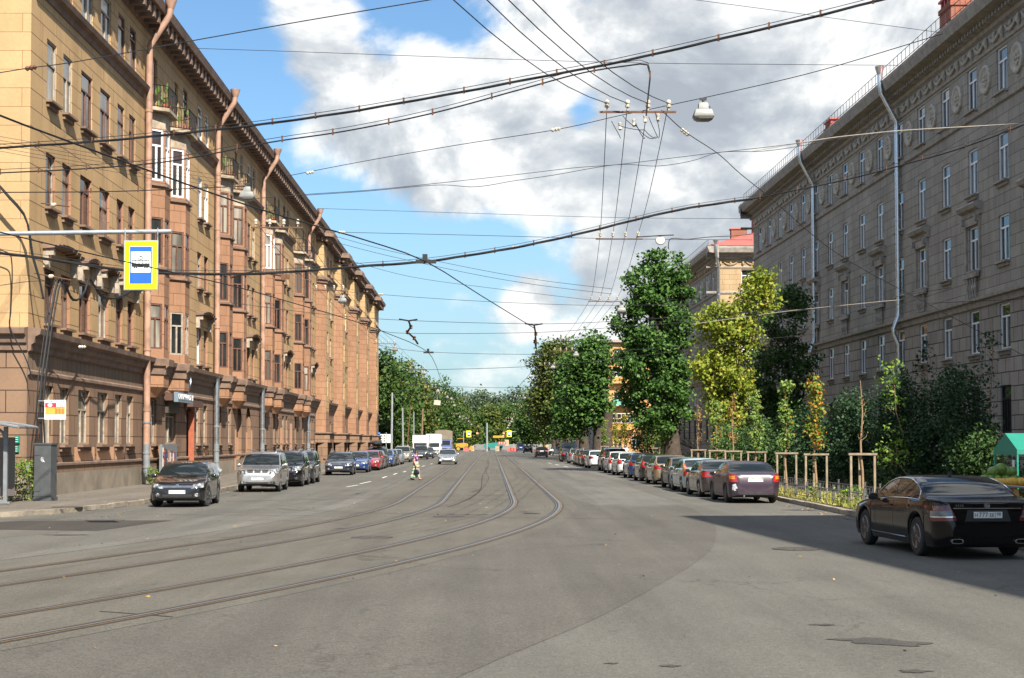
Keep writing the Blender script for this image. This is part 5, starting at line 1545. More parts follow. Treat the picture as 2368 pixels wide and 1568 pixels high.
# scrape on the aubergine bumper, sticker in its window
root0, sk0 = SK_R0
M_SCRAPE = plain('scraped_primer', (.55, .55, .58), .6, var=.5, scale=25)
mb = MB()
for k, (y, z, w, h) in enumerate([(.70, .58, .07, .10), (.66, .54, .05, .05), (.73, .51, .05, .06), (.69, .47, .035, .05)]):
    sk0.patch(mb, [(y - w, z - h * .4), (y + w * .6, z - h), (y + w, z + h * .6), (y - w * .4, z + h)], 'R', .006, 4, 4)
mb.build('scrape', M_SCRAPE, root0)

# ---- the black limousine at the right edge
lim, skl = put_right('limo', 'parked_car', 'glossy black limousine-sized saloon with silver trim parked nearest on the right', 'car', 8.78, 27.75, P_BLACKG, .06, plate_txt='H777EE', region='98', lod=2, rim=M_RIMD, spokes=5, group=GR, style=dict(tail='none', chrome=False, rpz=.80))
for o in list(lim.children):
    if o.name.split('.')[0] in ('tail_light', 'exhaust_pipe', 'bumper_seam'): bpy.data.objects.remove(o)
W2 = TYPES['limo']['W'] / 2; LL = TYPES['limo']['L']
for sd in (1, -1):
    mb = MB()
    q = lambda pts: [(sd * a * W2, z) for a, z in pts]
    skl.patch(mb, q([(.60, .70), (.985, .68), (.985, .95), (.72, .97)]), 'R', .008, 10, 6, 0)
    skl.patch(mb, q([(.66, .775), (.985, .765), (.985, .855), (.69, .875)]), 'R', .013, 10, 3, 1)
    skl.patch(mb, q([(.62, .757), (.985, .745), (.985, .765), (.64, .775)]), 'R', .015, 10, 1, 2)
    mb.build('tail_light', [M_TAILD, M_TAILC, M_CHROME], lim, smooth=40)
    # side view of the lamp, wrapping round the corner
    ex = MB(); p = Vector((-LL / 2 + .02, sd * .58, .335))
    n = 14; ring = []
    for r_ in (1.0, .78):
        for k in range(n):
            a = 2 * PI * k / n
            ring.append(p + Vector((-.06 if r_ == 1 else -.062, .115 * r_ * math.copysign(abs(math.cos(a)) ** .7, math.cos(a)), .046 * (r_ if r_ == 1 else .68) * math.copysign(abs(math.sin(a)) ** .7, math.sin(a)))))
    back = [v + Vector((.16, 0, 0)) for v in ring[:n]]
    inner = [v + Vector((.08, 0, 0)) for v in ring[n:]]
    k0 = len(ring)
    ex.add(ring + back + inner, [(k, (k + 1) % n, n + (k + 1) % n, n + k) for k in range(n)] + [(k, 2 * n + k, 2 * n + (k + 1) % n, (k + 1) % n) for k in range(n)], 0)
    ex.add(inner, [tuple(range(n))], 1)
    ex.build('exhaust_pipe', [M_CHROME, M_DARKIN], lim, smooth=40)
# chrome strip over the plate, star, model figures, window trim, sill strip
mb = MB(); skl.patch(mb, [(-.62, .905), (.62, .905), (.62, .921), (-.62, .921)], 'R', .012, 16, 1); mb.build('boot_trim', M_CHROME, lim)
mb = MB()
sk_lo = [(-.50, .66), (.50, .66), (.44, .89), (-.44, .89)]
skl.patch(mb, [(-.42, .685), (.42, .685), (.36, .885), (-.36, .885)], 'R', .003, 10, 4); mb.build('plate_recess', M_PLAST, lim)
p, _ = skl.hit(0, .965, 'R')
rot = Matrix.Rotation(-PI / 2, 3, 'Y'); c = p + Vector((-.012, 0, 0))
mb = MB(); mb.lathe([(.052, 0), (.052, .010), (.043, .010), (.043, 0)], c, 20, 0, rot)
for k in range(3):
    a = PI / 2 + k * 2 * PI / 3; mb.tube([c + Vector((-.006, 0, 0)), c + Vector((-.006, .045 * math.cos(a), .045 * math.sin(a)))], [.010, .003], 5)
mb.build('badge', M_CHROME, lim, smooth=40)
p, _ = skl.hit(.50, .965, 'R')
base = Matrix.Translation((p.x - .014, .50, .962)) @ Matrix(((0, 0, -1, 0), (-1, 0, 0, 0), (0, 1, 0, 0), (0, 0, 0, 1)))
text_mesh('S350', .062, 'lettering', M_CHROME, lim, .003, M=base, spacing=1.25)
T = TYPES['limo']
for sd, fc in ((1, 'L'), (-1, 'Q')):
    mb = MB()
    xs = np.linspace(1.70, 4.06, 26); V_, g_, _ = shell_of('limo')
    lo = []; hi = []
    for x in xs:
        s_ = pchip(*zip(*T['belt']), [x])[0]; t_ = pchip(*zip(*T['top']), [x])[0]; c_ = t_ - s_
        w_ = W2 * (1 - .012 * max(0, 1 - min(x, LL - x) / 1.4)); wr = w_ * .965 - T['tum'] * max(c_ - .10, 0) - .03
        lo.append(Vector((LL / 2 - x, sd * (w_ * .955 - .006 + .006), s_ + .10 * c_ - .005))); hi.append(Vector((LL / 2 - x, sd * (wr + .008), s_ + .86 * c_ + .006)))
    mb.tube(lo, .010, 5); mb.tube(hi + [lo[-1]], .010, 5)
    mb.build('window_trim', M_CHROME, lim, smooth=60)
    mb = MB(); skl.patch(mb, [(LL / 2 - 3.55, .315), (LL / 2 - 1.35, .315), (LL / 2 - 1.35, .34), (LL / 2 - 3.55, .34)], fc, .012, 12, 1); mb.build('sill_trim', M_CHROME, lim)
mb = MB(); mb.prism([(-.75, -.02, 1.45), (-.60, -.02, 1.47), (-.72, -.02, 1.54)], (0, .04, 0)); mb.build('roof_aerial', M_PLAST, lim)

# moving car: lit lamps
M_BULB, t_, b_ = new_mat('lit_lamp'); b_.inputs['Emission Color'].default_value = (1, .72, .35, 1); b_.inputs['Emission Strength'].default_value = 3.0; b_.inputs['Base Color'].default_value = (.9, .8, .6, 1)
sks = Skin('sedan')
for sd in (1, -1):
    mb = MB(); p, _ = sks.hit(sd * .62, .42, 'F'); mb.lathe([(.055, 0), (.05, .02), (0, .025)], p + Vector((.02, 0, 0)), 10, 0, Matrix.Rotation(PI / 2, 3, 'Y'))
    mb.build('lit_fog_lamp', M_BULB, o_)

# ---- trucks
def box_truck(loc, label, box_col, cab_col, L=5.6, W=2.1, H=2.75, tarp=False, name='box_van', cat='van'):
    root = empty(name, loc, -PI / 2, label, cat, 'lorries parked past the left row')
    mb = MB(); r = .38
    # cab
    prof = [(0, .45), (.02, .95), (.12, 1.15), (.55, 1.30), (.95, 2.0), (1.15, 2.12), (1.75, 2.14), (1.75, .45)]
    f = 1.18 if tarp else 1.0
    pr = [(L / 2 - x, z * f) for x, z in prof]
    mb.prism([(x, -W / 2 + .05, z) for x, z in pr], (0, W - .10, 0), 0)
    mb.build('cab', cab_col, root)
    g_ = MB()
    a, b = Vector((L / 2 - .57, 0, 1.34 * f)), Vector((L / 2 - .93, 0, 1.96 * f)); n = Vector((.86, 0, .5)) * .012
    w = W / 2 - .18
    g_.add([a + n + Vector((0, -w, 0)), a + n + Vector((0, w, 0)), b + n + Vector((0, w, 0)), b + n + Vector((0, -w, 0))], [(0, 1, 2, 3)])
    g_.build('windshield', M_CGLASS, root)
    for sd in (1, -1):
        s_ = MB(); s_.add([(L / 2 - x, sd * (W / 2 - .045), z * f) for x, z in ((.72, 1.36), (1.55, 1.36), (1.55, 1.98), (1.0, 1.98))], [(0, 1, 2, 3)]); s_.build('side_window', M_CGLASS, root)
        h = MB(); h.box((L / 2 + .0, sd * (W / 2 - .38), .85 * f), (.05, .36, .20), 0); h.build('headlight', M_LAMP, root)
        mi = MB(); mi.box((L / 2 - .75, sd * (W / 2 + .14), 1.65 * f), (.06, .16, .34), 0); mi.tube([(L / 2 - .8, sd * (W / 2 - .05), 1.55 * f), (L / 2 - .75, sd * (W / 2 + .1), 1.6 * f)], .015, 4); mi.build('mirror', M_PLAST, root)
    gr = MB(); gr.box((L / 2 - .0, 0, .85 * f), (.04, W * .42, .22), 0); gr.box((L / 2 + .02, 0, .50), (.10, W * .92, .18), 0); gr.build('grille', M_PLAST, root)
    # cargo body
    c = MB(); x0, x1 = -L / 2, L / 2 - 1.85
    if tarp:
        n = 10; sec = [(-W / 2 - .1, .95)] + [(-W / 2 - .1, H - .25)] + [((W / 2 + .1) * -math.cos(PI * k / n), H - .25 + .30 * math.sin(PI * k / n)) for k in range(1, n)] + [(W / 2 + .1, H - .25), (W / 2 + .1, .95)]
        c.prism([(x0, y, z) for y, z in sec], (x1 - x0, 0, 0), 0)
    else:
        c.span((x0, -W / 2 - .06, .78), (x1, W / 2 + .06, H), 0)
        for z in (.82, H - .03): c.span((x0 - .012, -W / 2 - .075, z - .03), (x1 + .012, W / 2 + .075, z + .03), 1)
    c.build('cargo_body', [box_col, M_ZINC], root)
    ch = MB(); ch.span((x0 + .1, -.45, .50), (L / 2 - .3, .45, .72), 0); ch.build('chassis', M_PLAST, root)
    for x in (L / 2 - .95, -L / 2 + 1.15):
        for sd in (1, -1): make_wheel('wheel', root, x, sd * (W / 2 - .13), r, .24, M_RIMS, 0, sd)
    return root
M_TARP = plain('tan_tarpaulin', (.20, .165, .115), .9, var=.2, scale=2, bump=.4, bscale=4)
M_WPAINT = plain('white_truck_paint', (.62, .62, .60), .5, var=.08)
M_BPAINT = plain('blue_cab_paint', (.05, .075, .22), .4, var=.15)
box_truck((-8.9, 203, 0), 'white box van nearest behind the parked cars', M_WPAINT, plain('cream_truck_paint', (.55, .51, .42), .5, var=.08), 5.6, 2.1, 3.05)
box_truck((-7.6, 216, 0), 'white panel truck beside the tarpaulin truck', M_WPAINT, M_WPAINT, 6.0, 2.1, 3.3)
box_truck((-6.9, 243, 0), 'large truck with tan tarpaulin and blue cab', M_TARP, M_BPAINT, 8.0, 2.5, 4.0, True, 'tarpaulin_truck', 'truck')
# ------------------------------------------------------------------ trees and shrubs
def leaf_mat(name, dark, mid, light, accent=None, acc_p=.0, rough=.5, trans=.25):
    if name in MATS: return MATS[name]
    m, t, b = new_mat(name)
    gm = t.new('ShaderNodeNewGeometry'); tc = t.new('ShaderNodeTexCoord')
    rnd = gm.outputs['Random Per Island']
    n = t.noise(tc.outputs['Object'], .55, 3, .6)
    f = t.math('ADD', t.math('MULTIPLY', rnd, .55), t.math('MULTIPLY', n, .60))
    c = t.ramp(f, [(.25, dark), (.55, mid), (.85, light)])
    if accent:
        g = t.math('FRACT', t.math('MULTIPLY', rnd, 17.31))
        c = t.mix(t.math('LESS_THAN', g, acc_p), c, accent + (1,))
    t.link(c, b.inputs['Base Color'])
    b.inputs['Roughness'].default_value = rough
    b.inputs['Specular IOR Level'].default_value = .16
    tr = t.new('ShaderNodeBsdfTranslucent'); t.link(c, tr.inputs['Color'])
    mx = t.new('ShaderNodeMixShader'); mx.inputs[0].default_value = trans
    t.link(b.outputs[0], mx.inputs[1]); t.link(tr.outputs[0], mx.inputs[2])
    t.link(mx.outputs[0], m.node_tree.nodes['Material Output'].inputs['Surface'])
    return m
M_BARK = plain('bark', (.060, .045, .034), .95, var=.45, scale=3.5, bump=1.0, bscale=9)
M_BARKY = plain('young_bark', (.26, .17, .10), .8, var=.3, scale=8)
L_POP = leaf_mat('poplar_leaf', (.020, .055, .012), (.055, .125, .026), (.115, .215, .05), rough=.45)
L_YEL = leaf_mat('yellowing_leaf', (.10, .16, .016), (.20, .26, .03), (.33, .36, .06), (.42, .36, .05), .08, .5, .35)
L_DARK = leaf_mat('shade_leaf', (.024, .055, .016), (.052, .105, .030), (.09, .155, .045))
L_SHRUB = leaf_mat('lilac_leaf', (.012, .032, .014), (.028, .064, .027), (.055, .105, .042))
L_MIX = leaf_mat('park_leaf', (.018, .046, .012), (.045, .092, .020), (.10, .155, .034), (.18, .17, .03), .03)
L_MIX2 = leaf_mat('olive_leaf', (.030, .056, .013), (.072, .105, .022), (.14, .165, .036), (.20, .18, .03), .05)
L_FAR = leaf_mat('hazed_leaf', (.045, .075, .045), (.075, .115, .06), (.11, .15, .075))  # distance haze put into the leaf colour, paler and bluer
L_YOUNG = leaf_mat('rowan_leaf', (.09, .17, .04), (.16, .26, .06), (.27, .36, .09), (.42, .22, .03), .04, .5, .3)
L_AUT = leaf_mat('autumn_leaf', (.10, .17, .03), (.18, .24, .04), (.30, .30, .05), (.50, .22, .03), .18, .5, .3)
L_DRY = leaf_mat('dry_leaf', (.20, .11, .04), (.30, .18, .06), (.38, .24, .08), (.45, .34, .06), .2, .7, .3)
L_VINE = leaf_mat('weed_leaf', (.05, .11, .02), (.12, .22, .03), (.24, .34, .05), None, 0, .5, .3)

def leaves(g, centers, per, spread, size, up=.35, droop=0.0, flat=.8):
    """numpy leaf quads scattered round clump centres"""
    n = len(centers) * per
    c = np.repeat(centers, per, 0) + g.normal(0, 1, (n, 3)) * np.array([spread, spread, spread * flat])
    nr = g.normal(0, 1, (n, 3)); nr[:, 2] = np.abs(nr[:, 2]) + up; nr[:, 1] -= .35
    nr /= np.linalg.norm(nr, axis=1)[:, None]
    t = np.cross(nr, g.normal(0, 1, (n, 3))); t[:, 2] -= droop
    t /= np.linalg.norm(t, axis=1)[:, None]
    b = np.cross(nr, t); b /= np.linalg.norm(b, axis=1)[:, None]
    s = size * g.uniform(.6, 1.3, (n, 1))
    V = np.stack([c - t * s * .5, c + b * s * .36 - t * s * .05 + nr * s * .06, c + t * s * .55, c - b * s * .36 - t * s * .05 + nr * s * .06], 1).reshape(-1, 3)
    return V, np.arange(n * 4).reshape(-1, 4)

def crown_points(g, ells, n, shell=.55):
    out = []
    vols = np.array([e[3] * e[4] * e[5] for e in ells]); vols = vols / vols.sum()
    for e, v in zip(ells, vols):
        k = max(3, int(n * v))
        d = g.normal(0, 1, (k, 3)); d /= np.linalg.norm(d, axis=1)[:, None]
        r = (shell + (1 - shell) * g.uniform(0, 1, (k, 1)) ** .7)
        r *= 1 + .16 * np.sin(d[:, :1] * 5 + d[:, 2:] * 7 + e[0]) + g.normal(0, .06, (k, 1))
        r *= np.where(g.uniform(0, 1, (k, 1)) < .10, g.uniform(1.08, 1.28, (k, 1)), 1.0)
        out.append(np.array(e[:3]) + d * r * np.array(e[3:6]))
    return np.concatenate(out)

def make_tree(name, label, cat, base, ells, nclump, per, spread, size, leafm, trunk_r, seed, group=None, trunk_top=None, limbs=10, lean=(0, 0), bark=None, droop=.1, shell=.5, trunk_name='trunk'):
    g = np.random.default_rng(seed); rr = random.Random(seed)
    root = empty(name, base, 0, label, cat, group)
    pts = crown_points(g, ells, nclump, shell)
    zmin = min(e[2] - e[5] for e in ells); zmax = max(e[2] + e[5] for e in ells)
    cx = sum(e[0] for e in ells) / len(ells); cy = sum(e[1] for e in ells) / len(ells)
    tt = trunk_top or (zmin + (zmax - zmin) * .75)
    mb = MB(); path = []; rad = []
    for k in range(9):
        f = k / 8
        path.append((lean[0] * f + cx * f ** 1.5 * .8 + .06 * trunk_r * math.sin(k * 2 + seed), lean[1] * f + cy * f ** 1.5 * .8, tt * f - .05)); rad.append(trunk_r * (1.25 - .3 * min(1, f * 6)) * (1 - .82 * f) if f > 0 else trunk_r * 1.35)
    mb.tube(path, rad, 10, 0)
    for k in range(limbs):
        f = .25 + .65 * rr.random(); i = int(f * 8); p0 = Vector(path[i]).lerp(Vector(path[min(i + 1, 8)]), f * 8 - i)
        tgt = Vector(pts[rr.randrange(len(pts))])
        if tgt.z < p0.z + .2: tgt.z = p0.z + abs(tgt.z - p0.z) * .5 + .3
        mid = p0.lerp(tgt, .5) + Vector((0, 0, .12 * (tgt - p0).length))
        r0 = max(.015, trunk_r * (1 - .8 * f) * .45)
        mb.tube([p0, p0.lerp(mid, .5), mid, mid.lerp(tgt, .5), tgt], [r0, r0 * .8, r0 * .6, r0 * .4, r0 * .15], 5, 0)
    mb.build(trunk_name, bark or M_BARK, root, smooth=60)
    V, Fc = leaves(g, pts, per, spread, size, droop=droop)
    mesh_np('crown', V, Fc, leafm, root)
    return root

def rel(base, px0, px1, py0, py1, Y, depth=None):
    """ellipsoid covering a pixel box at distance Y, relative to the base"""
    a = atY(px0, (py0 + py1) / 2, Y); b = atY(px1, (py0 + py1) / 2, Y); t = atY((px0 + px1) / 2, py0, Y); u = atY((px0 + px1) / 2, py1, Y)
    rx, rz = (b.x - a.x) / 2, (t.z - u.z) / 2
    return ((a.x + b.x) / 2 - base[0], Y - base[1], (t.z + u.z) / 2 - base[2], rx, depth or rx, rz)

# tall poplar with its thick trunk
B = (13.0, 104.0, .13)
make_tree('poplar_tree', 'tall dark green poplar with thick trunk behind the parked cars, tallest tree on the right', 'tree', B,
    [rel(B, 1455, 1560, 578, 730, 104), rel(B, 1425, 1600, 650, 860, 104), rel(B, 1418, 1590, 760, 930, 104), rel(B, 1440, 1600, 850, 1005, 104), rel(B, 1500, 1580, 572, 660, 104), rel(B, 1540, 1605, 620, 700, 104)],
    560, 50, .27, .26, L_POP, .62, 3, limbs=26, trunk_top=12.5, droop=.25)
# yellowing maple
B = (15.2, 88.0, .13)
make_tree('maple_tree', 'yellowing maple lit by the sun in front of the grey building', 'tree', B,
    [rel(B, 1640, 1760, 690, 830, 88), rel(B, 1700, 1800, 640, 730, 88), rel(B, 1600, 1700, 790, 920, 88), rel(B, 1620, 1740, 800, 960, 88), rel(B, 1720, 1795, 615, 700, 88), rel(B, 1600, 1690, 700, 790, 88), rel(B, 1640, 1730, 900, 1010, 88)],
    520, 30, .22, .21, L_YEL, .20, 5, limbs=34, droop=.5, shell=.35)
B = (19.0, 92.0, .13)
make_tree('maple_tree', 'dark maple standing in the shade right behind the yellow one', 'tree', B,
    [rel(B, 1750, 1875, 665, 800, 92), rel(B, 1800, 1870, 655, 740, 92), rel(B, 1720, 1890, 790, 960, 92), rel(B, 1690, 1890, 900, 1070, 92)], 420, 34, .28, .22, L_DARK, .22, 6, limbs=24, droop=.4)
# shrubs in front of the stone building
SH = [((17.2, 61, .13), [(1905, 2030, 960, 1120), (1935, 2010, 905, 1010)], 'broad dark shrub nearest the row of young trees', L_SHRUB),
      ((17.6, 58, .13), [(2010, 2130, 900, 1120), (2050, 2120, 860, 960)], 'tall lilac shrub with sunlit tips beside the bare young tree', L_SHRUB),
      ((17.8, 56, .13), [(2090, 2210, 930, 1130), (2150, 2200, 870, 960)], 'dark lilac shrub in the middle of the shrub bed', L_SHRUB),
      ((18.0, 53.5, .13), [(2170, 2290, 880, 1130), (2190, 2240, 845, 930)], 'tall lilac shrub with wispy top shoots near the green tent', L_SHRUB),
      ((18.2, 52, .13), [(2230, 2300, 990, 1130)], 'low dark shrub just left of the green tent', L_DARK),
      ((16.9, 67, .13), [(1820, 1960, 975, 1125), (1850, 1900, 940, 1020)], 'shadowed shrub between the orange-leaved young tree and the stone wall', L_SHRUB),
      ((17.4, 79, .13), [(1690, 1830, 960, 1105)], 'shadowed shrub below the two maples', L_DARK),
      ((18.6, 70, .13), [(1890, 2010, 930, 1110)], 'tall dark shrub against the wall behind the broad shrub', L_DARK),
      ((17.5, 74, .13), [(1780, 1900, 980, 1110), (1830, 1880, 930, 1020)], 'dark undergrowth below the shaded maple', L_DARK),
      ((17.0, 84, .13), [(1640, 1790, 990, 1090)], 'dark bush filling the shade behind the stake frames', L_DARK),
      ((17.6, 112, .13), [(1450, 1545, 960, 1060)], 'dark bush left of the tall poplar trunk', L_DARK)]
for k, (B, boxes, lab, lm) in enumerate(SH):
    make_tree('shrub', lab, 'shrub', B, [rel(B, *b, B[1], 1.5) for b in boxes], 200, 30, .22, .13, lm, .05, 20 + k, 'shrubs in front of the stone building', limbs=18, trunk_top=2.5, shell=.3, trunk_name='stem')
# wispy shoots over the shrubs, one of them reaching out into the sun
for k, (x, y, zs, n, lab) in enumerate(((15.4, 56.5, (1.2, 5.0), 34, 'sunlit leafy branch leaning out of the lilac shrubs'), (17.9, 53.0, (4.2, 6.2), 10, 'tall wispy shoot over the shrub near the tent'), (17.4, 59.5, (4.4, 6.0), 10, 'wispy shoot over the broad dark shrub'), (15.1, 55.2, (.4, 2.0), 14, 'low sunlit leaf spray at the foot of the lilac shrubs'))):
    g = np.random.default_rng(300 + k); root = empty('shrub_branch', (x, y, .13), 0, lab, 'branch', 'loose branches of the shrubs')
    c = np.stack([g.normal(0, .30 if n > 12 else .10, n), g.normal(0, .3 if n > 12 else .1, n), g.uniform(zs[0], zs[1], n)], 1)
    V, Fc = leaves(g, c, 11, .15, .14, droop=.3); mesh_np('foliage', V, Fc, L_VINE if k in (0, 3) else L_SHRUB, root)  # branches in the sun get paler leaves, sunlight put into the colour
    mb = MB(); mb.tube([(2.0 if k in (0, 3) else 0, .3, 0), (.8 if k in (0, 3) else 0, .1, zs[0] * .7), (.1, 0, (zs[0] + zs[1]) / 2), (0, 0, zs[1])], [.03, .022, .015, .006], 5)
    for i in range(8): mb.tube([(.05, 0, float(c[i][2]) - .3), tuple(c[i])], .006, 4)
    mb.build('stem', M_BARKY, root)
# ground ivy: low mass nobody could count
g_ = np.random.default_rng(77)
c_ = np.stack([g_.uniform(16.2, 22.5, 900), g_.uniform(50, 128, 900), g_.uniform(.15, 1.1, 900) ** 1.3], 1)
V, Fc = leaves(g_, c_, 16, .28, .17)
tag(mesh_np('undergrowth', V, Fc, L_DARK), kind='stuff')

# young staked trees on the grass strip
def stake_frame(loc, h, label, rz=0.0, w=.78):
    root = empty('stake_frame', loc, rz, label, 'tree stake', 'timber frames round the young trees')
    for (x, y) in ((-w / 2, -.12), (w / 2, -.12), (.05, .52)):
        mb = MB(); mb.box((x, y, h / 2), (.07, .07, h)); mb.build('post', M_STAKE, root)
    for a, b in (((-w / 2 - .08, -.12), (w / 2 + .08, -.12)), ((w / 2, -.12), (.05, .52)), ((.05, .52), (-w / 2, -.12))):
        mb = MB(); d = Vector((b[0] - a[0], b[1] - a[1], 0)); mb.box(((a[0] + b[0]) / 2, (a[1] + b[1]) / 2, h + .035 + (.002 if a[1] == b[1] else 0)), (d.length, .11, .07), 0, math.atan2(d.y, d.x)); mb.build('batten', M_STAKE, root)
    return root
M_STAKE = plain('weathered_timber', (.25, .195, .135), .85, var=.3, scale=5, bump=.3, bscale=30)
YT = [(1992, 12.4, 880, 'bare', 'bare young tree with dry twigs, nearest on the grass strip', 'bare nearest young tree'),
      (1885, 12.3, 862, 'aut', 'young tree with yellow and orange leaves and red berries', 'orange and yellow young tree'),
      (1817, 12.3, 878, 'grn', 'slim green young tree left of the orange-leaved one', 'slim green young tree beside the orange one'),
      (1748, 12.3, 900, 'grn', 'thin green young tree, third left of the bare nearest one', 'thin green young tree third from the nearest'),
      (1694, 12.3, 912, 'dry', 'young tree with withered brown leaves', 'withered brown young tree'),
      (1657, 12.3, 925, 'yel', 'young tree with red berries in front of the yellow maple', 'berried young tree by the maple'),
      (1614, 12.3, 935, 'drg', 'half bare young tree just right of the poplar trunk', 'half bare young tree by the poplar trunk'),
      (1536, 12.4, 950, 'grn', 'slender young tree at the right of the trio left of the poplar', 'right young tree of the trio left of the poplar'),
      (1512, 12.4, 945, 'grn', 'slender young tree in the middle of the trio left of the poplar', 'middle young tree of the trio'),
      (1497, 12.4, 960, 'grn', 'slender young tree at the left of the trio left of the poplar', 'left young tree of the trio'),
      (1443, 12.5, 960, 'aut', 'young tree with orange leaves before the orange house', 'orange young tree before the orange house'),
      (1424, 12.5, 965, 'aut', 'rusty young tree next to the orange-leaved one near the orange house', 'rusty young tree near the orange house'),
      (1398, 12.5, 968, 'grn', 'pale green young tree farthest along the grass strip', 'farthest pale young tree')]
for k, (px, X, topy, kind, lab, fl) in enumerate(YT):
    Y = X * F / (px - U0); B = (X, Y, .14)
    h = EYE + (HOR - topy) * Y / F - .14
    g = np.random.default_rng(100 + k); rr = random.Random(k)
    root = empty('young_tree', B, 0, lab, 'tree', 'young staked trees on the grass strip')
    mb = MB(); wob = [(.03 * math.sin(i * 1.3 + k), .03 * math.cos(i * 1.7 + k), h * i / 8) for i in range(9)]
    mb.tube(wob, [.045 * (1 - .85 * i / 8) + .006 for i in range(9)], 7, 0)
    tips = []
    nb = {'bare': 10, 'dry': 12, 'drg': 9}.get(kind, 13)
    for j in range(nb):
        f = rr.uniform(.36, .93); p0 = Vector((0, 0, h * f)); a = rr.uniform(0, 2 * PI); L = rr.uniform(.25, .7) * (1.15 - f * .75) * (.7 if kind in ('bare', 'dry') else 1)
        p1 = p0 + Vector((math.cos(a) * L * .55, math.sin(a) * L * .55, L * .8)); pm_ = p0.lerp(p1, .5) + Vector((math.cos(a) * L * .15, math.sin(a) * L * .15, -.02))
        mb.tube([p0, pm_, p1], [.016, .012, .005], 5, 0); tips += [p0.lerp(p1, t) for t in (.35, .7, 1.0)]
    mb.build('trunk', M_BARKY, root, smooth=60)
    tips += [Vector((0, 0, h * f)) for f in (.5, .6, .7, .8, .86, .92, .97)]
    c = np.array([tuple(t) for t in tips])
    lm, per, sp, sz = {'bare': (L_DRY, 1, .04, .05), 'aut': (L_AUT, 22, .14, .13), 'grn': (L_YOUNG, 18, .12, .14), 'dry': (L_DRY, 7, .10, .09), 'yel': (L_YOUNG, 12, .15, .13), 'drg': (L_DRY, 4, .10, .10)}[kind]
    V, Fc = leaves(g, c, per, sp, sz, droop=.4); mesh_np('foliage', V, Fc, lm, root)
    if kind in ('aut', 'yel') and k < 6:
        mb = MB()
        for j in range(5):
            q = tips[rr.randrange(len(tips) - 7)]
            for i in range(9): mb.lathe([(0, -.025), (.026, 0), (0, .025)], (q.x + rr.gauss(0, .05), q.y + rr.gauss(0, .05) - .06, q.z + rr.gauss(0, .04)), 5)
        mb.build('berries', plain('berry', (.55, .10, .02), .4), root)
    hf = 1.52 if k else 1.58
    stake_frame((X, Y + .0, .14), hf - .06, 'timber stake frame round the ' + fl)

# old trees farther along the right
for k, (px, X, boxes, lab, lm, tr) in enumerate([
    (1385, 13.2, [(1320, 1408, 785, 900), (1310, 1405, 850, 1000), (1345, 1400, 775, 830)], 'dense green poplar behind the dark blue van', L_POP, .75),
    (1352, 12.6, [(1290, 1365, 830, 950), (1285, 1350, 900, 1010)], 'dark poplar with massive trunk left of the dense green one', L_POP, .75),
    (1312, 11.5, [(1235, 1335, 800, 900), (1222, 1320, 860, 980), (1250, 1330, 790, 840)], 'olive tree with a ragged crown over the right kerb', L_MIX2, .7),
    (1293, 11.8, [(1230, 1310, 920, 1015), (1240, 1300, 870, 960)], 'gloomy brownish tree under the ragged olive crown', L_MIX, .6),
    (1262, 11.0, [(1200, 1265, 930, 1020)], 'distant small-crowned tree at the end of the right row', L_MIX, .5)]):
    Y = X * F / (px - U0); B = (X, Y, .13)
    make_tree('street_tree', lab, 'tree', B, [rel(B, *b, Y) for b in boxes], 420, 30, .55, .42, lm, tr, 40 + k, 'old trees along the right kerb', limbs=16)
for k, (px, X) in enumerate(((1337, 13.0), (1402, 13.4), (1283, 11.8))):
    Y = X * F / (px - U0); mb = MB(); mb.tube([(0, 0, 0), (.1, 0, 1.2), (.05, .1, 3.0), (.3, .1, 5.2)], [.85, .68, .60, .5], 10)
    tag(mb.build('tree_trunk', M_BARK, smooth=60, loc=(X, Y, .12)), ['massive pale old trunk behind the parked black saloon', 'massive old trunk at the right of the trunk row', 'leaning dark trunk at the far end of the trunk row'][k], 'tree trunk', 'old trunks behind the right row')
# park trees on the left beyond the terrace
LT = [(868, -18.5, 250, 812, 960, 70, L_MIX), (905, -17.5, 272, 826, 1000, 62, L_MIX), (945, -17, 296, 846, 1000, 62, L_MIX2), (975, -16.5, 325, 872, 1010, 56, L_MIX), (1008, -15.5, 350, 885, 1015, 52, L_MIX), (1040, -14.5, 372, 905, 1020, 46, L_MIX), (1066, -13.5, 392, 925, 1025, 38, L_MIX2),
      (890, -22, 262, 930, 1035, 60, L_MIX), (940, -21, 300, 940, 1035, 60, L_MIX2), (990, -20, 345, 950, 1035, 56, L_MIX)]
LTL = ['tall park tree whose crown shows right beside the terrace end', 'broad park tree behind the white billboards', 'yellowish park tree above the leaning pole', 'park tree behind the hanging white lamp on the left', 'dark park tree left of the street end',
       'park tree low beside the far left lamps', 'last olive tree of the left park row', 'lower park tree filling the gap below the billboards', 'lower olive tree behind the grey poles', 'lower park tree behind the tarpaulin truck']
for k, (px, X, Y, y0, y1, hw, lm) in enumerate(LT):
    X = (px - U0) / F * Y; B = (X, Y, .1)
    make_tree('park_tree', LTL[k], 'tree', B, [rel(B, px - hw * .55, px + hw * .55, y0, y0 + 70, Y), rel(B, px - hw, px + hw * .9, y0 + 35, y1 - 10, Y), rel(B, px - hw * .9, px + hw, (y0 + y1) / 2, y1 + 18, Y)], 360, 26, .75, .60, lm, .38, 60 + k, 'park trees on the left', limbs=10)
FT = [(1070, 908, 60, L_FAR), (1105, 906, 34, L_FAR), (1150, 915, 34, L_FAR), (1183, 904, 40, L_FAR), (1214, 905, 34, L_FAR), (1095, 960, 34, L_MIX), (1128, 945, 32, L_MIX2), (1168, 935, 44, L_MIX), (1206, 950, 34, L_MIX), (1238, 950, 30, L_MIX)]
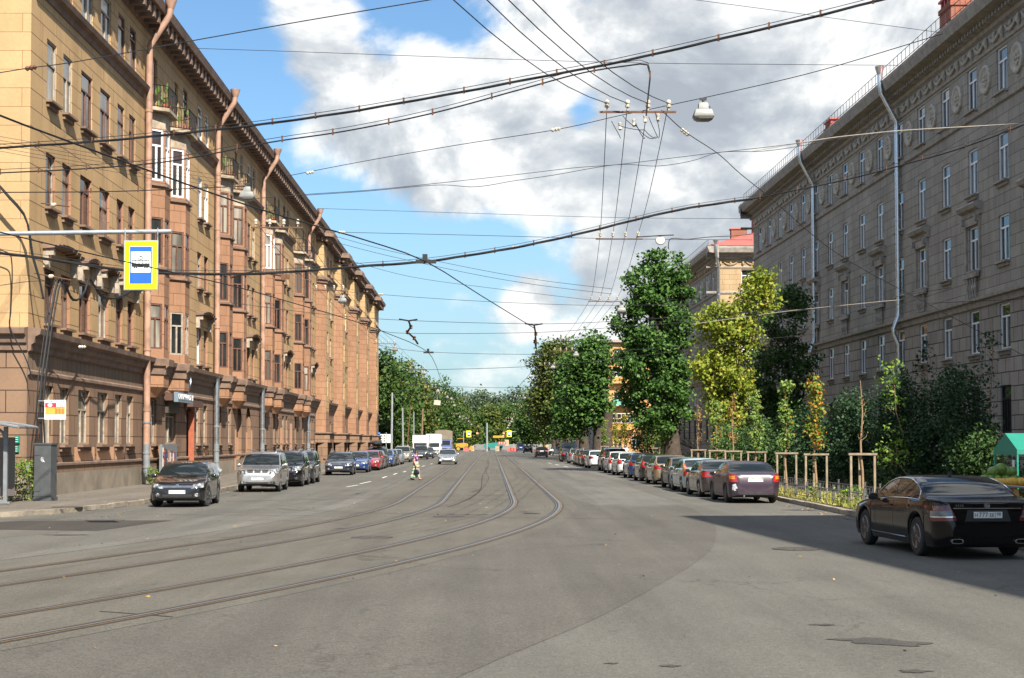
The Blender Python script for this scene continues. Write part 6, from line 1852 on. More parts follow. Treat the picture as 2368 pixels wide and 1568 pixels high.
FTL = ['hazy tall tree at the far left of the street end', 'hazy tall tree left of centre beyond the junction', 'hazy low tree at the centre beyond the junction', 'hazy tall tree right of centre beyond the junction', 'hazy tall tree at the right of the street end',
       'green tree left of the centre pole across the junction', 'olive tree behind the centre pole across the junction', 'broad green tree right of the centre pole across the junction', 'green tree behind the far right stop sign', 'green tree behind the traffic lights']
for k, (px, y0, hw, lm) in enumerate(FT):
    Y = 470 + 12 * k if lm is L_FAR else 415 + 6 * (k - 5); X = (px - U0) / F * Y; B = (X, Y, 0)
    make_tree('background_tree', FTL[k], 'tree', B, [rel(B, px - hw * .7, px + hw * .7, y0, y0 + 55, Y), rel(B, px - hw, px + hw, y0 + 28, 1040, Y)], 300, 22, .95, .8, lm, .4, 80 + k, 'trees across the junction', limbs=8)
# a far green belt closing the view
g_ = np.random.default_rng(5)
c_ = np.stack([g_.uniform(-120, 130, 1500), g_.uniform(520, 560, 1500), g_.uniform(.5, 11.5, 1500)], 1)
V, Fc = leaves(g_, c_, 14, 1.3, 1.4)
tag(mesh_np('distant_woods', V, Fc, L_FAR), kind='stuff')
# weeds by the shelter and at the wall foot
def weeds(loc, r, h, n, label, lm=L_VINE, size=.09):
    g = np.random.default_rng(int(loc[1] * 10)); root = empty('weed_clump', loc, 0, label, 'weeds')
    c = np.stack([g.normal(0, r * .5, n), g.normal(0, r * .4, n), g.uniform(.05, h, n) * (1 - .3 * g.random(n))], 1)
    V, Fc = leaves(g, c, 9, .09, size); mesh_np('foliage', V, Fc, lm, root)
    mb = MB()
    for k in range(10):
        q = c[k * 3 % n]; mb.tube([(q[0] * .3, q[1] * .3, 0), (q[0] * .8, q[1] * .8, q[2] * .6), tuple(q)], .008, 4)
    mb.build('stem', M_BARKY, root)
weeds((-15.85, 50.5, .13), .7, 1.5, 130, 'bright green weeds growing by the shelter post')
weeds((-15.3, 68.6, .13), .22, .9, 30, 'small green weed at the foot of the first drainpipe')
for k, (y, x) in enumerate(((45.5, 10.9), (50.5, 11.1), (48, 11.9))): weeds((x, y, .14), .14, .5, 11, ['weed tuft near the end post of the low fence', 'weed tuft behind the aubergine saloon', 'weed tuft between the two low fences'][k])

# low iron fences round the grass strip
def low_fence(p0, p1, label, h=.52, step=1.9):
    p0, p1 = Vector(p0), Vector(p1); root = empty('low_fence', p0, 0, label, 'fence', 'low iron fences round the grass strip')
    d = p1 - p0; n = int(d.length / step); mb = MB()
    for z in (.12, h - .06): mb.tube([(0, 0, z), (d.x, d.y, z)], .014, 4)
    for i in range(n * 5):
        f = (i + .5) / (n * 5); q = d * f
        if q.length < 45 or i % 2 == 0: mb.box((q.x, q.y, h / 2 + .03), (.014, .014, h - .16))
    for i in range(n):
        a, b = d * (i / n), d * ((i + 1) / n)
        mb.tube([(a.x, a.y, .14), (b.x, b.y, h - .08)], .008, 4); mb.tube([(a.x, a.y, h - .08), (b.x, b.y, .14)], .008, 4)
    mb.build('railing_panel', M_FENCE, root)
    for i in range(n + 1):
        q = d * (i / n); pb = MB(); pb.box((q.x, q.y, h / 2 + .03), (.05, .05, h + .06)); pb.box((q.x, q.y, h + .075), (.065, .065, .03)); pb.build('post', M_FENCE, root)
M_FENCE = plain('grey_fence_paint', (.10, .10, .10), .5, .3, .2, 8)
low_fence((11.0, 43.6, .13), (10.75, 150, .13), 'low grey iron fence along the kerb side of the grass strip')
low_fence((12.85, 45.0, .13), (12.75, 150, .13), 'low grey iron fence along the path side of the grass strip')
# ------------------------------------------------------------------ overhead wires
M_CABLE = plain('black_cable', (.010, .010, .011), .6, var=.2)
M_WIRE = plain('dull_wire', (.045, .045, .047), .5, .5, .2)
M_WIREP = plain('pale_wire', (.34, .30, .25), .6, .0, .2)
M_PORC = plain('porcelain', (.50, .46, .38), .3, var=.1)
M_RUSTY = plain('rusty_iron', (.14, .065, .035), .8, .2, .35, 12)
def wire_pts(px, Y, n=6):
    P = []
    for i, (x, y) in enumerate(px):
        if isinstance(Y, (list, tuple)):
            f = (x - px[0][0]) / max(1e-6, (px[-1][0] - px[0][0])); yy = Y[0] + (Y[1] - Y[0]) * f
        else: yy = Y
        P.append(atY(x, y, yy))
    return smooth_path(P, n) if len(P) > 2 else P
def add_wire(name, label, px, Y, r=.010, mat=None, clips=0, messenger=False, cat='wire', group=None, strands=1, pts=None):
    P = pts or wire_pts(px, Y)
    mb = MB()
    if strands == 1: mb.tube(P, r, 5, 0)
    else:
        L = 0; acc = [0]
        for a, b in zip(P[:-1], P[1:]): L += (b - a).length; acc.append(L)
        fine = []
        m_ = max(2, int(L / .35))
        for i in range(m_ + 1):
            s = L * i / m_; j = min(len(acc) - 2, max(0, int(np.searchsorted(acc, s)) - 1)); t = (s - acc[j]) / max(1e-6, acc[j + 1] - acc[j]); fine.append(P[j].lerp(P[j + 1], t))
        for k in range(strands):
            mb.tube([p + Vector((0, r * .9 * math.cos(i * .5 + k * 2 * PI / strands), r * .9 * math.sin(i * .5 + k * 2 * PI / strands))) for i, p in enumerate(fine)], r, 5, 0)
        P = fine
    if messenger:
        mb.tube([p + Vector((0, 0, r * 2.2 + .05)) for p in P[::2] + [P[-1]]], .008, 4, 1)
    if clips:
        L = 0; nxt = clips * .5
        for a, b in zip(P[:-1], P[1:]):
            L += (b - a).length
            if L > nxt:
                nxt += clips; mb.tube([a + Vector((0, 0, -r * 2.4)), a + Vector((0, 0, r * 2.4 + .07))], .022, 5, 2)
    return tag(mb.build(name, [mat or M_CABLE, M_WIRE, M_RUSTY]), label, cat, group)
G = 'wires and cables strung over the street'
add_wire('overhead_cable', 'thick black cable bundle crossing the upper sky from left wall to top right', [(-30, 344), (0, 342), (250, 325), (500, 300), (640, 283), (800, 260), (950, 234), (1100, 207), (1250, 178), (1400, 150), (1550, 117), (1700, 82), (1850, 47), (2060, -6)], (36, 30), .017, None, 1.15, True, 'cable', G, 3)
P = wire_pts([(-30, 402), (0, 400), (200, 390), (400, 372), (620, 330), (800, 303), (1000, 262), (1200, 208), (1350, 168), (1480, 148)], (38, 33)) + smooth_path([atY(x, y, 33) for x, y in ((1497, 150), (1503, 175), (1500, 210), (1497, 240), (1494, 268))], 4)
add_wire('overhead_cable', 'black cable that bends down to the insulator bracket near the top centre', None, None, .018, None, 1.3, True, 'cable', G, 1, P)
add_wire('overhead_cable', 'thin black cable across the left facade at fourth-floor height', [(-30, 446), (0, 445), (250, 443), (440, 436), (575, 430)], (40, 46), .016, None, 1.5, False, 'cable', G)
add_wire('overhead_cable', 'thick sagging black cable bundle running from tram sign height up to the right building', [(-30, 580), (0, 585), (100, 598), (200, 613), (290, 625), (380, 632), (520, 634), (620, 632), (750, 623), (850, 615), (985, 605), (1100, 588), (1190, 573), (1300, 550), (1400, 526), (1500, 501), (1600, 480), (1740, 460)], (42, 52), .025, None, 1.3, True, 'cable', G, 3)
add_wire('overhead_cable', 'black cable drooping across the right stone facade', [(1740, 460), (1900, 428), (2000, 405), (2100, 378), (2200, 350), (2300, 315), (2400, 275)], (52, 46), .024, None, 1.4, True, 'cable', G)
add_wire('overhead_wire', 'pair of pale communication lines crossing the mid sky to the right roof edge', [(560, 462), (700, 450), (850, 440), (1000, 425), (1184, 405), (1330, 388), (1425, 381), (1550, 366), (1667, 352), (1776, 340), (1900, 325), (2100, 305), (2400, 283)], 44, .009, M_WIRE, 0, False, 'wire', G)
add_wire('overhead_wire', 'slack telephone line looping under the communication lines', [(700, 452), (850, 442), (1010, 428), (1100, 432), (1190, 418), (1280, 405), (1425, 381), (1520, 384), (1600, 372), (1667, 352), (1760, 350), (1850, 338), (1960, 316)], 44.2, .009, M_WIRE, 0, False, 'wire', G)
add_wire('overhead_wire', 'pale line across the upper windows of the stone building', [(1740, 350), (1900, 322), (2000, 310), (2110, 300), (2400, 284)], 47, .014, M_WIREP, 0, False, 'wire', G)
add_wire('overhead_wire', 'thin wire with an insulator running from the left corner to the top edge', [(-30, 172), (0, 168), (70, 157), (180, 142), (440, 95), (700, 49), (1010, -3)], (32, 28), .011, M_WIRE, 0, False, 'wire', G)
add_wire('overhead_wire', 'thin level wire high across the whole sky', [(455, 112), (700, 120), (1000, 131), (1200, 138), (1500, 146), (1800, 149), (2075, 151)], 62, .012, M_WIRE, 0, False, 'wire', G)
add_wire('overhead_wire', 'thin wire slanting to the roof railing at the upper right', [(1580, -4), (1800, 25), (2000, 52), (2180, 76)], 60, .011, M_WIRE, 0, False, 'wire', G)
add_wire('overhead_wire', 'span wire holding the big lamp, rising to the upper right roof', [(660, 408), (830, 375), (1060, 335), (1285, 300), (1425, 269), (1525, 248), (1700, 210), (1900, 162), (2180, 78)], (50, 34), .011, M_WIRE, 0, False, 'wire', G)
add_wire('overhead_wire', 'thin wire from the insulator bracket down to the stone building', [(1530, 255), (1585, 305), (1660, 355), (1710, 400), (1790, 465), (1900, 560), (2000, 625), (2150, 705), (2400, 840)], (34, 60), .011, M_WIRE, 0, False, 'wire', G)
for k, (y0, y1, y2, Y) in enumerate(((482, 492, 503, 70), (536, 543, 552, 55))):
    add_wire('overhead_wire', ['thin level wire just below the mid clouds', 'thin level wire just above the thick sagging bundle'][k], [(735, y0), (1050, y1), (1420, y2), (1740, y2 + 3)], Y, .010, M_WIRE, 0, False, 'wire', G)
# tram contact wires: about 5.8 m over the rails
def cw(px, ztop=5.8): return [atZ(x, y, ztop) for x, y in px]
P = smooth_path(cw([(-200, 180), (0, 267), (170, 331), (398, 414), (591, 481), (754, 529), (847, 556), (985, 605), (1110, 682), (1237, 760)]), 3)
P2 = smooth_path(cw([(1237, 760), (1240, 810), (1225, 865), (1199, 896), (1175, 945), (1157, 985), (1146, 1006)]), 3)
add_wire('contact_wire', 'tram contact wire bending from the upper left to the middle of the street', None, None, .013, M_CABLE, 0, False, 'tram wire', 'tram contact wires', 1, P)
add_wire('contact_wire', 'tram contact wire running away over the nearer track', None, None, .013, M_CABLE, 0, False, 'tram wire', 'tram contact wires', 1, P2)
P = smooth_path(cw([(-100, 505), (0, 537), (289, 605), (533, 660), (665, 697), (826, 745), (945, 790)]), 3)
P2 = smooth_path(cw([(945, 790), (991, 816), (1010, 850), (1024.6, 886), (1060, 940), (1095, 985), (1115, 1004)]), 3)
add_wire('contact_wire', 'tram contact wire crossing in front of the tram stop sign', None, None, .013, M_CABLE, 0, False, 'tram wire', 'tram contact wires', 1, P)
add_wire('contact_wire', 'tram contact wire running away over the farther track', None, None, .013, M_CABLE, 0, False, 'tram wire', 'tram contact wires', 1, P2)
SP = [([(533, 700), (750, 727), (940, 741), (1237, 749), (1420, 743), (1640, 728), (1900, 713), (2400, 690)], 57, 'span wire passing the pull-off fittings at mid height'),
      ([(870, 762), (945, 771), (1236, 769), (1420, 757), (1600, 743), (1900, 712), (2200, 665)], 60, 'span wire just under the first pull-off fittings'),
      ([(720, 668), (1000, 690), (1230, 702), (1420, 706), (1800, 700)], 66, 'faint span wire above the pull-off fittings'),
      ([(873, 798), (991, 814), (1240, 819.5), (1420, 812), (1700, 790), (1890, 772)], 68, 'span wire through the second contact wire clamp'),
      ([(940, 853), (987, 855), (1217, 848), (1420, 830), (1700, 795)], 84, 'span wire over the third lamp pair'),
      ([(876, 885), (1041, 893.6), (1199, 896), (1420, 880), (1560, 862)], 105, 'span wire low across the far street'),
      ([(870, 914), (1010, 922), (1130, 921), (1280, 915)], 230, 'distant span wire in front of the hazy trees'),
      ([(875, 905), (960, 912), (1100, 918), (1240, 917)], 215, 'distant span wire over the left lamp cluster'),
      ([(770, 545), (900, 580), (1100, 622), (1250, 648), (1415, 668)], 90, 'thin slanting wire from the left roofline to the poplar'),
      ([(775, 560), (900, 592), (1100, 635), (1250, 660), (1415, 680)], 90, 'second thin slanting wire from the left roofline to the poplar'),
      ([(800, 600), (950, 640), (1150, 668), (1418, 700)], 100, 'lower thin slanting wire from the terrace to the poplar'),
      ([(1600, 750), (1800, 722), (1950, 706), (2100, 692), (2200, 690)], 62, 'pale wire across the lower stone facade'),
      ([(0, 260 + 400), (90, 650), (200, 662), (300, 690)], 52, 'wire along the left facade below the tram sign arm')]
for px, Y, lab in SP: add_wire('span_wire', lab, px, Y, .010 if Y < 80 else .014, M_WIREP if 'pale' in lab else M_WIRE, 0, False, 'wire', G)
for k, dy in enumerate((0, 9, 17, 26, 34)):
    add_wire('facade_wire', 'thin wire fanning across the left facade above the second cable', [(-20, 312 + dy), (180, 348 + dy), (400, 388 + dy), (560, 415 + dy)], (46, 60), .007, M_WIRE, 0, False, 'wire', 'thin wires fanning over the left facade')
# pull-off fittings on the contact wires
def pull_off(px, label):
    P = [atZ(x, y, 5.85 + .012 * (px[-1][1] - y)) for x, y in px]
    mb = MB(); mb.tube(P, .035, 6, 0)
    for p in P[1:-1]: mb.lathe([(0, -.09), (.075, -.05), (.05, 0), (.075, .05), (0, .09)], p, 8, 1)
    a = P[0]; mb.tube([a + Vector((-.35, 0, .06)), a, a + Vector((.32, 0, .05))], .03, 5, 0)
    return tag(mb.build('pull_off_fitting', [M_CABLE, M_RUSTY]), label, 'wire fitting', 'pull-off fittings on the contact wires')
pull_off([(945, 742), (950, 756), (942, 768), (958, 782), (966, 795)], 'dark pull-off fitting on the left contact wire')
pull_off([(1235, 752), (1239, 772), (1237, 790), (1240, 806)], 'dark pull-off fitting on the right contact wire')
for (x, y, lab) in ((991, 815, 'small clamp on the left contact wire'), (1241, 819, 'small clamp where the right contact wire meets its span'), (985, 605, 'clamp where contact wire passes the thick bundle'), (1199, 896, 'tiny clamp on the far right contact wire')):
    p = atZ(x, y, 5.8); mb = MB(); mb.box(p, (.42, .08, .07), 0); mb.box(p + Vector((-.02, 0, .08)), (.10, .10, .14), 0)
    tag(mb.build('wire_clamp', M_CABLE), lab, 'wire fitting', 'clamps on the contact wires')
for (x, y, Y, ang, lab) in ((72, 157, 31.8, .17, 'brown strain insulator on the wire at the far upper left'), (1285, 299, 38, .2, 'pale strain insulator on the lamp span wire'), (1584, 306, 36, -.7, 'yellowish square insulator right of the insulator bracket'), (717, 399, 48, .2, 'small pale insulator over the left roofline'),
                           (790, 537, 55, 0, 'small white insulator on the level wire beside the terrace roof'), (880, 681, 70, 0, 'tiny white insulator left of the cumulus cloud'), (1192, 572, 49, .2, 'pale tape wrap on the thick sagging bundle'), (190, 472 + 330, 50, 0, 'small hook insulator on the left facade')):
    p = atY(x, y, Y); mb = MB(); rot = Matrix.Rotation(-ang, 3, 'Y') @ Matrix.Rotation(PI / 2, 3, 'Y')
    s = .7
    mb.lathe([(0, -.20 * s), (.05 * s, -.17 * s), (.085 * s, -.12 * s), (.05 * s, -.05 * s), (.09 * s, 0), (.05 * s, .06 * s), (.085 * s, .12 * s), (0, .2 * s)], p, 8, 0, rot)
    tag(mb.build('strain_insulator', M_RUSTY if 'brown' in lab else M_PORC), lab, 'insulator', 'strain insulators on the wires')

# ------------------------------------------------------------------ hanging lamps and insulator brackets
M_LAMPG = plain('lamp_grey_enamel', (.20, .20, .19), .5, .1, .15, 4)
M_LAMPB = plain('lamp_bowl', (.24, .23, .20), .25, var=.15)
def make_lamp(loc, label, group):
    root = empty('street_lamp', loc, 0, label, 'street lamp', group)
    mb = MB()
    def sq(mb, secs, mat):
        n = 16; vs = []
        for (hx, hy, z) in secs:
            for k in range(n):
                a = 2 * PI * k / n; c, s = math.cos(a), math.sin(a); q = max(abs(c), abs(s)) ** -.75
                vs.append((hx * c * q, hy * s * q, z))
        mb.add(vs, [(i * n + k, i * n + (k + 1) % n, (i + 1) * n + (k + 1) % n, (i + 1) * n + k) for i in range(len(secs) - 1) for k in range(n)] + [tuple(range(n - 1, -1, -1)), tuple(range((len(secs) - 1) * n, len(secs) * n))], mat)
    sq(mb, [(.245, .18, -.34), (.25, .185, -.315), (.20, .15, -.18), (.185, .14, -.165), (.125, .11, -.155), (.115, .10, -.03), (.09, .08, 0)], 0)
    mb.build('housing', M_LAMPG, root, smooth=35)
    b = MB(); sq(b, [(.06, .05, -.44), (.15, .11, -.425), (.22, .16, -.385), (.238, .172, -.342)], 0); b.build('lamp_bowl', M_LAMPB, root, smooth=50)
    h = MB(); h.tube([(0, 0, -.01), (0, 0, .07)], .03, 6); h.box((0, 0, .09), (.16, .05, .05)); h.tube([(.1, .0, -.06), (.16, 0, -.1), (.14, 0, -.2)], .012, 5); h.build('hanger', M_PLAST, root)
    return root
def make_bracket(loc, label, group, n=4, step=.47):
    root = empty('insulator_bracket', loc, 0, label, 'insulator bracket', group)
    w = step * (n - 1) / 2
    mb = MB(); mb.box((0, 0, 0), (2 * w + .34, .04, .045)); mb.build('bar', M_RUSTY, root)
    for k in range(n):
        i_ = MB(); x = -w + k * step; i_.lathe([(.015, .03), (.02, .10), (.055, .11), (.06, .15), (.035, .17), (.055, .19), (.06, .23), (.045, .27), (0, .29)], (x, 0, 0), 8); i_.build('insulator', M_PORC, root)
    return root
lamp0 = brk0 = None
def put(kind, px, py, Y, label, group):
    global lamp0, brk0
    p = atY(px, py, Y)
    if kind == 'lamp':
        if lamp0 is None: lamp0 = make_lamp(p, label, group); return lamp0
        o = copy_tree(lamp0)
    else:
        if brk0 is None: brk0 = make_bracket(p, label, group); return brk0
        o = copy_tree(brk0)
    o.location = p; o['label'] = label; o['group'] = group
    return o
GLm, GBr = 'lamps hanging over the street', 'insulator brackets over the street'
FARL = 'small white hanging lamp in the far left cluster'; FARR = 'small white hanging lamp in the far right cluster'
lamps = [(1626, 238, 34.5, 'large grey lamp hanging at the upper right over the road'), (572, 432, 46, 'pale square lamp in front of the left oriels'), (1437, 705, 78, 'pale lamp in front of the tall poplar crown'), (792, 683, 79, 'pale lamp in front of the first tower bay'),
         (1332, 813, 122, 'pale lamp before the dense green poplar'), (913, 800, 118, 'pale lamp just right of the terrace end'), (1278.6, 843, 148, 'pale lamp before the ragged olive tree'), (981, 857, 160, 'beige lamp above the left park trees'),
         (1012.7, 900, 195, FARL), (1249.3, 906, 236, 'white lamp below the ragged olive crown')]
for (x, y, Y) in ((1034.5, 915, 250), (1044, 919, 262), (1051, 935, 305), (1063, 962, 345), (1069, 967, 350), (1078, 965, 352), (1084, 972, 370), (1087, 976, 372), (1090, 980, 380), (1093, 986, 390)): lamps.append((x, y, Y, FARL))
for (x, y, Y) in ((1213.6, 917, 255), (1227, 917, 256), (1206.7, 936, 300), (1207, 958, 335), (1184, 967, 350), (1194, 967, 352), (1199, 966, 352), (1183, 973, 370), (1179, 977, 374), (1176, 982, 384), (1174, 987, 392)): lamps.append((x, y, Y, FARR))
for (x, y, Y, lab) in lamps: put('lamp', x, y, Y, lab, GLm)
FB = 'tiny insulator bracket far down the street'
brs = [(1475, 259, 33.9, 'insulator bracket with dangling wires at the upper centre'), (1432, 553, 55.2, 'long insulator bracket above the tall poplar'), (1398, 697, 79.7, 'insulator bracket left of the poplar crown lamp'), (1303, 812, 122.6, 'insulator bracket over the dense green poplar'),
       (1265, 845, 148, 'insulator bracket over the ragged olive tree'), (640, 526, 50, 'insulator bracket in front of the balconies and oriels'), (762, 672, 78, 'insulator bracket before the first tower bay'), (890, 795, 116, 'insulator bracket at the terrace end'), (965, 854, 158, 'insulator bracket above the left park trees'),
       (1232, 908.7, 230, FB), (1200, 918, 252, FB), (1195, 937, 300, FB), (995, 897, 192, FB), (1020, 911, 245, FB), (1041, 932, 300, FB), (1190, 959, 335, FB), (1178, 968, 352, FB), (1174, 975, 368, FB), (1052, 958, 340, FB), (1066, 963, 350, FB), (1076, 969, 362, FB)]
for (x, y, Y, lab) in brs: put('br', x, y, Y, lab, GBr)
# the four power lines of each side, bracket to bracket
def lines(br, group, lab, front=None):
    for k in range(4):
        dx = (-.705, -.235, .235, .705)[k]
        P = []
        if front: P += [atY(front[k][0], front[k][1], front[k][2])]
        knots = [atY(x, y, Y) + Vector((dx, 0, .2)) for (x, y, Y, _) in br]
        out = []
        full = P + knots
        for a, b in zip(full[:-1], full[1:]):
            for i in range(6):
                t = i / 6; out.append(a.lerp(b, t) - Vector((0, 0, .9 * t * (1 - t))))
        out.append(full[-1])
        mb = MB(); mb.tube(out, .010, 5); tag(mb.build('power_line', M_WIRE), lab, 'power line', group)
lines([brs[0]] + brs[1:5] + [brs[9], brs[11]], 'power lines on the right brackets', 'one of four parallel power lines along the right bracket row',
      [(1040, -8, 22), (1118, -8, 22), (1168, -8, 22), (1224, -8, 22)])
lines(brs[5:9] + [brs[12], brs[14]], 'power lines on the left brackets', 'one of four parallel power lines along the left bracket row')
# dangling jumpers under the near bracket
mb = MB(); rj = random.Random(4)
for (x0, y0, x1, y1, sag) in ((1414, 280, 1434, 320, 18), (1440, 268, 1470, 288, 20), (1470, 285, 1490, 318, 30), (1490, 300, 1520, 315, 22), (1500, 270, 1520, 318, 26), (1470, 290, 1515, 316, 30), (1430, 290, 1490, 300, 8), (1515, 260, 1522, 320, 20)):
    pts = [atY(x0 + (x1 - x0) * t + 6 * math.sin(t * 3), y0 + (y1 - y0) * t + sag * 4 * t * (1 - t) * .5, 33.8) for t in [i / 8 for i in range(9)]]
    mb.tube(pts, .008, 4, 0)
for (x, y) in ((1434, 292), (1466, 284), (1492, 275), (1522, 272)): mb.lathe([(0, .1), (.05, .07), (.03, 0), (.05, -.07), (0, -.1)], atY(x, y, 33.9), 8, 1)
tag(mb.build('wire_jumper', [M_CABLE, M_PORC]), 'tangle of jumper wires under the near insulator bracket', 'wire')
p = atY(1527, 556, 55); mb = MB(); mb.lathe([(.17, -.03), (.19, 0), (.17, .03), (0, .035)], p, 14, 0, Matrix.Rotation(PI / 2 - .3, 3, 'X')); mb.tube([p + Vector((-.9, 0, .12)), p + Vector((0, 0, .18)), p + Vector((.5, 0, .2))], .02, 5, 1)
tag(mb.build('round_lamp', [M_LAMPG, M_CABLE]), 'small round lamp at the end of the bracket above the poplar', 'lamp')
add_wire('overhead_cable', 'ragged frayed cable end between the round lamp and the red roof', [(1545, 575), (1548, 555), (1560, 551), (1590, 553), (1640, 548), (1700, 545), (1745, 540)], 56, .018, None, 0, False, 'cable', G)

# ------------------------------------------------------------------ tram stop sign on its long arm
M_GALV = plain('galvanised_pole', (.42, .45, .47), .45, .6, .12, 5)
M_SYEL = plain('sign_yellow', (.80, .86, .0), .4, var=.03); M_SBLU = plain('sign_blue', (.02, .115, .60), .4, var=.05); M_SWHT = plain('sign_white', (.66, .68, .68), .4, var=.03); M_SBLK = plain('sign_black', (.012, .012, .013), .5)
YS = 33.6
cs = atY(326, 613, YS)
ss = YS / F
arm = empty('sign_arm', (atY(-60, 541, YS).x, YS, .13), 0, 'grey tubular arm reaching in from the left edge over the pavement', 'sign arm')
mb = MB(); a0 = atY(-60, 541, YS + .12); a1 = atY(397, 535, YS + .12)
off = Vector(arm.location)
mb.tube([a0 - off, a1 - off], .052, 10); mb.build('arm', M_GALV, arm, smooth=40)
mb = MB(); mb.tube([(0, .12, 0), (0, .12, a0.z - off.z + .3)], .09, 10); mb.build('pole', M_GALV, arm, smooth=40)
sg = empty('tram_stop_sign', cs, -.02, 'yellow and blue tram stop sign with tram pictogram hanging from the arm', 'sign')
w, h = 80 * ss, 116 * ss
mb = MB(); mb.box((0, .015, 0), (w, .03, h), 0); mb.box((0, -.002, 0), (w - .05, .012, h - .05), 1); mb.build('panel', [M_GALV, M_SYEL], sg)
fl_ = lambda a, b, c, d, y, t, m, nm: None
def flat(parent, name, cx, cz, w_, h_, y, mat, t=.006):
    m_ = MB(); m_.box((cx, y, cz), (w_, t, h_)); return m_.build(name, mat, parent)
fb = flat(sg, 'blue_field', 0, -.0, 53 * ss, 87 * ss, -.012, M_SWHT); flat(fb, 'blue_fill', 0, 0, 51 * ss, 85 * ss, -.018, M_SBLU)
wf = flat(sg, 'white_field', -.0, .045 + 2 * ss, 46 * ss, 49 * ss, -.024, M_SWHT)
mb = MB(); z0 = 0 * ss
k = ss
mb.box((0, -.030, z0 - .3 * k), (42 * k, .004, 7.0 * k), 0)                       # car body
mb.box((0, -.030, z0 + 11 * k), (39 * k, .004, 1.2 * k), 0)
for x in (-19.5, -12.5, -4, 4.5, 12.5, 19.8): mb.box((x * k, -.0302, z0 + 7 * k), (1.1 * k, .004, 8 * k), 0)
for x in (-14.5, -9.5, 10, 15): mb.lathe([(2.1 * k, -.002), (2.1 * k, .002)], (x * k, -.0306, z0 - 5 * k), 12, 0, Matrix.Rotation(PI / 2, 3, 'X'))
mb.box((0, -.0304, z0 - 4.3 * k), (13 * k, .004, 2 * k), 0)
for a, b in (((-5.5, 16), (0, 20.5)), ((0, 20.5), (5.5, 16)), ((-5.5, 16), (0, 12)), ((0, 12), (5.5, 16)), ((-3, 20.9), (3, 20.9))):
    mb.tube([(a[0] * k, -.0305, z0 + a[1] * k), (b[0] * k, -.0305, z0 + b[1] * k)], .5 * k, 4, 0)
mb.build('tram_pictogram', M_SBLK, wf)
for x in (-38, 38):
    mb = MB(); mb.box((x * ss, .03, h / 2 + 12 * ss), (.018, .012, 34 * ss)); mb.build('hanger', M_GALV, sg)

# ------------------------------------------------------------------ things by the left corner
M_CAB = plain('cabinet_grey', (.075, .082, .086), .5, .1, .15, 3)
g1c = ground(95, 1163); X, Y = -14.75, 50.9
g0 = atY(78, 1160, 49.9); g2 = atY(117, 1160, 49.9)
cab = empty('switch_cabinet', ((g0.x + g2.x) / 2, 50.25, .13), -.05, 'tall grey steel switch cabinet at the building corner', 'cabinet')
wc = g2.x - g0.x
mb = MB(); mb.box((0, 0, .06), (wc + .06, .66, .12), 0); mb.box((0, 0, 1.0), (wc, .6, 1.76), 0); mb.prism([(-wc / 2 - .03, -.33, 1.881), (wc / 2 + .03, -.33, 1.881), (wc / 2 + .03, .33, 1.881), (-wc / 2 - .03, .33, 1.881)], (0, 0, .05), 0); mb.build('body', M_CAB, cab)
mb = MB(); mb.box((-.02, -.306, .98), (wc - .10, .012, 1.66), 0)
for z in (.35, 1.55): mb.box((-wc / 2 + .12, -.315, z), (.18, .02, .06), 0)
mb.box((wc / 2 - .1, -.32, .95), (.03, .03, .12), 0); mb.build('door', M_CAB, cab)
mb = MB(); rg = random.Random(9)
for k in range(7): mb.tube([(-.06 + rg.uniform(0, .14), -.314, 1.28 + rg.uniform(0, .2)) for _ in range(3)], .006, 4)
mb.build('chalk_scrawl', M_SWHT, cab)
# pole rising behind the cabinet, with cables draped to the facade
pl0 = atY(96, 1030, 50.2)
mb = MB(); q = [atY(96, 1030, 50.2), atY(92, 940, 50.2), atY(97, 870, 50.4), atY(112, 760, 51.0), atY(128, 670, 51.6), atY(136, 645, 51.8)]
mb.tube(q, .045, 6, 0); mb.tube([p + Vector((.11, 0, 0)) for p in q], .03, 6, 0); mb.tube([p + Vector((-.12, 0, -.05)) for p in q], .022, 6, 0)
tag(mb.build('cable_riser', M_CABLE), 'bundle of black cables rising from the cabinet up the corner', 'cable')
add_wire('draped_cable', 'black cables looping in swags under the second-floor hoods', [(136, 645), (150, 655), (165, 690), (182, 692), (198, 670), (203, 645), (215, 655), (235, 685), (265, 690), (290, 682), (310, 665)], (51.6, 60), .035, None, 0, False, 'cable', None, 2)
add_wire('draped_cable', 'dark cable running down the sunlit end wall', [(-10, 575), (20, 586), (27, 605), (28, 650), (25, 720), (24, 760), (60, 830), (75, 880)], 51.5, .022, None, 0, False, 'cable')
add_wire('draped_cable', 'cables slanting from the left edge to the corner of the ochre building', [(-10, 420), (20, 455), (60, 505), (75, 590), (90, 640), (100, 690)], 51.2, .035, None, 0, False, 'cable', None, 2)
for k, (x0, y0, x1, y1) in enumerate(((95, 470, 160, 478), (80, 632, 165, 648))):
    p, q = atY(x0, y0, 52.0), atY(x1, y1, 51.5); mb = MB(); mb.tube([p, q], .025, 5, 0); mb.lathe([(0, -.12), (.07, -.06), (.07, .06), (0, .12)], p.lerp(q, .45), 8, 1, Matrix.Rotation(PI / 2, 3, 'Y'))
    tag(mb.build('wall_hook', [M_RUSTY, M_PORC]), ['rusty wall hook with insulator below the third-floor windows', 'rusty wall hook with insulator at second-floor hood height'][k], 'wall hook')
for k, (x0, y0, x1, y1) in enumerate(((537, 640, 655, 640),)):
    p, m_, q = atY(537, 641, 76), atY(590, 626, 74), atY(660, 640, 72); mb = MB(); mb.tube([p, m_, q], .05, 6, 0); mb.box(q, (.4, .1, .25), 0)
    tag(mb.build('wall_bracket', M_RUSTY), 'long rusty wire bracket in front of the third drainpipe', 'bracket')
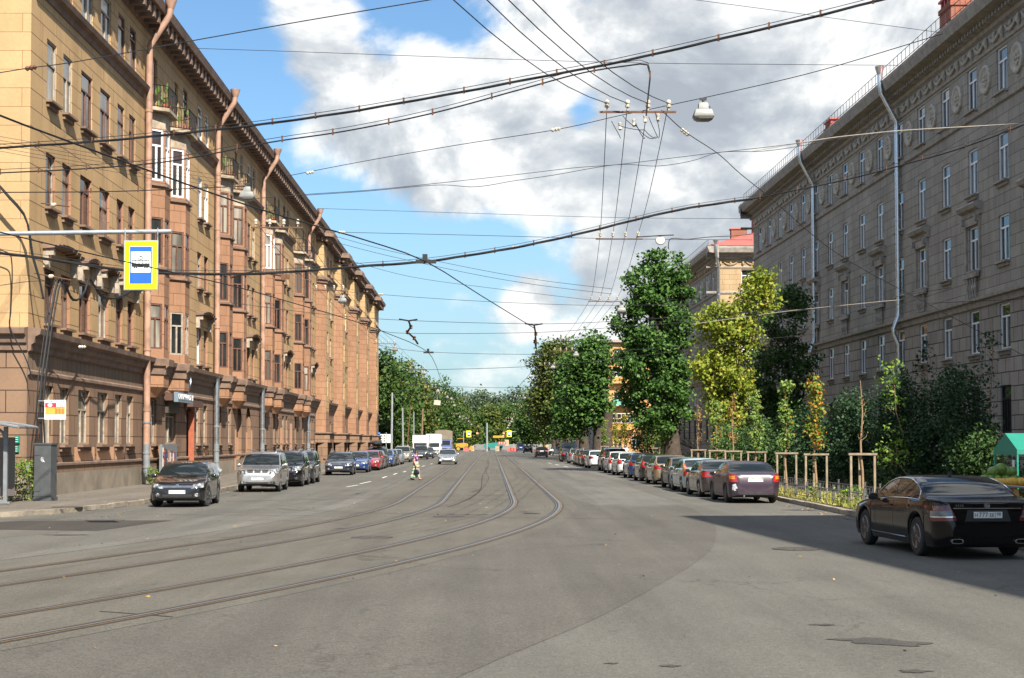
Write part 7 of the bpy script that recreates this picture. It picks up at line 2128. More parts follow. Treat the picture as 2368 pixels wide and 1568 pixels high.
# timetable plate
p0, p1 = atY(103, 925, 50.0), atY(152, 970, 50.0); wT, hT = p1.x - p0.x, p0.z - p1.z
tt = empty('timetable_plate', ((p0.x + p1.x) / 2, 50.0, (p0.z + p1.z) / 2), 0, 'tram timetable plate with red band on the cable pole', 'sign')
mb = MB(); mb.box((0, .012, 0), (wT, .024, hT)); mb.build('panel', M_SWHT, tt)
M_TRED = plain('timetable_red', (.50, .03, .045), .5); M_TORG = plain('timetable_orange', (.80, .33, .05), .5)
flat(tt, 'red_band', -wT * .21, hT * .24, wT * .52, hT * .22, -.004, M_TRED); flat(tt, 'red_grid', wT * .24, hT * .24, wT * .42, hT * .22, -.004, M_TRED)
for j in range(2):
    for i in range(2): flat(tt, 'grid_cell', wT * (.145 + .20 * i), hT * (.295 - .105 * j), wT * .18, hT * .085, -.010, M_SWHT)
flat(tt, 'orange_field', 0, -hT * .06, wT * .92, hT * .36, -.004, M_TORG)
mb = MB(); mb.lathe([(hT * .095, -.003), (hT * .095, .003)], (-wT * .24, -.010, hT * .24), 18, 0, Matrix.Rotation(PI / 2, 3, 'X'), 1.25, 1.0); mb.build('white_disc', M_SWHT, tt)
MF = Matrix.Rotation(PI / 2, 4, 'X')
text_mesh('T', hT * .19, 'lettering', M_SBLK, tt, .002, M=Matrix.Translation((-wT * .24, -.016, hT * .24)) @ MF)
text_mesh('40', hT * .085, 'lettering', M_SBLK, tt, .001, M=Matrix.Translation((wT * .345, -.016, hT * .19)) @ MF)
text_mesh('40', hT * .075, 'lettering', M_SBLK, tt, .001, M=Matrix.Translation((0, -.010, hT * .085)) @ MF)
text_mesh('ул. ПРОФЕССОРА ПОПОВА', hT * .075, 'lettering', M_SBLK, tt, .001, M=Matrix.Translation((0, -.004, hT * .42)) @ MF)
for r_ in range(6):
    for c_ in range(3): flat(tt, 'print_block', wT * (.06 + .15 * c_), hT * (.04 - .045 * r_), wT * .11, hT * .018, -.009, M_TRED)
for z in (.45, -.45):
    mb = MB(); mb.tube([(-wT * .5, .0, hT * z), (-wT * .5 - .22, .05, hT * z)], .02, 5); mb.build('clamp', M_GALV, tt)
# green enamel plates, electric box, side door patch of paint on the end wall
for k, (x0, y0, x1, y1, m_, lab) in enumerate(((34, 1008, 46, 1025, 'green', 'green address plate with white letters on the end wall'), (34, 1030, 44, 1046, 'green', 'lower green plate with white letters on the end wall'), (61, 1069, 69, 1088, 'grey', 'small grey meter box at the wall corner'), (18, 1040, 30, 1070, 'grey', 'box with scribbled paper behind the shelter post'))):
    a, b = atY(x0, y0, 51.95), atY(x1, y1, 51.95)
    mb = MB(); mb.box(((a.x + b.x) / 2, 51.94, (a.z + b.z) / 2), (b.x - a.x, .08 if m_ == 'grey' else .03, a.z - b.z), 0)
    o = mb.build('wall_plate' if m_ == 'green' else 'meter_box', plain('enamel_green', (.01, .16, .11), .35) if m_ == 'green' else M_LAMPG); tag(o, lab, 'plate' if m_ == 'green' else 'box')
    if m_ == 'green':
        for j in range(3): flat(o, 'print_line', (a.x + b.x) / 2 - .02, a.z - .05 - j * .075, (b.x - a.x) * .6, .016, 51.92, M_SWHT)
# shelter at the left edge
M_SHELT = plain('shelter_grey', (.20, .215, .225), .5, .2, .1, 5)
bs = empty('tram_shelter', (-16.4, 47.4, .13), 0, 'grey tram shelter cut by the left picture edge', 'shelter')
M_SROOF, t_, b_ = new_mat('smoked_roof_sheet'); b_.inputs['Base Color'].default_value = (.16, .14, .13, 1); b_.inputs['Roughness'].default_value = .2; b_.inputs['Transmission Weight'].default_value = .35
def at_b(x, y, z): return (x + 16.4, y - 47.4, z - .13)
pp = atY(12, 1165, 47.4)
for dx in (0, -2.4):
    mb = MB(); mb.box(at_b(pp.x + dx, 47.4, 1.36), (.12, .10, 2.45)); mb.box(at_b(pp.x + dx, 47.4, .18), (.34, .22, .06)); mb.tube([at_b(pp.x + dx, 47.4, .22), at_b(pp.x + dx - .22, 47.4, .24)], .04, 6)
    mb.tube([at_b(pp.x + dx, 47.4, 2.1), at_b(pp.x + dx - .10, 47.4, 2.4), at_b(pp.x + dx - .3, 47.4, 2.55)], .05, 6); mb.build('post', M_SHELT, bs)
rf = []; e = atY(60, 988, 47.4)
for j in range(9):
    t = j / 8; x = e.x - 3.6 * t; z = e.z + .30 * math.sin(PI * (.12 + t * .8)) - .11
    rf.append((x, z))
mb = MB()
for (x0, z0), (x1, z1) in zip(rf[:-1], rf[1:]): mb.add([at_b(x0, 46.6, z0), at_b(x0, 48.6, z0), at_b(x1, 48.6, z1), at_b(x1, 46.6, z1)], [(0, 1, 2, 3)])
mb.build('roof_sheet', M_SROOF, bs)
mb = MB()
for y in (46.6, 48.6): mb.tube([at_b(x, y, z) for x, z in rf], .045, 6)
mb.tube([at_b(rf[0][0], 46.6, rf[0][1]), at_b(rf[0][0], 48.6, rf[0][1])], .045, 6); mb.build('roof_frame', M_SHELT, bs)
mb = MB(); mb.box(at_b(pp.x - 1.2, 48.5, 1.3), (2.3, .03, 1.9)); mb.build('back_pane', M_SROOF, bs)
# poster board and salon sign on the long facade
pb = empty('poster_board', (-15.75, 73.2, .13), 0, 'grey framed poster board on the wall behind the black hatchback', 'poster board')
a, b = atY(360, 1028, 73.2), atY(388, 1086, 74.5)
zt, zb = 1.98, .72
for (y0, y1) in ((71.75, 75.2),):
    mb = MB(); mb.box((.12, (y0 + y1) / 2 - 73.2, (zt + zb) / 2 - .13), (.14, y1 - y0, zt - zb)); mb.build('frame', M_CAB if False else M_SHELT, pb)
rp = random.Random(2); PC = [(.70, .68, .62), (.06, .12, .30), (.75, .42, .05), (.22, .03, .04), (.05, .04, .05), (.55, .25, .06), (.62, .60, .55)]
for k in range(9):
    y = -1.30 + k * .335; z = rp.uniform(.95, 1.25)
    m_ = MB(); m_.box((.196, y, z), (.006, .30, rp.uniform(.65, .95))); po = m_.build('poster', plain('poster_%d' % (k % 7), PC[k % 7], .6, var=.3, scale=12), pb)
    for j in range(4):
        m2 = MB(); m2.box((.201, y + rp.uniform(-.06, .06), z + rp.uniform(-.3, .3)), (.004, rp.uniform(.08, .2), rp.uniform(.05, .14))); m2.build('printed_block', plain('poster_%d' % rp.randrange(7), PC[rp.randrange(7)]), po)
for y in (-1.6, 1.95):
    mb = MB(); mb.box((.12, y * .97, .85), (.09, .09, 1.4)); mb.build('post', M_SHELT, pb)
sn = empty('salon_sign', (-15.6, 76.3, 4.35), 0, 'blue-grey shop board over the red door with pale capital letters', 'sign')
mb = MB(); mb.box((.12, 0, 0), (.22, 3.7, .50), 0); mb.build('board', plain('board_blue_grey', (.16, .22, .27), .5), sn)
text_mesh('САЛОН КРАСОТЫ', .40, 'lettering', M_SWHT, sn, .01, M=Matrix.Translation((.245, 0, 0)) @ Matrix(((0, 0, 1, 0), (1, 0, 0, 0), (0, 1, 0, 0), (0, 0, 0, 1))), spacing=1.05)
M_SCRIPT = plain('script_pale_blue', (.42, .58, .66), .5)
sc = empty('script_sign', (-15.55, 77.2, 5.05), 0, 'pale blue brush-stroke emblem with two tall wings above the shop board', 'sign')
mb = MB()
for k, (y0, z0, y1, z1, w_) in enumerate(((-.75, -.3, -.85, .75, .07), (-.55, -.33, -.78, .3, .05), (.35, -.27, .85, .6, .08), (.12, -.3, .6, .35, .06), (-.27, -.36, -.15, .15, .06), (-.03, -.36, .1, .18, .06), (.3, -.37, .42, .06, .05), (-.78, -.27, .72, -.23, .05))):
    mb.tube([(.05, y0, z0), (.09, (y0 + y1) / 2 + .07, (z0 + z1) / 2), (.05, y1, z1)], [w_ * .6, w_, w_ * .25], 6)
mb.build('emblem', M_SCRIPT, sc, smooth=60)

# ------------------------------------------------------------------ fruit stall at the right edge
M_TEAL = plain('green_tent_cloth', (.015, .21, .15), .6, var=.12, scale=2); M_TWHITE = plain('white_tent_cloth', (.70, .70, .66), .6, var=.06); M_TDARK = plain('shaded_tent_side', (.10, .13, .10), .7, var=.15); M_TPOST = plain('green_post', (.02, .30, .20), .4)
tent = empty('market_tent', (15.45, 43.6, .125), 0, 'green and white gabled market tent by the stone building', 'tent')
xg = 15.48; ya, yb = 43.6, 45.6; ze, zp = 1.88, 2.36
def tl(x, y, z): return (x - 15.45, y - 43.6, z - .125)
mb = MB(); W_ = .75
for i in range(5):
    x0, x1 = xg + i * W_, xg + (i + 1) * W_
    for y in (ya, yb): mb.add([tl(x0, y, ze), tl(x1, y, ze), tl(x1, (ya + yb) / 2, zp), tl(x0, (ya + yb) / 2, zp)], [(0, 1, 2, 3)], i % 2); mb.add([tl(x0, y, ze), tl(x1, y, ze), tl(x1, y, ze - .14), tl(x0, y, ze - .14)], [(0, 1, 2, 3)], i % 2)
mb.add([tl(xg, ya, ze), tl(xg, yb, ze), tl(xg, (ya + yb) / 2, zp)], [(0, 1, 2)], 2); mb.add([tl(xg, ya, ze), tl(xg, yb, ze), tl(xg, yb, ze - .16), tl(xg, ya, ze - .16)], [(0, 1, 2, 3)], 2)
mb.build('canopy', [M_TEAL, M_TWHITE, M_TEAL], tent)
for x in (xg + .02, xg + 2.2):
    for y in (ya + .03, yb - .03):
        m_ = MB(); m_.tube([tl(x, y, .125), tl(x, y, ze)], .03, 6); m_.build('post', M_TPOST, tent)
mb = MB()
for k in range(16): mb.tube([tl(xg, ya + .1 + k * .11, .2), tl(xg, ya + .1 + k * .11, ze - .15)], .004, 3)
for k in range(18): mb.tube([tl(xg, ya, .25 + k * .09), tl(xg, yb, .25 + k * .09)], .004, 3)
mb.build('mesh_side', M_PLAST, tent)
mb = MB(); mb.box(tl(xg - .02, ya + .25, 1.45), (.02, .16, .24)); mb.build('price_tag', M_SWHT, tent)
M_WOOD = plain('orange_plank', (.40, .20, .06), .7, var=.3, scale=4)
tbx = empty('fruit_table', (14.85, 41.4, .125), 0, 'rough plank table carrying watermelons and yellow melons', 'table')
mb = MB(); mb.box((.55, 0, .74), (3.0, .95, .05)); mb.build('table_top', M_WOOD, tbx)
for x in (-.75, .25, 1.25, 1.9):
    for sy in (-.38, .38):
        mb = MB(); mb.tube([(x - .35, sy, 0), (x + .35, sy, .70)], .035, 4); mb.tube([(x + .35, sy * .96, 0), (x - .35, sy * .96, .70)], .035, 4); mb.build('trestle', M_WOOD, tbx)
mb = MB(); mb.box((-.35, -.42, .52), (.16, .02, .34)); mb.build('paper_tag', M_WOOD, tbx)
# melons
M_WM, t_, b_ = new_mat('watermelon_rind'); tcw = t_.new('ShaderNodeTexCoord')
wv = t_.new('ShaderNodeTexWave', wave_type='BANDS', bands_direction='X'); wv.inputs['Scale'].default_value = 5.0; wv.inputs['Distortion'].default_value = 5.0; wv.inputs['Detail'].default_value = 3
t_.link(t_.mapping(tcw.outputs['Generated'], scale=(1.6, .2, .2)), wv.inputs['Vector'])
t_.link(t_.ramp(wv.outputs['Fac'], [(.42, (.012, .05, .010)), (.62, (.24, .36, .06))]), b_.inputs['Base Color']); b_.inputs['Roughness'].default_value = .3
M_ML = plain('yellow_melon_rind', (.66, .38, .05), .5, var=.2, scale=9, bump=.3)
def melon(name, mat, loc, r, sx, label, group, rz=0, tilt=0):
    mb = MB(); n = 10; prof = [(r * math.sin(PI * i / n), -r * math.cos(PI * i / n)) for i in range(n + 1)]; prof[0] = (0, -r); prof[-1] = (0, r)
    M = Matrix.Rotation(rz, 3, 'Z') @ Matrix.Rotation(PI / 2 + tilt, 3, 'Y') @ Matrix.Diagonal((1, 1, sx))
    mb.lathe(prof, (0, 0, 0), 16, 0, M)
    return tag(mb.build(name, mat, smooth=80, loc=loc), label, 'melon', group)
def stall(px, py, Y): return atY(px, py, Y)
WM = [(2277, 1108, 'watermelon at the left end of the lower pile row'), (2292, 1108, 'second watermelon from the left end of the table'), (2306, 1109, 'watermelon behind the small yellow melons'), (2325, 1108, 'dark watermelon in the middle of the lower row'), (2345, 1110, 'dark watermelon beside the tent post'),
      (2298, 1092, 'watermelon at the left of the upper row'), (2315, 1094, 'largest light green watermelon on top of the pile'), (2338, 1093, 'watermelon at the right of the upper row'), (2328, 1089, 'watermelon topping the pile behind the others')]
for k, (x, y, lab) in enumerate(WM):
    p = atY(x, y, 41.55 if k < 5 else 41.65); r = .155 if k not in (6,) else .18
    z = .125 + .765 + r * .97 if k < 5 else .125 + .765 + r * 2.45
    melon('watermelon', M_WM, (p.x, p.y, z), r, 1.25, lab, 'watermelons on the fruit table', rz=k * .7, tilt=.2 * (k % 3 - 1))
for k, x in enumerate((2304, 2312, 2320, 2329, 2340, 2362)):
    p = atY(x, 1114, 41.1); melon('melon', M_ML, (p.x, p.y, .125 + .765 + .105), .11 if k < 4 else .13, 1.5 if k > 3 else 1.2, 'yellow melon number %s along the table edge' % ['one, at the left end', 'two, beside the end one', 'three, mid row', 'four, before the long ones', 'five, long and centred', 'six, long and cut by the frame'][k].split(', ')[1] if False else ['yellow melon at the left end of the front row', 'small yellow melon second from the left', 'small yellow melon in mid row', 'small yellow melon touching the long one', 'long yellow melon in the front row', 'long yellow melon at the right picture edge'][k], 'yellow melons on the fruit table', rz=PI / 2 if k < 4 else 0)
# tube railing between the saloon and the stall
rl = empty('pedestrian_railing', (12.35, 34, .125), 0, 'grey tubular pedestrian railing behind the limousine-sized saloon', 'railing')
for y in (2.4, .2, -2.0, -4.2):
    mb = MB(); mb.tube([(.012 * y, y, 0), (.012 * y, y, .95)], .035, 8); mb.build('post', M_SHELT, rl, smooth=40)
for z in (.93, .66, .2):
    mb = MB(); mb.tube([(.03, 2.4, z), (-.05, -4.2, z)], .026, 6); mb.build('rail', M_SHELT, rl, smooth=40)
mb = MB()
for k in range(28): mb.tube([(0, 2.2 - k * .22, .2), (0, 2.2 - k * .22, .66)], .010, 4)
mb.build('infill', M_SHELT, rl)

# ------------------------------------------------------------------ far end of the street
M_CROSS = plain('cross_blue', (.03, .26, .75), .4)
p = atY(873, 1002, 222); mb = MB(); mb.box(p, (.75, .16, .26)); mb.box(p, (.26, .164, .75)); mb.box(p + Vector((-.6, 0, 0)), (.6, .06, .06), 1)
o = mb.build('cross_sign', [M_CROSS, M_GALV]); tag(o, 'blue pharmacy cross at the terrace end', 'sign')
bb = empty('billboard', atY(892, 1062, 215) * 1, 0, 'pair of white boards on one post in front of the park trees', 'billboard'); B0 = bb.location.copy()
for k, (x0, x1, y0, y1) in enumerate(((879, 892, 1004, 1024), (894, 908, 1004, 1024))):
    a, b = atY(x0, y0, 215) - B0, atY(x1, y1, 215) - B0; mb = MB(); mb.box(((a.x + b.x) / 2, 0, (a.z + b.z) / 2), (b.x - a.x, .12, a.z - b.z)); q = mb.build('board', M_SWHT, bb)
    if k == 0:
        for j in range(3):
            for i in range(2): m2 = MB(); m2.box((a.x + (.18 + .42 * i), -.07, a.z - .25 - j * .36), (.16, .02, .22)); m2.build('dark_print', M_PLAST, q)
mb = MB(); a = atY(893, 1000, 215) - B0; mb.tube([(a.x, .1, -.4), (a.x, .1, a.z)], .06, 6); mb.build('post', M_GALV, bb)
def pole(x0, y0, x1, y1, Y, r, mat, label, name='pole'):
    a, b = atY(x0, y0, Y), atY(x1, y1, Y); b.z = min(b.z, .1) if y1 > 1030 else b.z
    mb = MB(); mb.tube([b, a], [r * 1.15, r * .85], 8); mb.lathe([(r * 1.5, 0), (r * 1.5, .3), (r, .4)], b, 8); return tag(mb.build(name, mat, smooth=40), label, 'pole', 'poles along the street')
M_POLEB = plain('timber_pole', (.20, .13, .08), .9, var=.3, scale=3)
pole(907, 908, 905, 1060, 215, .16, M_GALV, 'tall grey pole among the park trees behind the billboards')
pole(931, 943, 932, 1052, 220, .13, M_GALV, 'grey pole left of the leaning brown one')
pole(949, 938, 940, 1052, 225, .09, M_RUSTY, 'thin rusty pole leaning to the right before the park trees')
pole(978, 945, 974, 1055, 205, .14, M_POLEB, 'leaning timber pole just left of the white vans')
pole(957, 952, 957, 1050, 240, .09, M_GALV, 'thin grey pole between the leaning poles')
cp = pole(1126, 978, 1126, 1044, 315, .20, M_GALV, 'pale lamp post standing between the tracks at the junction')
def stop_sign(x0, x1, ya_, sx, sy, label):
    Y = 330; p = atY(sx, sy, Y); root = empty('stop_sign', p, 0, label, 'sign', 'distant yellow stop signs')
    mb = MB(); mb.box((0, 0, 0), (1.05, .08, 1.45)); mb.build('panel', M_SYEL, root); mb = MB(); mb.box((0, -.05, 0), (.66, .03, 1.05)); mb.build('blue_field', M_SBLU, root); mb = MB(); mb.box((0, -.07, .05), (.50, .02, .45)); mb.build('white_field', M_SWHT, root)
    a, b = atY(x0, ya_, Y) - p, atY(x1, ya_, Y) - p; mb = MB(); mb.tube([(a.x, .1, a.z), (b.x, .1, b.z)], .07, 6); e = a if abs(a.x) > abs(b.x) else b; mb.tube([(e.x, .1, e.z), (e.x, .1, -p.z + .1)], .09, 6); mb.build('arm', M_GALV, root)
stop_sign(1072, 1092, 999, 1084, 1003.5, 'distant yellow stop sign left of the junction pole'); stop_sign(1169, 1214, 998, 1177.5, 1003, 'distant yellow stop sign right of the junction pole')
for k, (x, y, w_, h_, m_, lab) in enumerate(((1011, 931, 15, 11, M_PORC, 'square beige panel hanging among the left park trees'), (1104, 1002, 5, 4, M_PEACH, 'tiny peach plate left of the junction pole'), (1165, 1002, 5, 4, M_PEACH, 'tiny peach plate right of the junction pole'), (1163.5, 1008, 5, 3, M_PEACH, 'tiny lower peach plate right of the junction pole'))):
    Y = 205 if k == 0 else 330; p = atY(x, y, Y); mb = MB(); mb.box(p, (w_ * Y / F, .15, h_ * Y / F), 0, M=Matrix.Rotation(.12, 3, 'Y')); mb.tube([p + Vector((0, 0, h_ * Y / F / 2)), p + Vector((0, 0, h_ * Y / F / 2 + .6))], .02, 4)
    tag(mb.build('hanging_panel', m_), lab, 'sign')
# junction works: concrete fence, yellow loader, turquoise paver, barriers, board
cf = empty('concrete_fence', (-10, 405, 0), 0, 'long pale concrete fence across the end of the street', 'fence')
for k in range(14):
    mb = MB(); x = -16 + k * 3.6; mb.box((x + 10, 0, .75), (3.5, .16, 1.5)); mb.build('panel', M_LAMPG, cf); mb = MB(); mb.box((x + 11.8, 0, .8), (.2, .24, 1.7)); mb.build('post', M_CONC, cf)
for x in (1022, 1128, 1280):
    pass
M_LOAD = plain('loader_yellow', (.50, .26, .02), .5); M_PAV = plain('paver_turquoise', (.02, .20, .17), .5); M_BARR = plain('barrier_red', (.48, .09, .07), .5)
ld = empty('wheel_loader', (atY(1069, 1040, 340).x, 340, 0), 0, 'small yellow loader at the left of the junction works', 'loader')
mb = MB(); mb.prism([(-1.4, -1, .8), (1.3, -1, .8), (1.3, -1, 1.7), (.4, -1, 1.9), (-1.4, -1, 1.7)], (0, 1.8, 0)); mb.build('body', M_LOAD, ld)
mb = MB(); mb.box((-.3, -.1, 2.3), (1.4, 1.5, 1.0), 1); mb.box((-.3, -.1, 2.85), (1.6, 1.7, .12), 0); mb.build('cab', [M_LOAD, M_CGLASS], ld)
mb = MB(); mb.prism([(1.5, -1.1, .3), (2.4, -1.1, .3), (2.2, -1.1, 1.2), (1.7, -1.1, 1.0)], (0, 2.0, 0)); mb.build('bucket', M_LOAD, ld)
for x in (-.9, .9):
    for y in (-.95, .8): make_wheel('wheel', ld, x, y, .55, .4, M_LOAD, 0, -1 if y < 0 else 1)
pv = empty('road_paver', (atY(1143, 1040, 345).x, 345, 0), 0, 'turquoise road paver with yellow canopy at the centre of the works', 'paver')
mb = MB(); mb.prism([(-2.2, -1, .6), (1.8, -1, .6), (2.1, -1, 1.4), (.6, -1, 2.0), (-1.8, -1, 1.8), (-2.6, -1, 1.2)], (0, 2.0, 0)); mb.build('body', M_PAV, pv)
mb = MB(); mb.box((1.0, 0, 3.3), (2.6, 2.2, .5)); mb.build('canopy', M_LOAD, pv)
for x in (-.1, 2.1):
    for y in (-.9, .9): mb = MB(); mb.tube([(x, y, 1.6), (x, y, 3.1)], .06, 5); mb.build('canopy_post', M_PLAST, pv)
mb = MB(); mb.box((2.9, 0, 1.9), (.9, 2.0, 1.4)); mb.build('hopper', M_PEACH, pv)
for x in (-1.5, 1.2):
    for y in (-1.0, 1.0): make_wheel('wheel', pv, x, y, .5, .35, M_RIMS, 0, -1 if y < 0 else 1)
for k, (x, lab) in enumerate(((1078, 'red plastic barrier by the yellow loader'), (1184, 'red plastic barrier left of the distant blue van'), (1191, 'second red barrier left of the distant blue van'), (1178, 'red barrier at the left end of its row'))):
    p = ground(x, 1043.5); p.y = 338; p.x = atY(x, 1043, 338).x; mb = MB(); mb.prism([(-.6, -.22, 0), (.6, -.22, 0), (.45, -.1, .8), (-.45, -.1, .8)], (0, .3, 0)); tag(mb.build('barrier', M_BARR, loc=(p.x, p.y, 0)), lab, 'barrier', 'red barriers at the works')
for k, x in enumerate((1092, 1150)):
    mb = MB(); mb.box((0, 0, .55), (.95, .5, 1.1)); mb.box((0, 0, 1.13), (.7, .36, .08)); tag(mb.build('concrete_block', M_CONC, loc=(atY(x, 1040, 342).x, 342, 0)), ['concrete block left of the junction pole', 'concrete block right of the turquoise paver'][k], 'concrete block')
ib = empty('direction_board', (atY(1161, 1040, 343).x, 343, 0), 0, 'red board with white arrow pattern on two legs at the works', 'sign')
mb = MB(); mb.box((0, 0, 1.85), (1.9, .08, .62)); mb.build('panel', M_BARR, ib)
for x in (-.6, -.1, .5): mb = MB(); mb.prism([(x - .12, -.06, 1.85), (x + .02, -.06, 2.05), (x + .14, -.06, 2.05), (x, -.06, 1.85), (x + .14, -.06, 1.65), (x + .02, -.06, 1.65)], (0, .01, 0)); mb.build('arrow', M_SWHT, ib)
for x in (-.7, .7): mb = MB(); mb.tube([(x, 0, 0), (x, 0, 1.6)], .05, 5); mb.build('leg', M_GALV, ib)
tl_ = empty('traffic_light', (atY(1229, 1040, 325).x, 325, 0), 0, 'traffic light with yellow backing by the far right trees', 'traffic light')
mb = MB(); mb.tube([(0, 0, 0), (0, 0, 4.6)], .08, 6); mb.build('post', M_GALV, tl_)
mb = MB(); mb.box((0, -.1, 3.4), (.42, .25, 1.1), 0); mb.build('signal_head', M_PLAST, tl_)
mb = MB(); mb.lathe([(.13, 0), (.11, .03), (0, .04)], (0, -.235, 3.75), 10, 0, Matrix.Rotation(PI / 2, 3, 'X')); mb.build('signal_lens', M_TAILR, tl_)
mb = MB(); mb.box((.55, -.05, 3.9), (.6, .06, .8), 0); mb.build('yellow_plate', M_SYEL, tl_)
mb = MB(); mb.box((-.45, -.05, 2.6), (.5, .06, .4), 0); mb.build('blue_plate', M_SBLU, tl_)
# ------------------------------------------------------------------ people
def skin_mesh(nodes, edges, name, sub=1):
    """one continuous surface grown over a skeleton: nodes {key: (pos, rx, ry)}; first key is the root"""
    keys = list(nodes); me = bpy.data.meshes.new(name)
    me.from_pydata([nodes[k][0] for k in keys], [(keys.index(a), keys.index(b)) for a, b in edges], [])
    o = bpy.data.objects.new(name, me); COL.objects.link(o)
    sk = o.modifiers.new('skin', 'SKIN'); sk.use_smooth_shade = True
    ly = me.skin_vertices[0] if len(me.skin_vertices) else None
    for i, k in enumerate(keys):
        ly.data[i].radius = nodes[k][1:]; ly.data[i].use_root = (i == 0)
    if sub: o.modifiers.new('sub', 'SUBSURF').levels = sub; o.modifiers['sub'].render_levels = sub
    dg = bpy.context.evaluated_depsgraph_get()
    out = bpy.data.meshes.new_from_object(o.evaluated_get(dg))
    bpy.data.objects.remove(o)
    return out
def join_mesh(me, mb, base_mat_count=1):
    """append builder geometry (material indices kept) to a mesh"""
    V = [tuple(v.co) for v in me.vertices]; Fs = [tuple(p.vertices) for p in me.polygons]; Ms = [0] * len(Fs)
    k = len(V); V += mb.v; Fs += [tuple(i + k for i in f) for f in mb.f]; Ms += mb.m
    n = bpy.data.meshes.new(me.name); n.from_pydata(V, [], Fs); n.polygons.foreach_set('material_index', Ms); n.polygons.foreach_set('use_smooth', [True] * len(Fs)); n.update()
    return n
M_SKIN = plain('skin', (.56, .32, .22), .55, var=.08, scale=20)
M_EYE = plain('dark_eye', (.03, .02, .02), .3); M_LIP = plain('lip', (.42, .12, .11), .5)
M_HAIR = plain('dark_hair', (.018, .012, .011), .5, var=.4, scale=40)
def hand(mb, wrist, d, side, curl=.5):
    """palm, four bent fingers of unequal length and a thumb leaving the palm's side"""
    d = Vector(d).normalized(); s = Vector((1, 0, 0)) * 1.0; n = d.cross(s).normalized(); s = n.cross(d).normalized()
    w = Vector(wrist)
    mb.tube([w - d * .02, w + d * .03, w + d * .075, w + d * .09], [.022, .032, .036, .024], 8, 0)
    for k, L in enumerate((.066, .076, .070, .054)):
        b = w + d * .082 + s * (.024 - .016 * k); m_ = b + d * L * .5 + n * side * .008; e = m_ + (d * (1 - curl) + n * side * curl).normalized() * L * .5
        mb.tube([b, m_, e], [.0095, .0085, .0065], 6, 0)
    t = w + d * .035 + s * .03; mb.tube([t, t + (d * .6 + s * .7).normalized() * .035, t + (d * .85 + s * .45).normalized() * .062], [.012, .010, .007], 6, 0)
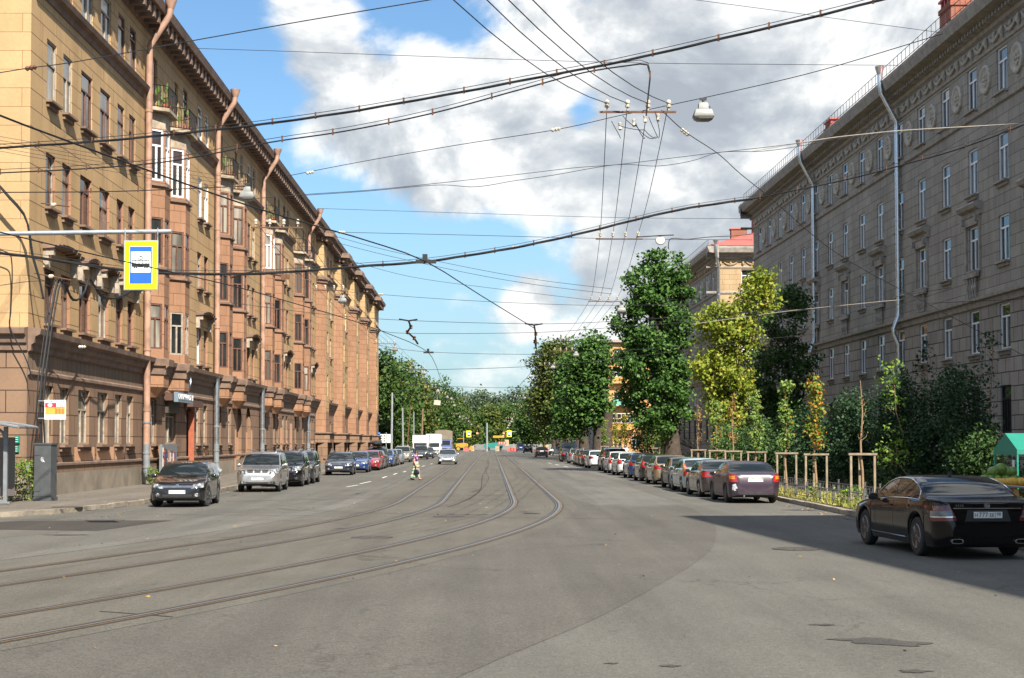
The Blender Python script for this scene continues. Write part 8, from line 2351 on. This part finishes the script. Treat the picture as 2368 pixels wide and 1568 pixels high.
def make_person(loc, rz, label, group, H=1.62, woman=True, top=None, low=None, hair=None, stride=.22, arm=((.10, -.06), (-.08, .10)), head_turn=0.0, skirt=False):
    s = H / 1.62
    hipw, shw = (.085, .165) if woman else (.08, .19)
    N = {'pelvis': ((0, 0, .90), .125, .115), 'waist': ((0, 0, 1.05), .105, .095), 'chest': ((.01, 0, 1.20), .125, .105), 'upper': ((0, 0, 1.31), .095, .085), 'neck': ((.005, 0, 1.375), .05, .05), 'jaw': ((.022, 0, 1.43), .055, .062), 'head': ((.015, 0, 1.50), .078, .088), 'crown': ((.0, 0, 1.575), .055, .06)}
    E = [('pelvis', 'waist'), ('waist', 'chest'), ('chest', 'upper'), ('upper', 'neck'), ('neck', 'jaw'), ('jaw', 'head'), ('head', 'crown')]
    ends = {}
    for sd, nm, st in ((1, 'l', stride), (-1, 'r', -stride)):
        y = sd * hipw
        N['hip' + nm] = ((0, y, .84), .085, .085); N['knee' + nm] = ((st * .55 + .03, y, .47), .055, .055); N['ankle' + nm] = ((st * (1.0 if st > 0 else 1.15) - .02, y, .085 if st > 0 else .12), .036, .034); N['toe' + nm] = ((st * (1.0 if st > 0 else 1.1) + .13, y * 1.1, .032), .034, .026)
        E += [('pelvis', 'hip' + nm), ('hip' + nm, 'knee' + nm), ('knee' + nm, 'ankle' + nm), ('ankle' + nm, 'toe' + nm)]
        ex, hx = arm[0 if sd > 0 else 1]
        N['sh' + nm] = ((0, sd * shw, 1.31), .052, .05); N['el' + nm] = ((ex * .5 - .03, sd * (shw + .045), 1.06), .038, .038); N['wr' + nm] = ((ex + .06, sd * (shw + .05) + hx * .2, .845), .024, .024)
        E += [('upper', 'sh' + nm), ('sh' + nm, 'el' + nm), ('el' + nm, 'wr' + nm)]
        ends[nm] = (Vector(N['wr' + nm][0]), Vector(N['wr' + nm][0]) - Vector(N['el' + nm][0]))
    me = skin_mesh(N, E, 'person', 2)
    mb = MB()
    for nm, sd in (('l', 1), ('r', -1)): hand(mb, ends[nm][0], ends[nm][1], -sd)
    c, t = math.cos(head_turn), math.sin(head_turn)
    def hd(x, y, z): return (.015 + x * c - y * t, x * t + y * c, z)
    for sd in (1, -1):
        mb.lathe([(0, -.012), (.010, -.006), (.012, 0), (.010, .006), (0, .012)], hd(.083, sd * .030, 1.507), 8, 1)
        mb.tube([hd(.088, sd * .018, 1.527), hd(.086, sd * .045, 1.525)], .004, 4, 1)
        mb.lathe([(0, -.03), (.012, -.018), (.014, .008), (.008, .026), (0, .03)], hd(.0, sd * .083, 1.495), 8, 0)
    mb.tube([hd(.086, 0, 1.51), hd(.104, 0, 1.478), hd(.094, 0, 1.470)], [.007, .012, .009], 6, 0)
    mb.tube([hd(.083, -.022, 1.447), hd(.091, 0, 1.449), hd(.083, .022, 1.447)], [.004, .007, .004], 5, 2)
    me2 = join_mesh(me, mb)
    for m_ in (M_SKIN, M_EYE, M_LIP): me2.materials.append(m_)
    o = bpy.data.objects.new('person', me2); COL.objects.link(o)
    o.location = loc; o.rotation_euler = (0, 0, rz); o.scale = (s, s, s); tag(o, label, 'person', group)
    # hair: cap that leaves the face free
    hb = MB(); n = 18; vs = []; fs = []
    for i in range(9):
        th = PI * (.02 + .70 * i / 8)
        for k in range(n):
            a = 2 * PI * k / n; back = .5 - .5 * math.cos(a)       # 0 front, 1 back
            th2 = th * (.62 + .45 * back); r = 1.09 + .05 * math.sin(a * 5 + i)
            vs.append(hd(.088 * r * math.sin(th2) * math.cos(a) - .008, .090 * r * math.sin(th2) * math.sin(a), 1.508 + .108 * r * math.cos(th2)))
    for i in range(8):
        for k in range(n): fs.append((i * n + k, i * n + (k + 1) % n, (i + 1) * n + (k + 1) % n, (i + 1) * n + k))
    hb.add(vs, fs + [tuple(range(n))]); hb.build('hair', hair or M_HAIR, o, smooth=70)
    # clothes follow the body: same skeleton, slightly fuller
    g = .014
    T = {k: (N[k][0], N[k][1] + g, N[k][2] + g) for k in ('chest', 'upper', 'waist', 'pelvis', 'shl', 'shr')}
    T['pelvis'] = ((0, 0, .96), .135, .125)
    for nm in 'lr':
        f = .55 if woman else .6
        a, b = Vector(N['sh' + nm][0]), Vector(N['el' + nm][0]); T['sl' + nm] = (tuple(a.lerp(b, f)), .060, .058)
    tm = skin_mesh({k: T[k] for k in ('chest', 'waist', 'pelvis', 'upper', 'shl', 'shr', 'sll', 'slr')}, [('chest', 'waist'), ('waist', 'pelvis'), ('chest', 'upper'), ('upper', 'shl'), ('upper', 'shr'), ('shl', 'sll'), ('shr', 'slr')], 'blouse', 1)
    tm.materials.append(top); to = bpy.data.objects.new('blouse' if woman else 'shirt', tm); COL.objects.link(to); to.parent = o
    if skirt:
        sb = MB(); n = 40; vs = []; L = 12
        for i in range(L + 1):
            f = i / L; z = 1.07 - .93 * f; r = .138 + .09 * f + .05 * f * f
            for k in range(n):
                a = 2 * PI * k / n; pl = 1 + (.02 + .07 * f) * math.sin(9 * a + 1.2 * math.sin(a * 2))
                vs.append((r * pl * math.cos(a) * .95 - .10 * f * f, r * pl * math.sin(a) * .92, z + .015 * f * math.sin(5 * a)))
        sb.add(vs, [(i * n + k, i * n + (k + 1) % n, (i + 1) * n + (k + 1) % n, (i + 1) * n + k) for i in range(L) for k in range(n)])
        sb.build('skirt', low, o, smooth=70)
    else:
        P = {'pelvis': ((0, 0, .91), .14, .13)}
        ed = []
        for nm in 'lr':
            for k in ('hip', 'knee', 'ankle'): P[k + nm] = (N[k + nm][0], N[k + nm][1] + .02, N[k + nm][2] + .02)
            ed += [('pelvis', 'hip' + nm), ('hip' + nm, 'knee' + nm), ('knee' + nm, 'ankle' + nm)]
        pm2 = skin_mesh(P, ed, 'trousers', 1); pm2.materials.append(low); po = bpy.data.objects.new('trousers', pm2); COL.objects.link(po); po.parent = o
    for nm in 'lr':
        sb = MB(); a, b = Vector(N['ankle' + nm][0]), Vector(N['toe' + nm][0]); sb.tube([a + Vector((-.05, 0, -.045)), a.lerp(b, .4) + Vector((0, 0, -.02)), b + Vector((.03, 0, -.008))], [.036, .042, .032], 8); sb.build('shoe', M_SHOE, o, smooth=60)
    return o, ends, s
M_SHOE = plain('brown_sandal', (.12, .05, .03), .6)
M_BLOUSE, t_, b_ = new_mat('floral_blouse'); tcx = t_.new('ShaderNodeTexCoord')
vo = t_.new('ShaderNodeTexVoronoi'); vo.inputs['Scale'].default_value = 13; t_.link(tcx.outputs['Object'], vo.inputs['Vector'])
t_.link(t_.ramp(vo.outputs['Color'], [(.30, (.05, .015, .16)), (.45, (.20, .03, .30)), (.60, (.55, .10, .42)), (.85, (.62, .42, .60))], 'CONSTANT'), b_.inputs['Base Color']); b_.inputs['Roughness'].default_value = .7
M_SKIRT, t_, b_ = new_mat('banded_skirt'); tcx = t_.new('ShaderNodeTexCoord'); sx = t_.new('ShaderNodeSeparateXYZ'); t_.link(tcx.outputs['Object'], sx.inputs[0])
zz = t_.math('ADD', t_.math('MULTIPLY', sx.outputs[2], 5.6), t_.math('MULTIPLY', t_.noise(tcx.outputs['Object'], 16, 3, .7), .22))
band = t_.ramp(t_.math('FRACT', zz), [(0, (.015, .22, .13)), (.30, (.64, .60, .42)), (.52, (.06, .07, .13)), (.62, (.62, .55, .35)), (.80, (.55, .46, .22)), (.90, (.02, .24, .15))], 'CONSTANT')
t_.link(band, b_.inputs['Base Color']); b_.inputs['Roughness'].default_value = .8
fw = ground(962, 1110.5); fw.z = .004
wom, ends, s_ = make_person(fw, math.radians(-28), 'woman in a purple floral blouse and long green banded skirt crossing the street', 'people in the street', 1.60, True, M_BLOUSE, M_SKIRT, None, .20, ((-.02, .0), (.06, .0)), -.75, True)
# navy handbag hanging from her right hand
wr, d = ends['r']; Rz = Matrix.Rotation(math.radians(-28), 3, 'Z')
hp = Vector(fw) + Rz @ ((wr + d.normalized() * .10) * s_)
M_BAG = plain('navy_leather', (.012, .018, .040), .4, var=.2)
bag = empty('handbag', hp, math.radians(-28), 'navy blue handbag hanging from the hand of the crossing woman', 'handbag')
mb = MB(); n = 14; vs = []
for (hx, hy, z) in ((.12, .05, -.44), (.165, .075, -.40), (.165, .07, -.27), (.13, .04, -.18), (.11, .02, -.165)):
    for k in range(n):
        a = 2 * PI * k / n; vs.append((hx * math.copysign(abs(math.cos(a)) ** .6, math.cos(a)), hy * math.copysign(abs(math.sin(a)) ** .6, math.sin(a)), z))
mb.add(vs, [(i * n + k, i * n + (k + 1) % n, (i + 1) * n + (k + 1) % n, (i + 1) * n + k) for i in range(4) for k in range(n)] + [tuple(range(n - 1, -1, -1)), tuple(range(4 * n, 5 * n))])
mb.build('bag_body', M_BAG, bag, smooth=50)
for y in (-.02, .02): mb = MB(); mb.tube([(-.10, y, -.18), (-.075, y, -.06), (0, y * .3, 0), (.075, y, -.06), (.10, y, -.18)], .010, 6); mb.build('bag_handle', M_BAG, bag)
M_SHIRTW = plain('white_shirt', (.68, .69, .70), .8, var=.06); M_JEAN = plain('dark_trousers', (.03, .035, .05), .8, var=.2); M_VEST = plain('lime_vest', (.50, .60, .05), .7, var=.1)
p = atY(1446, 1040, 118); make_person((p.x, 118, .13), 1.9, 'man in a white shirt on the path beyond the tall grey off-roader', 'people in the street', 1.76, False, M_SHIRTW, M_JEAN, M_LAMPG, .18)
p = atY(1254, 1040, 208); make_person((p.x + .6, 208, .13), -1.4, 'distant man in lime vest beside the lone black saloon', 'people in the street', 1.76, False, M_VEST, M_JEAN, None, .15)
p = atY(957, 1040, 188); make_person((p.x - .8, 188, .13), -.9, 'man seen behind the gold off-roader on the left pavement', 'people in the street', 1.78, False, plain('red_shirt', (.40, .10, .07), .8), M_JEAN, None, .15)
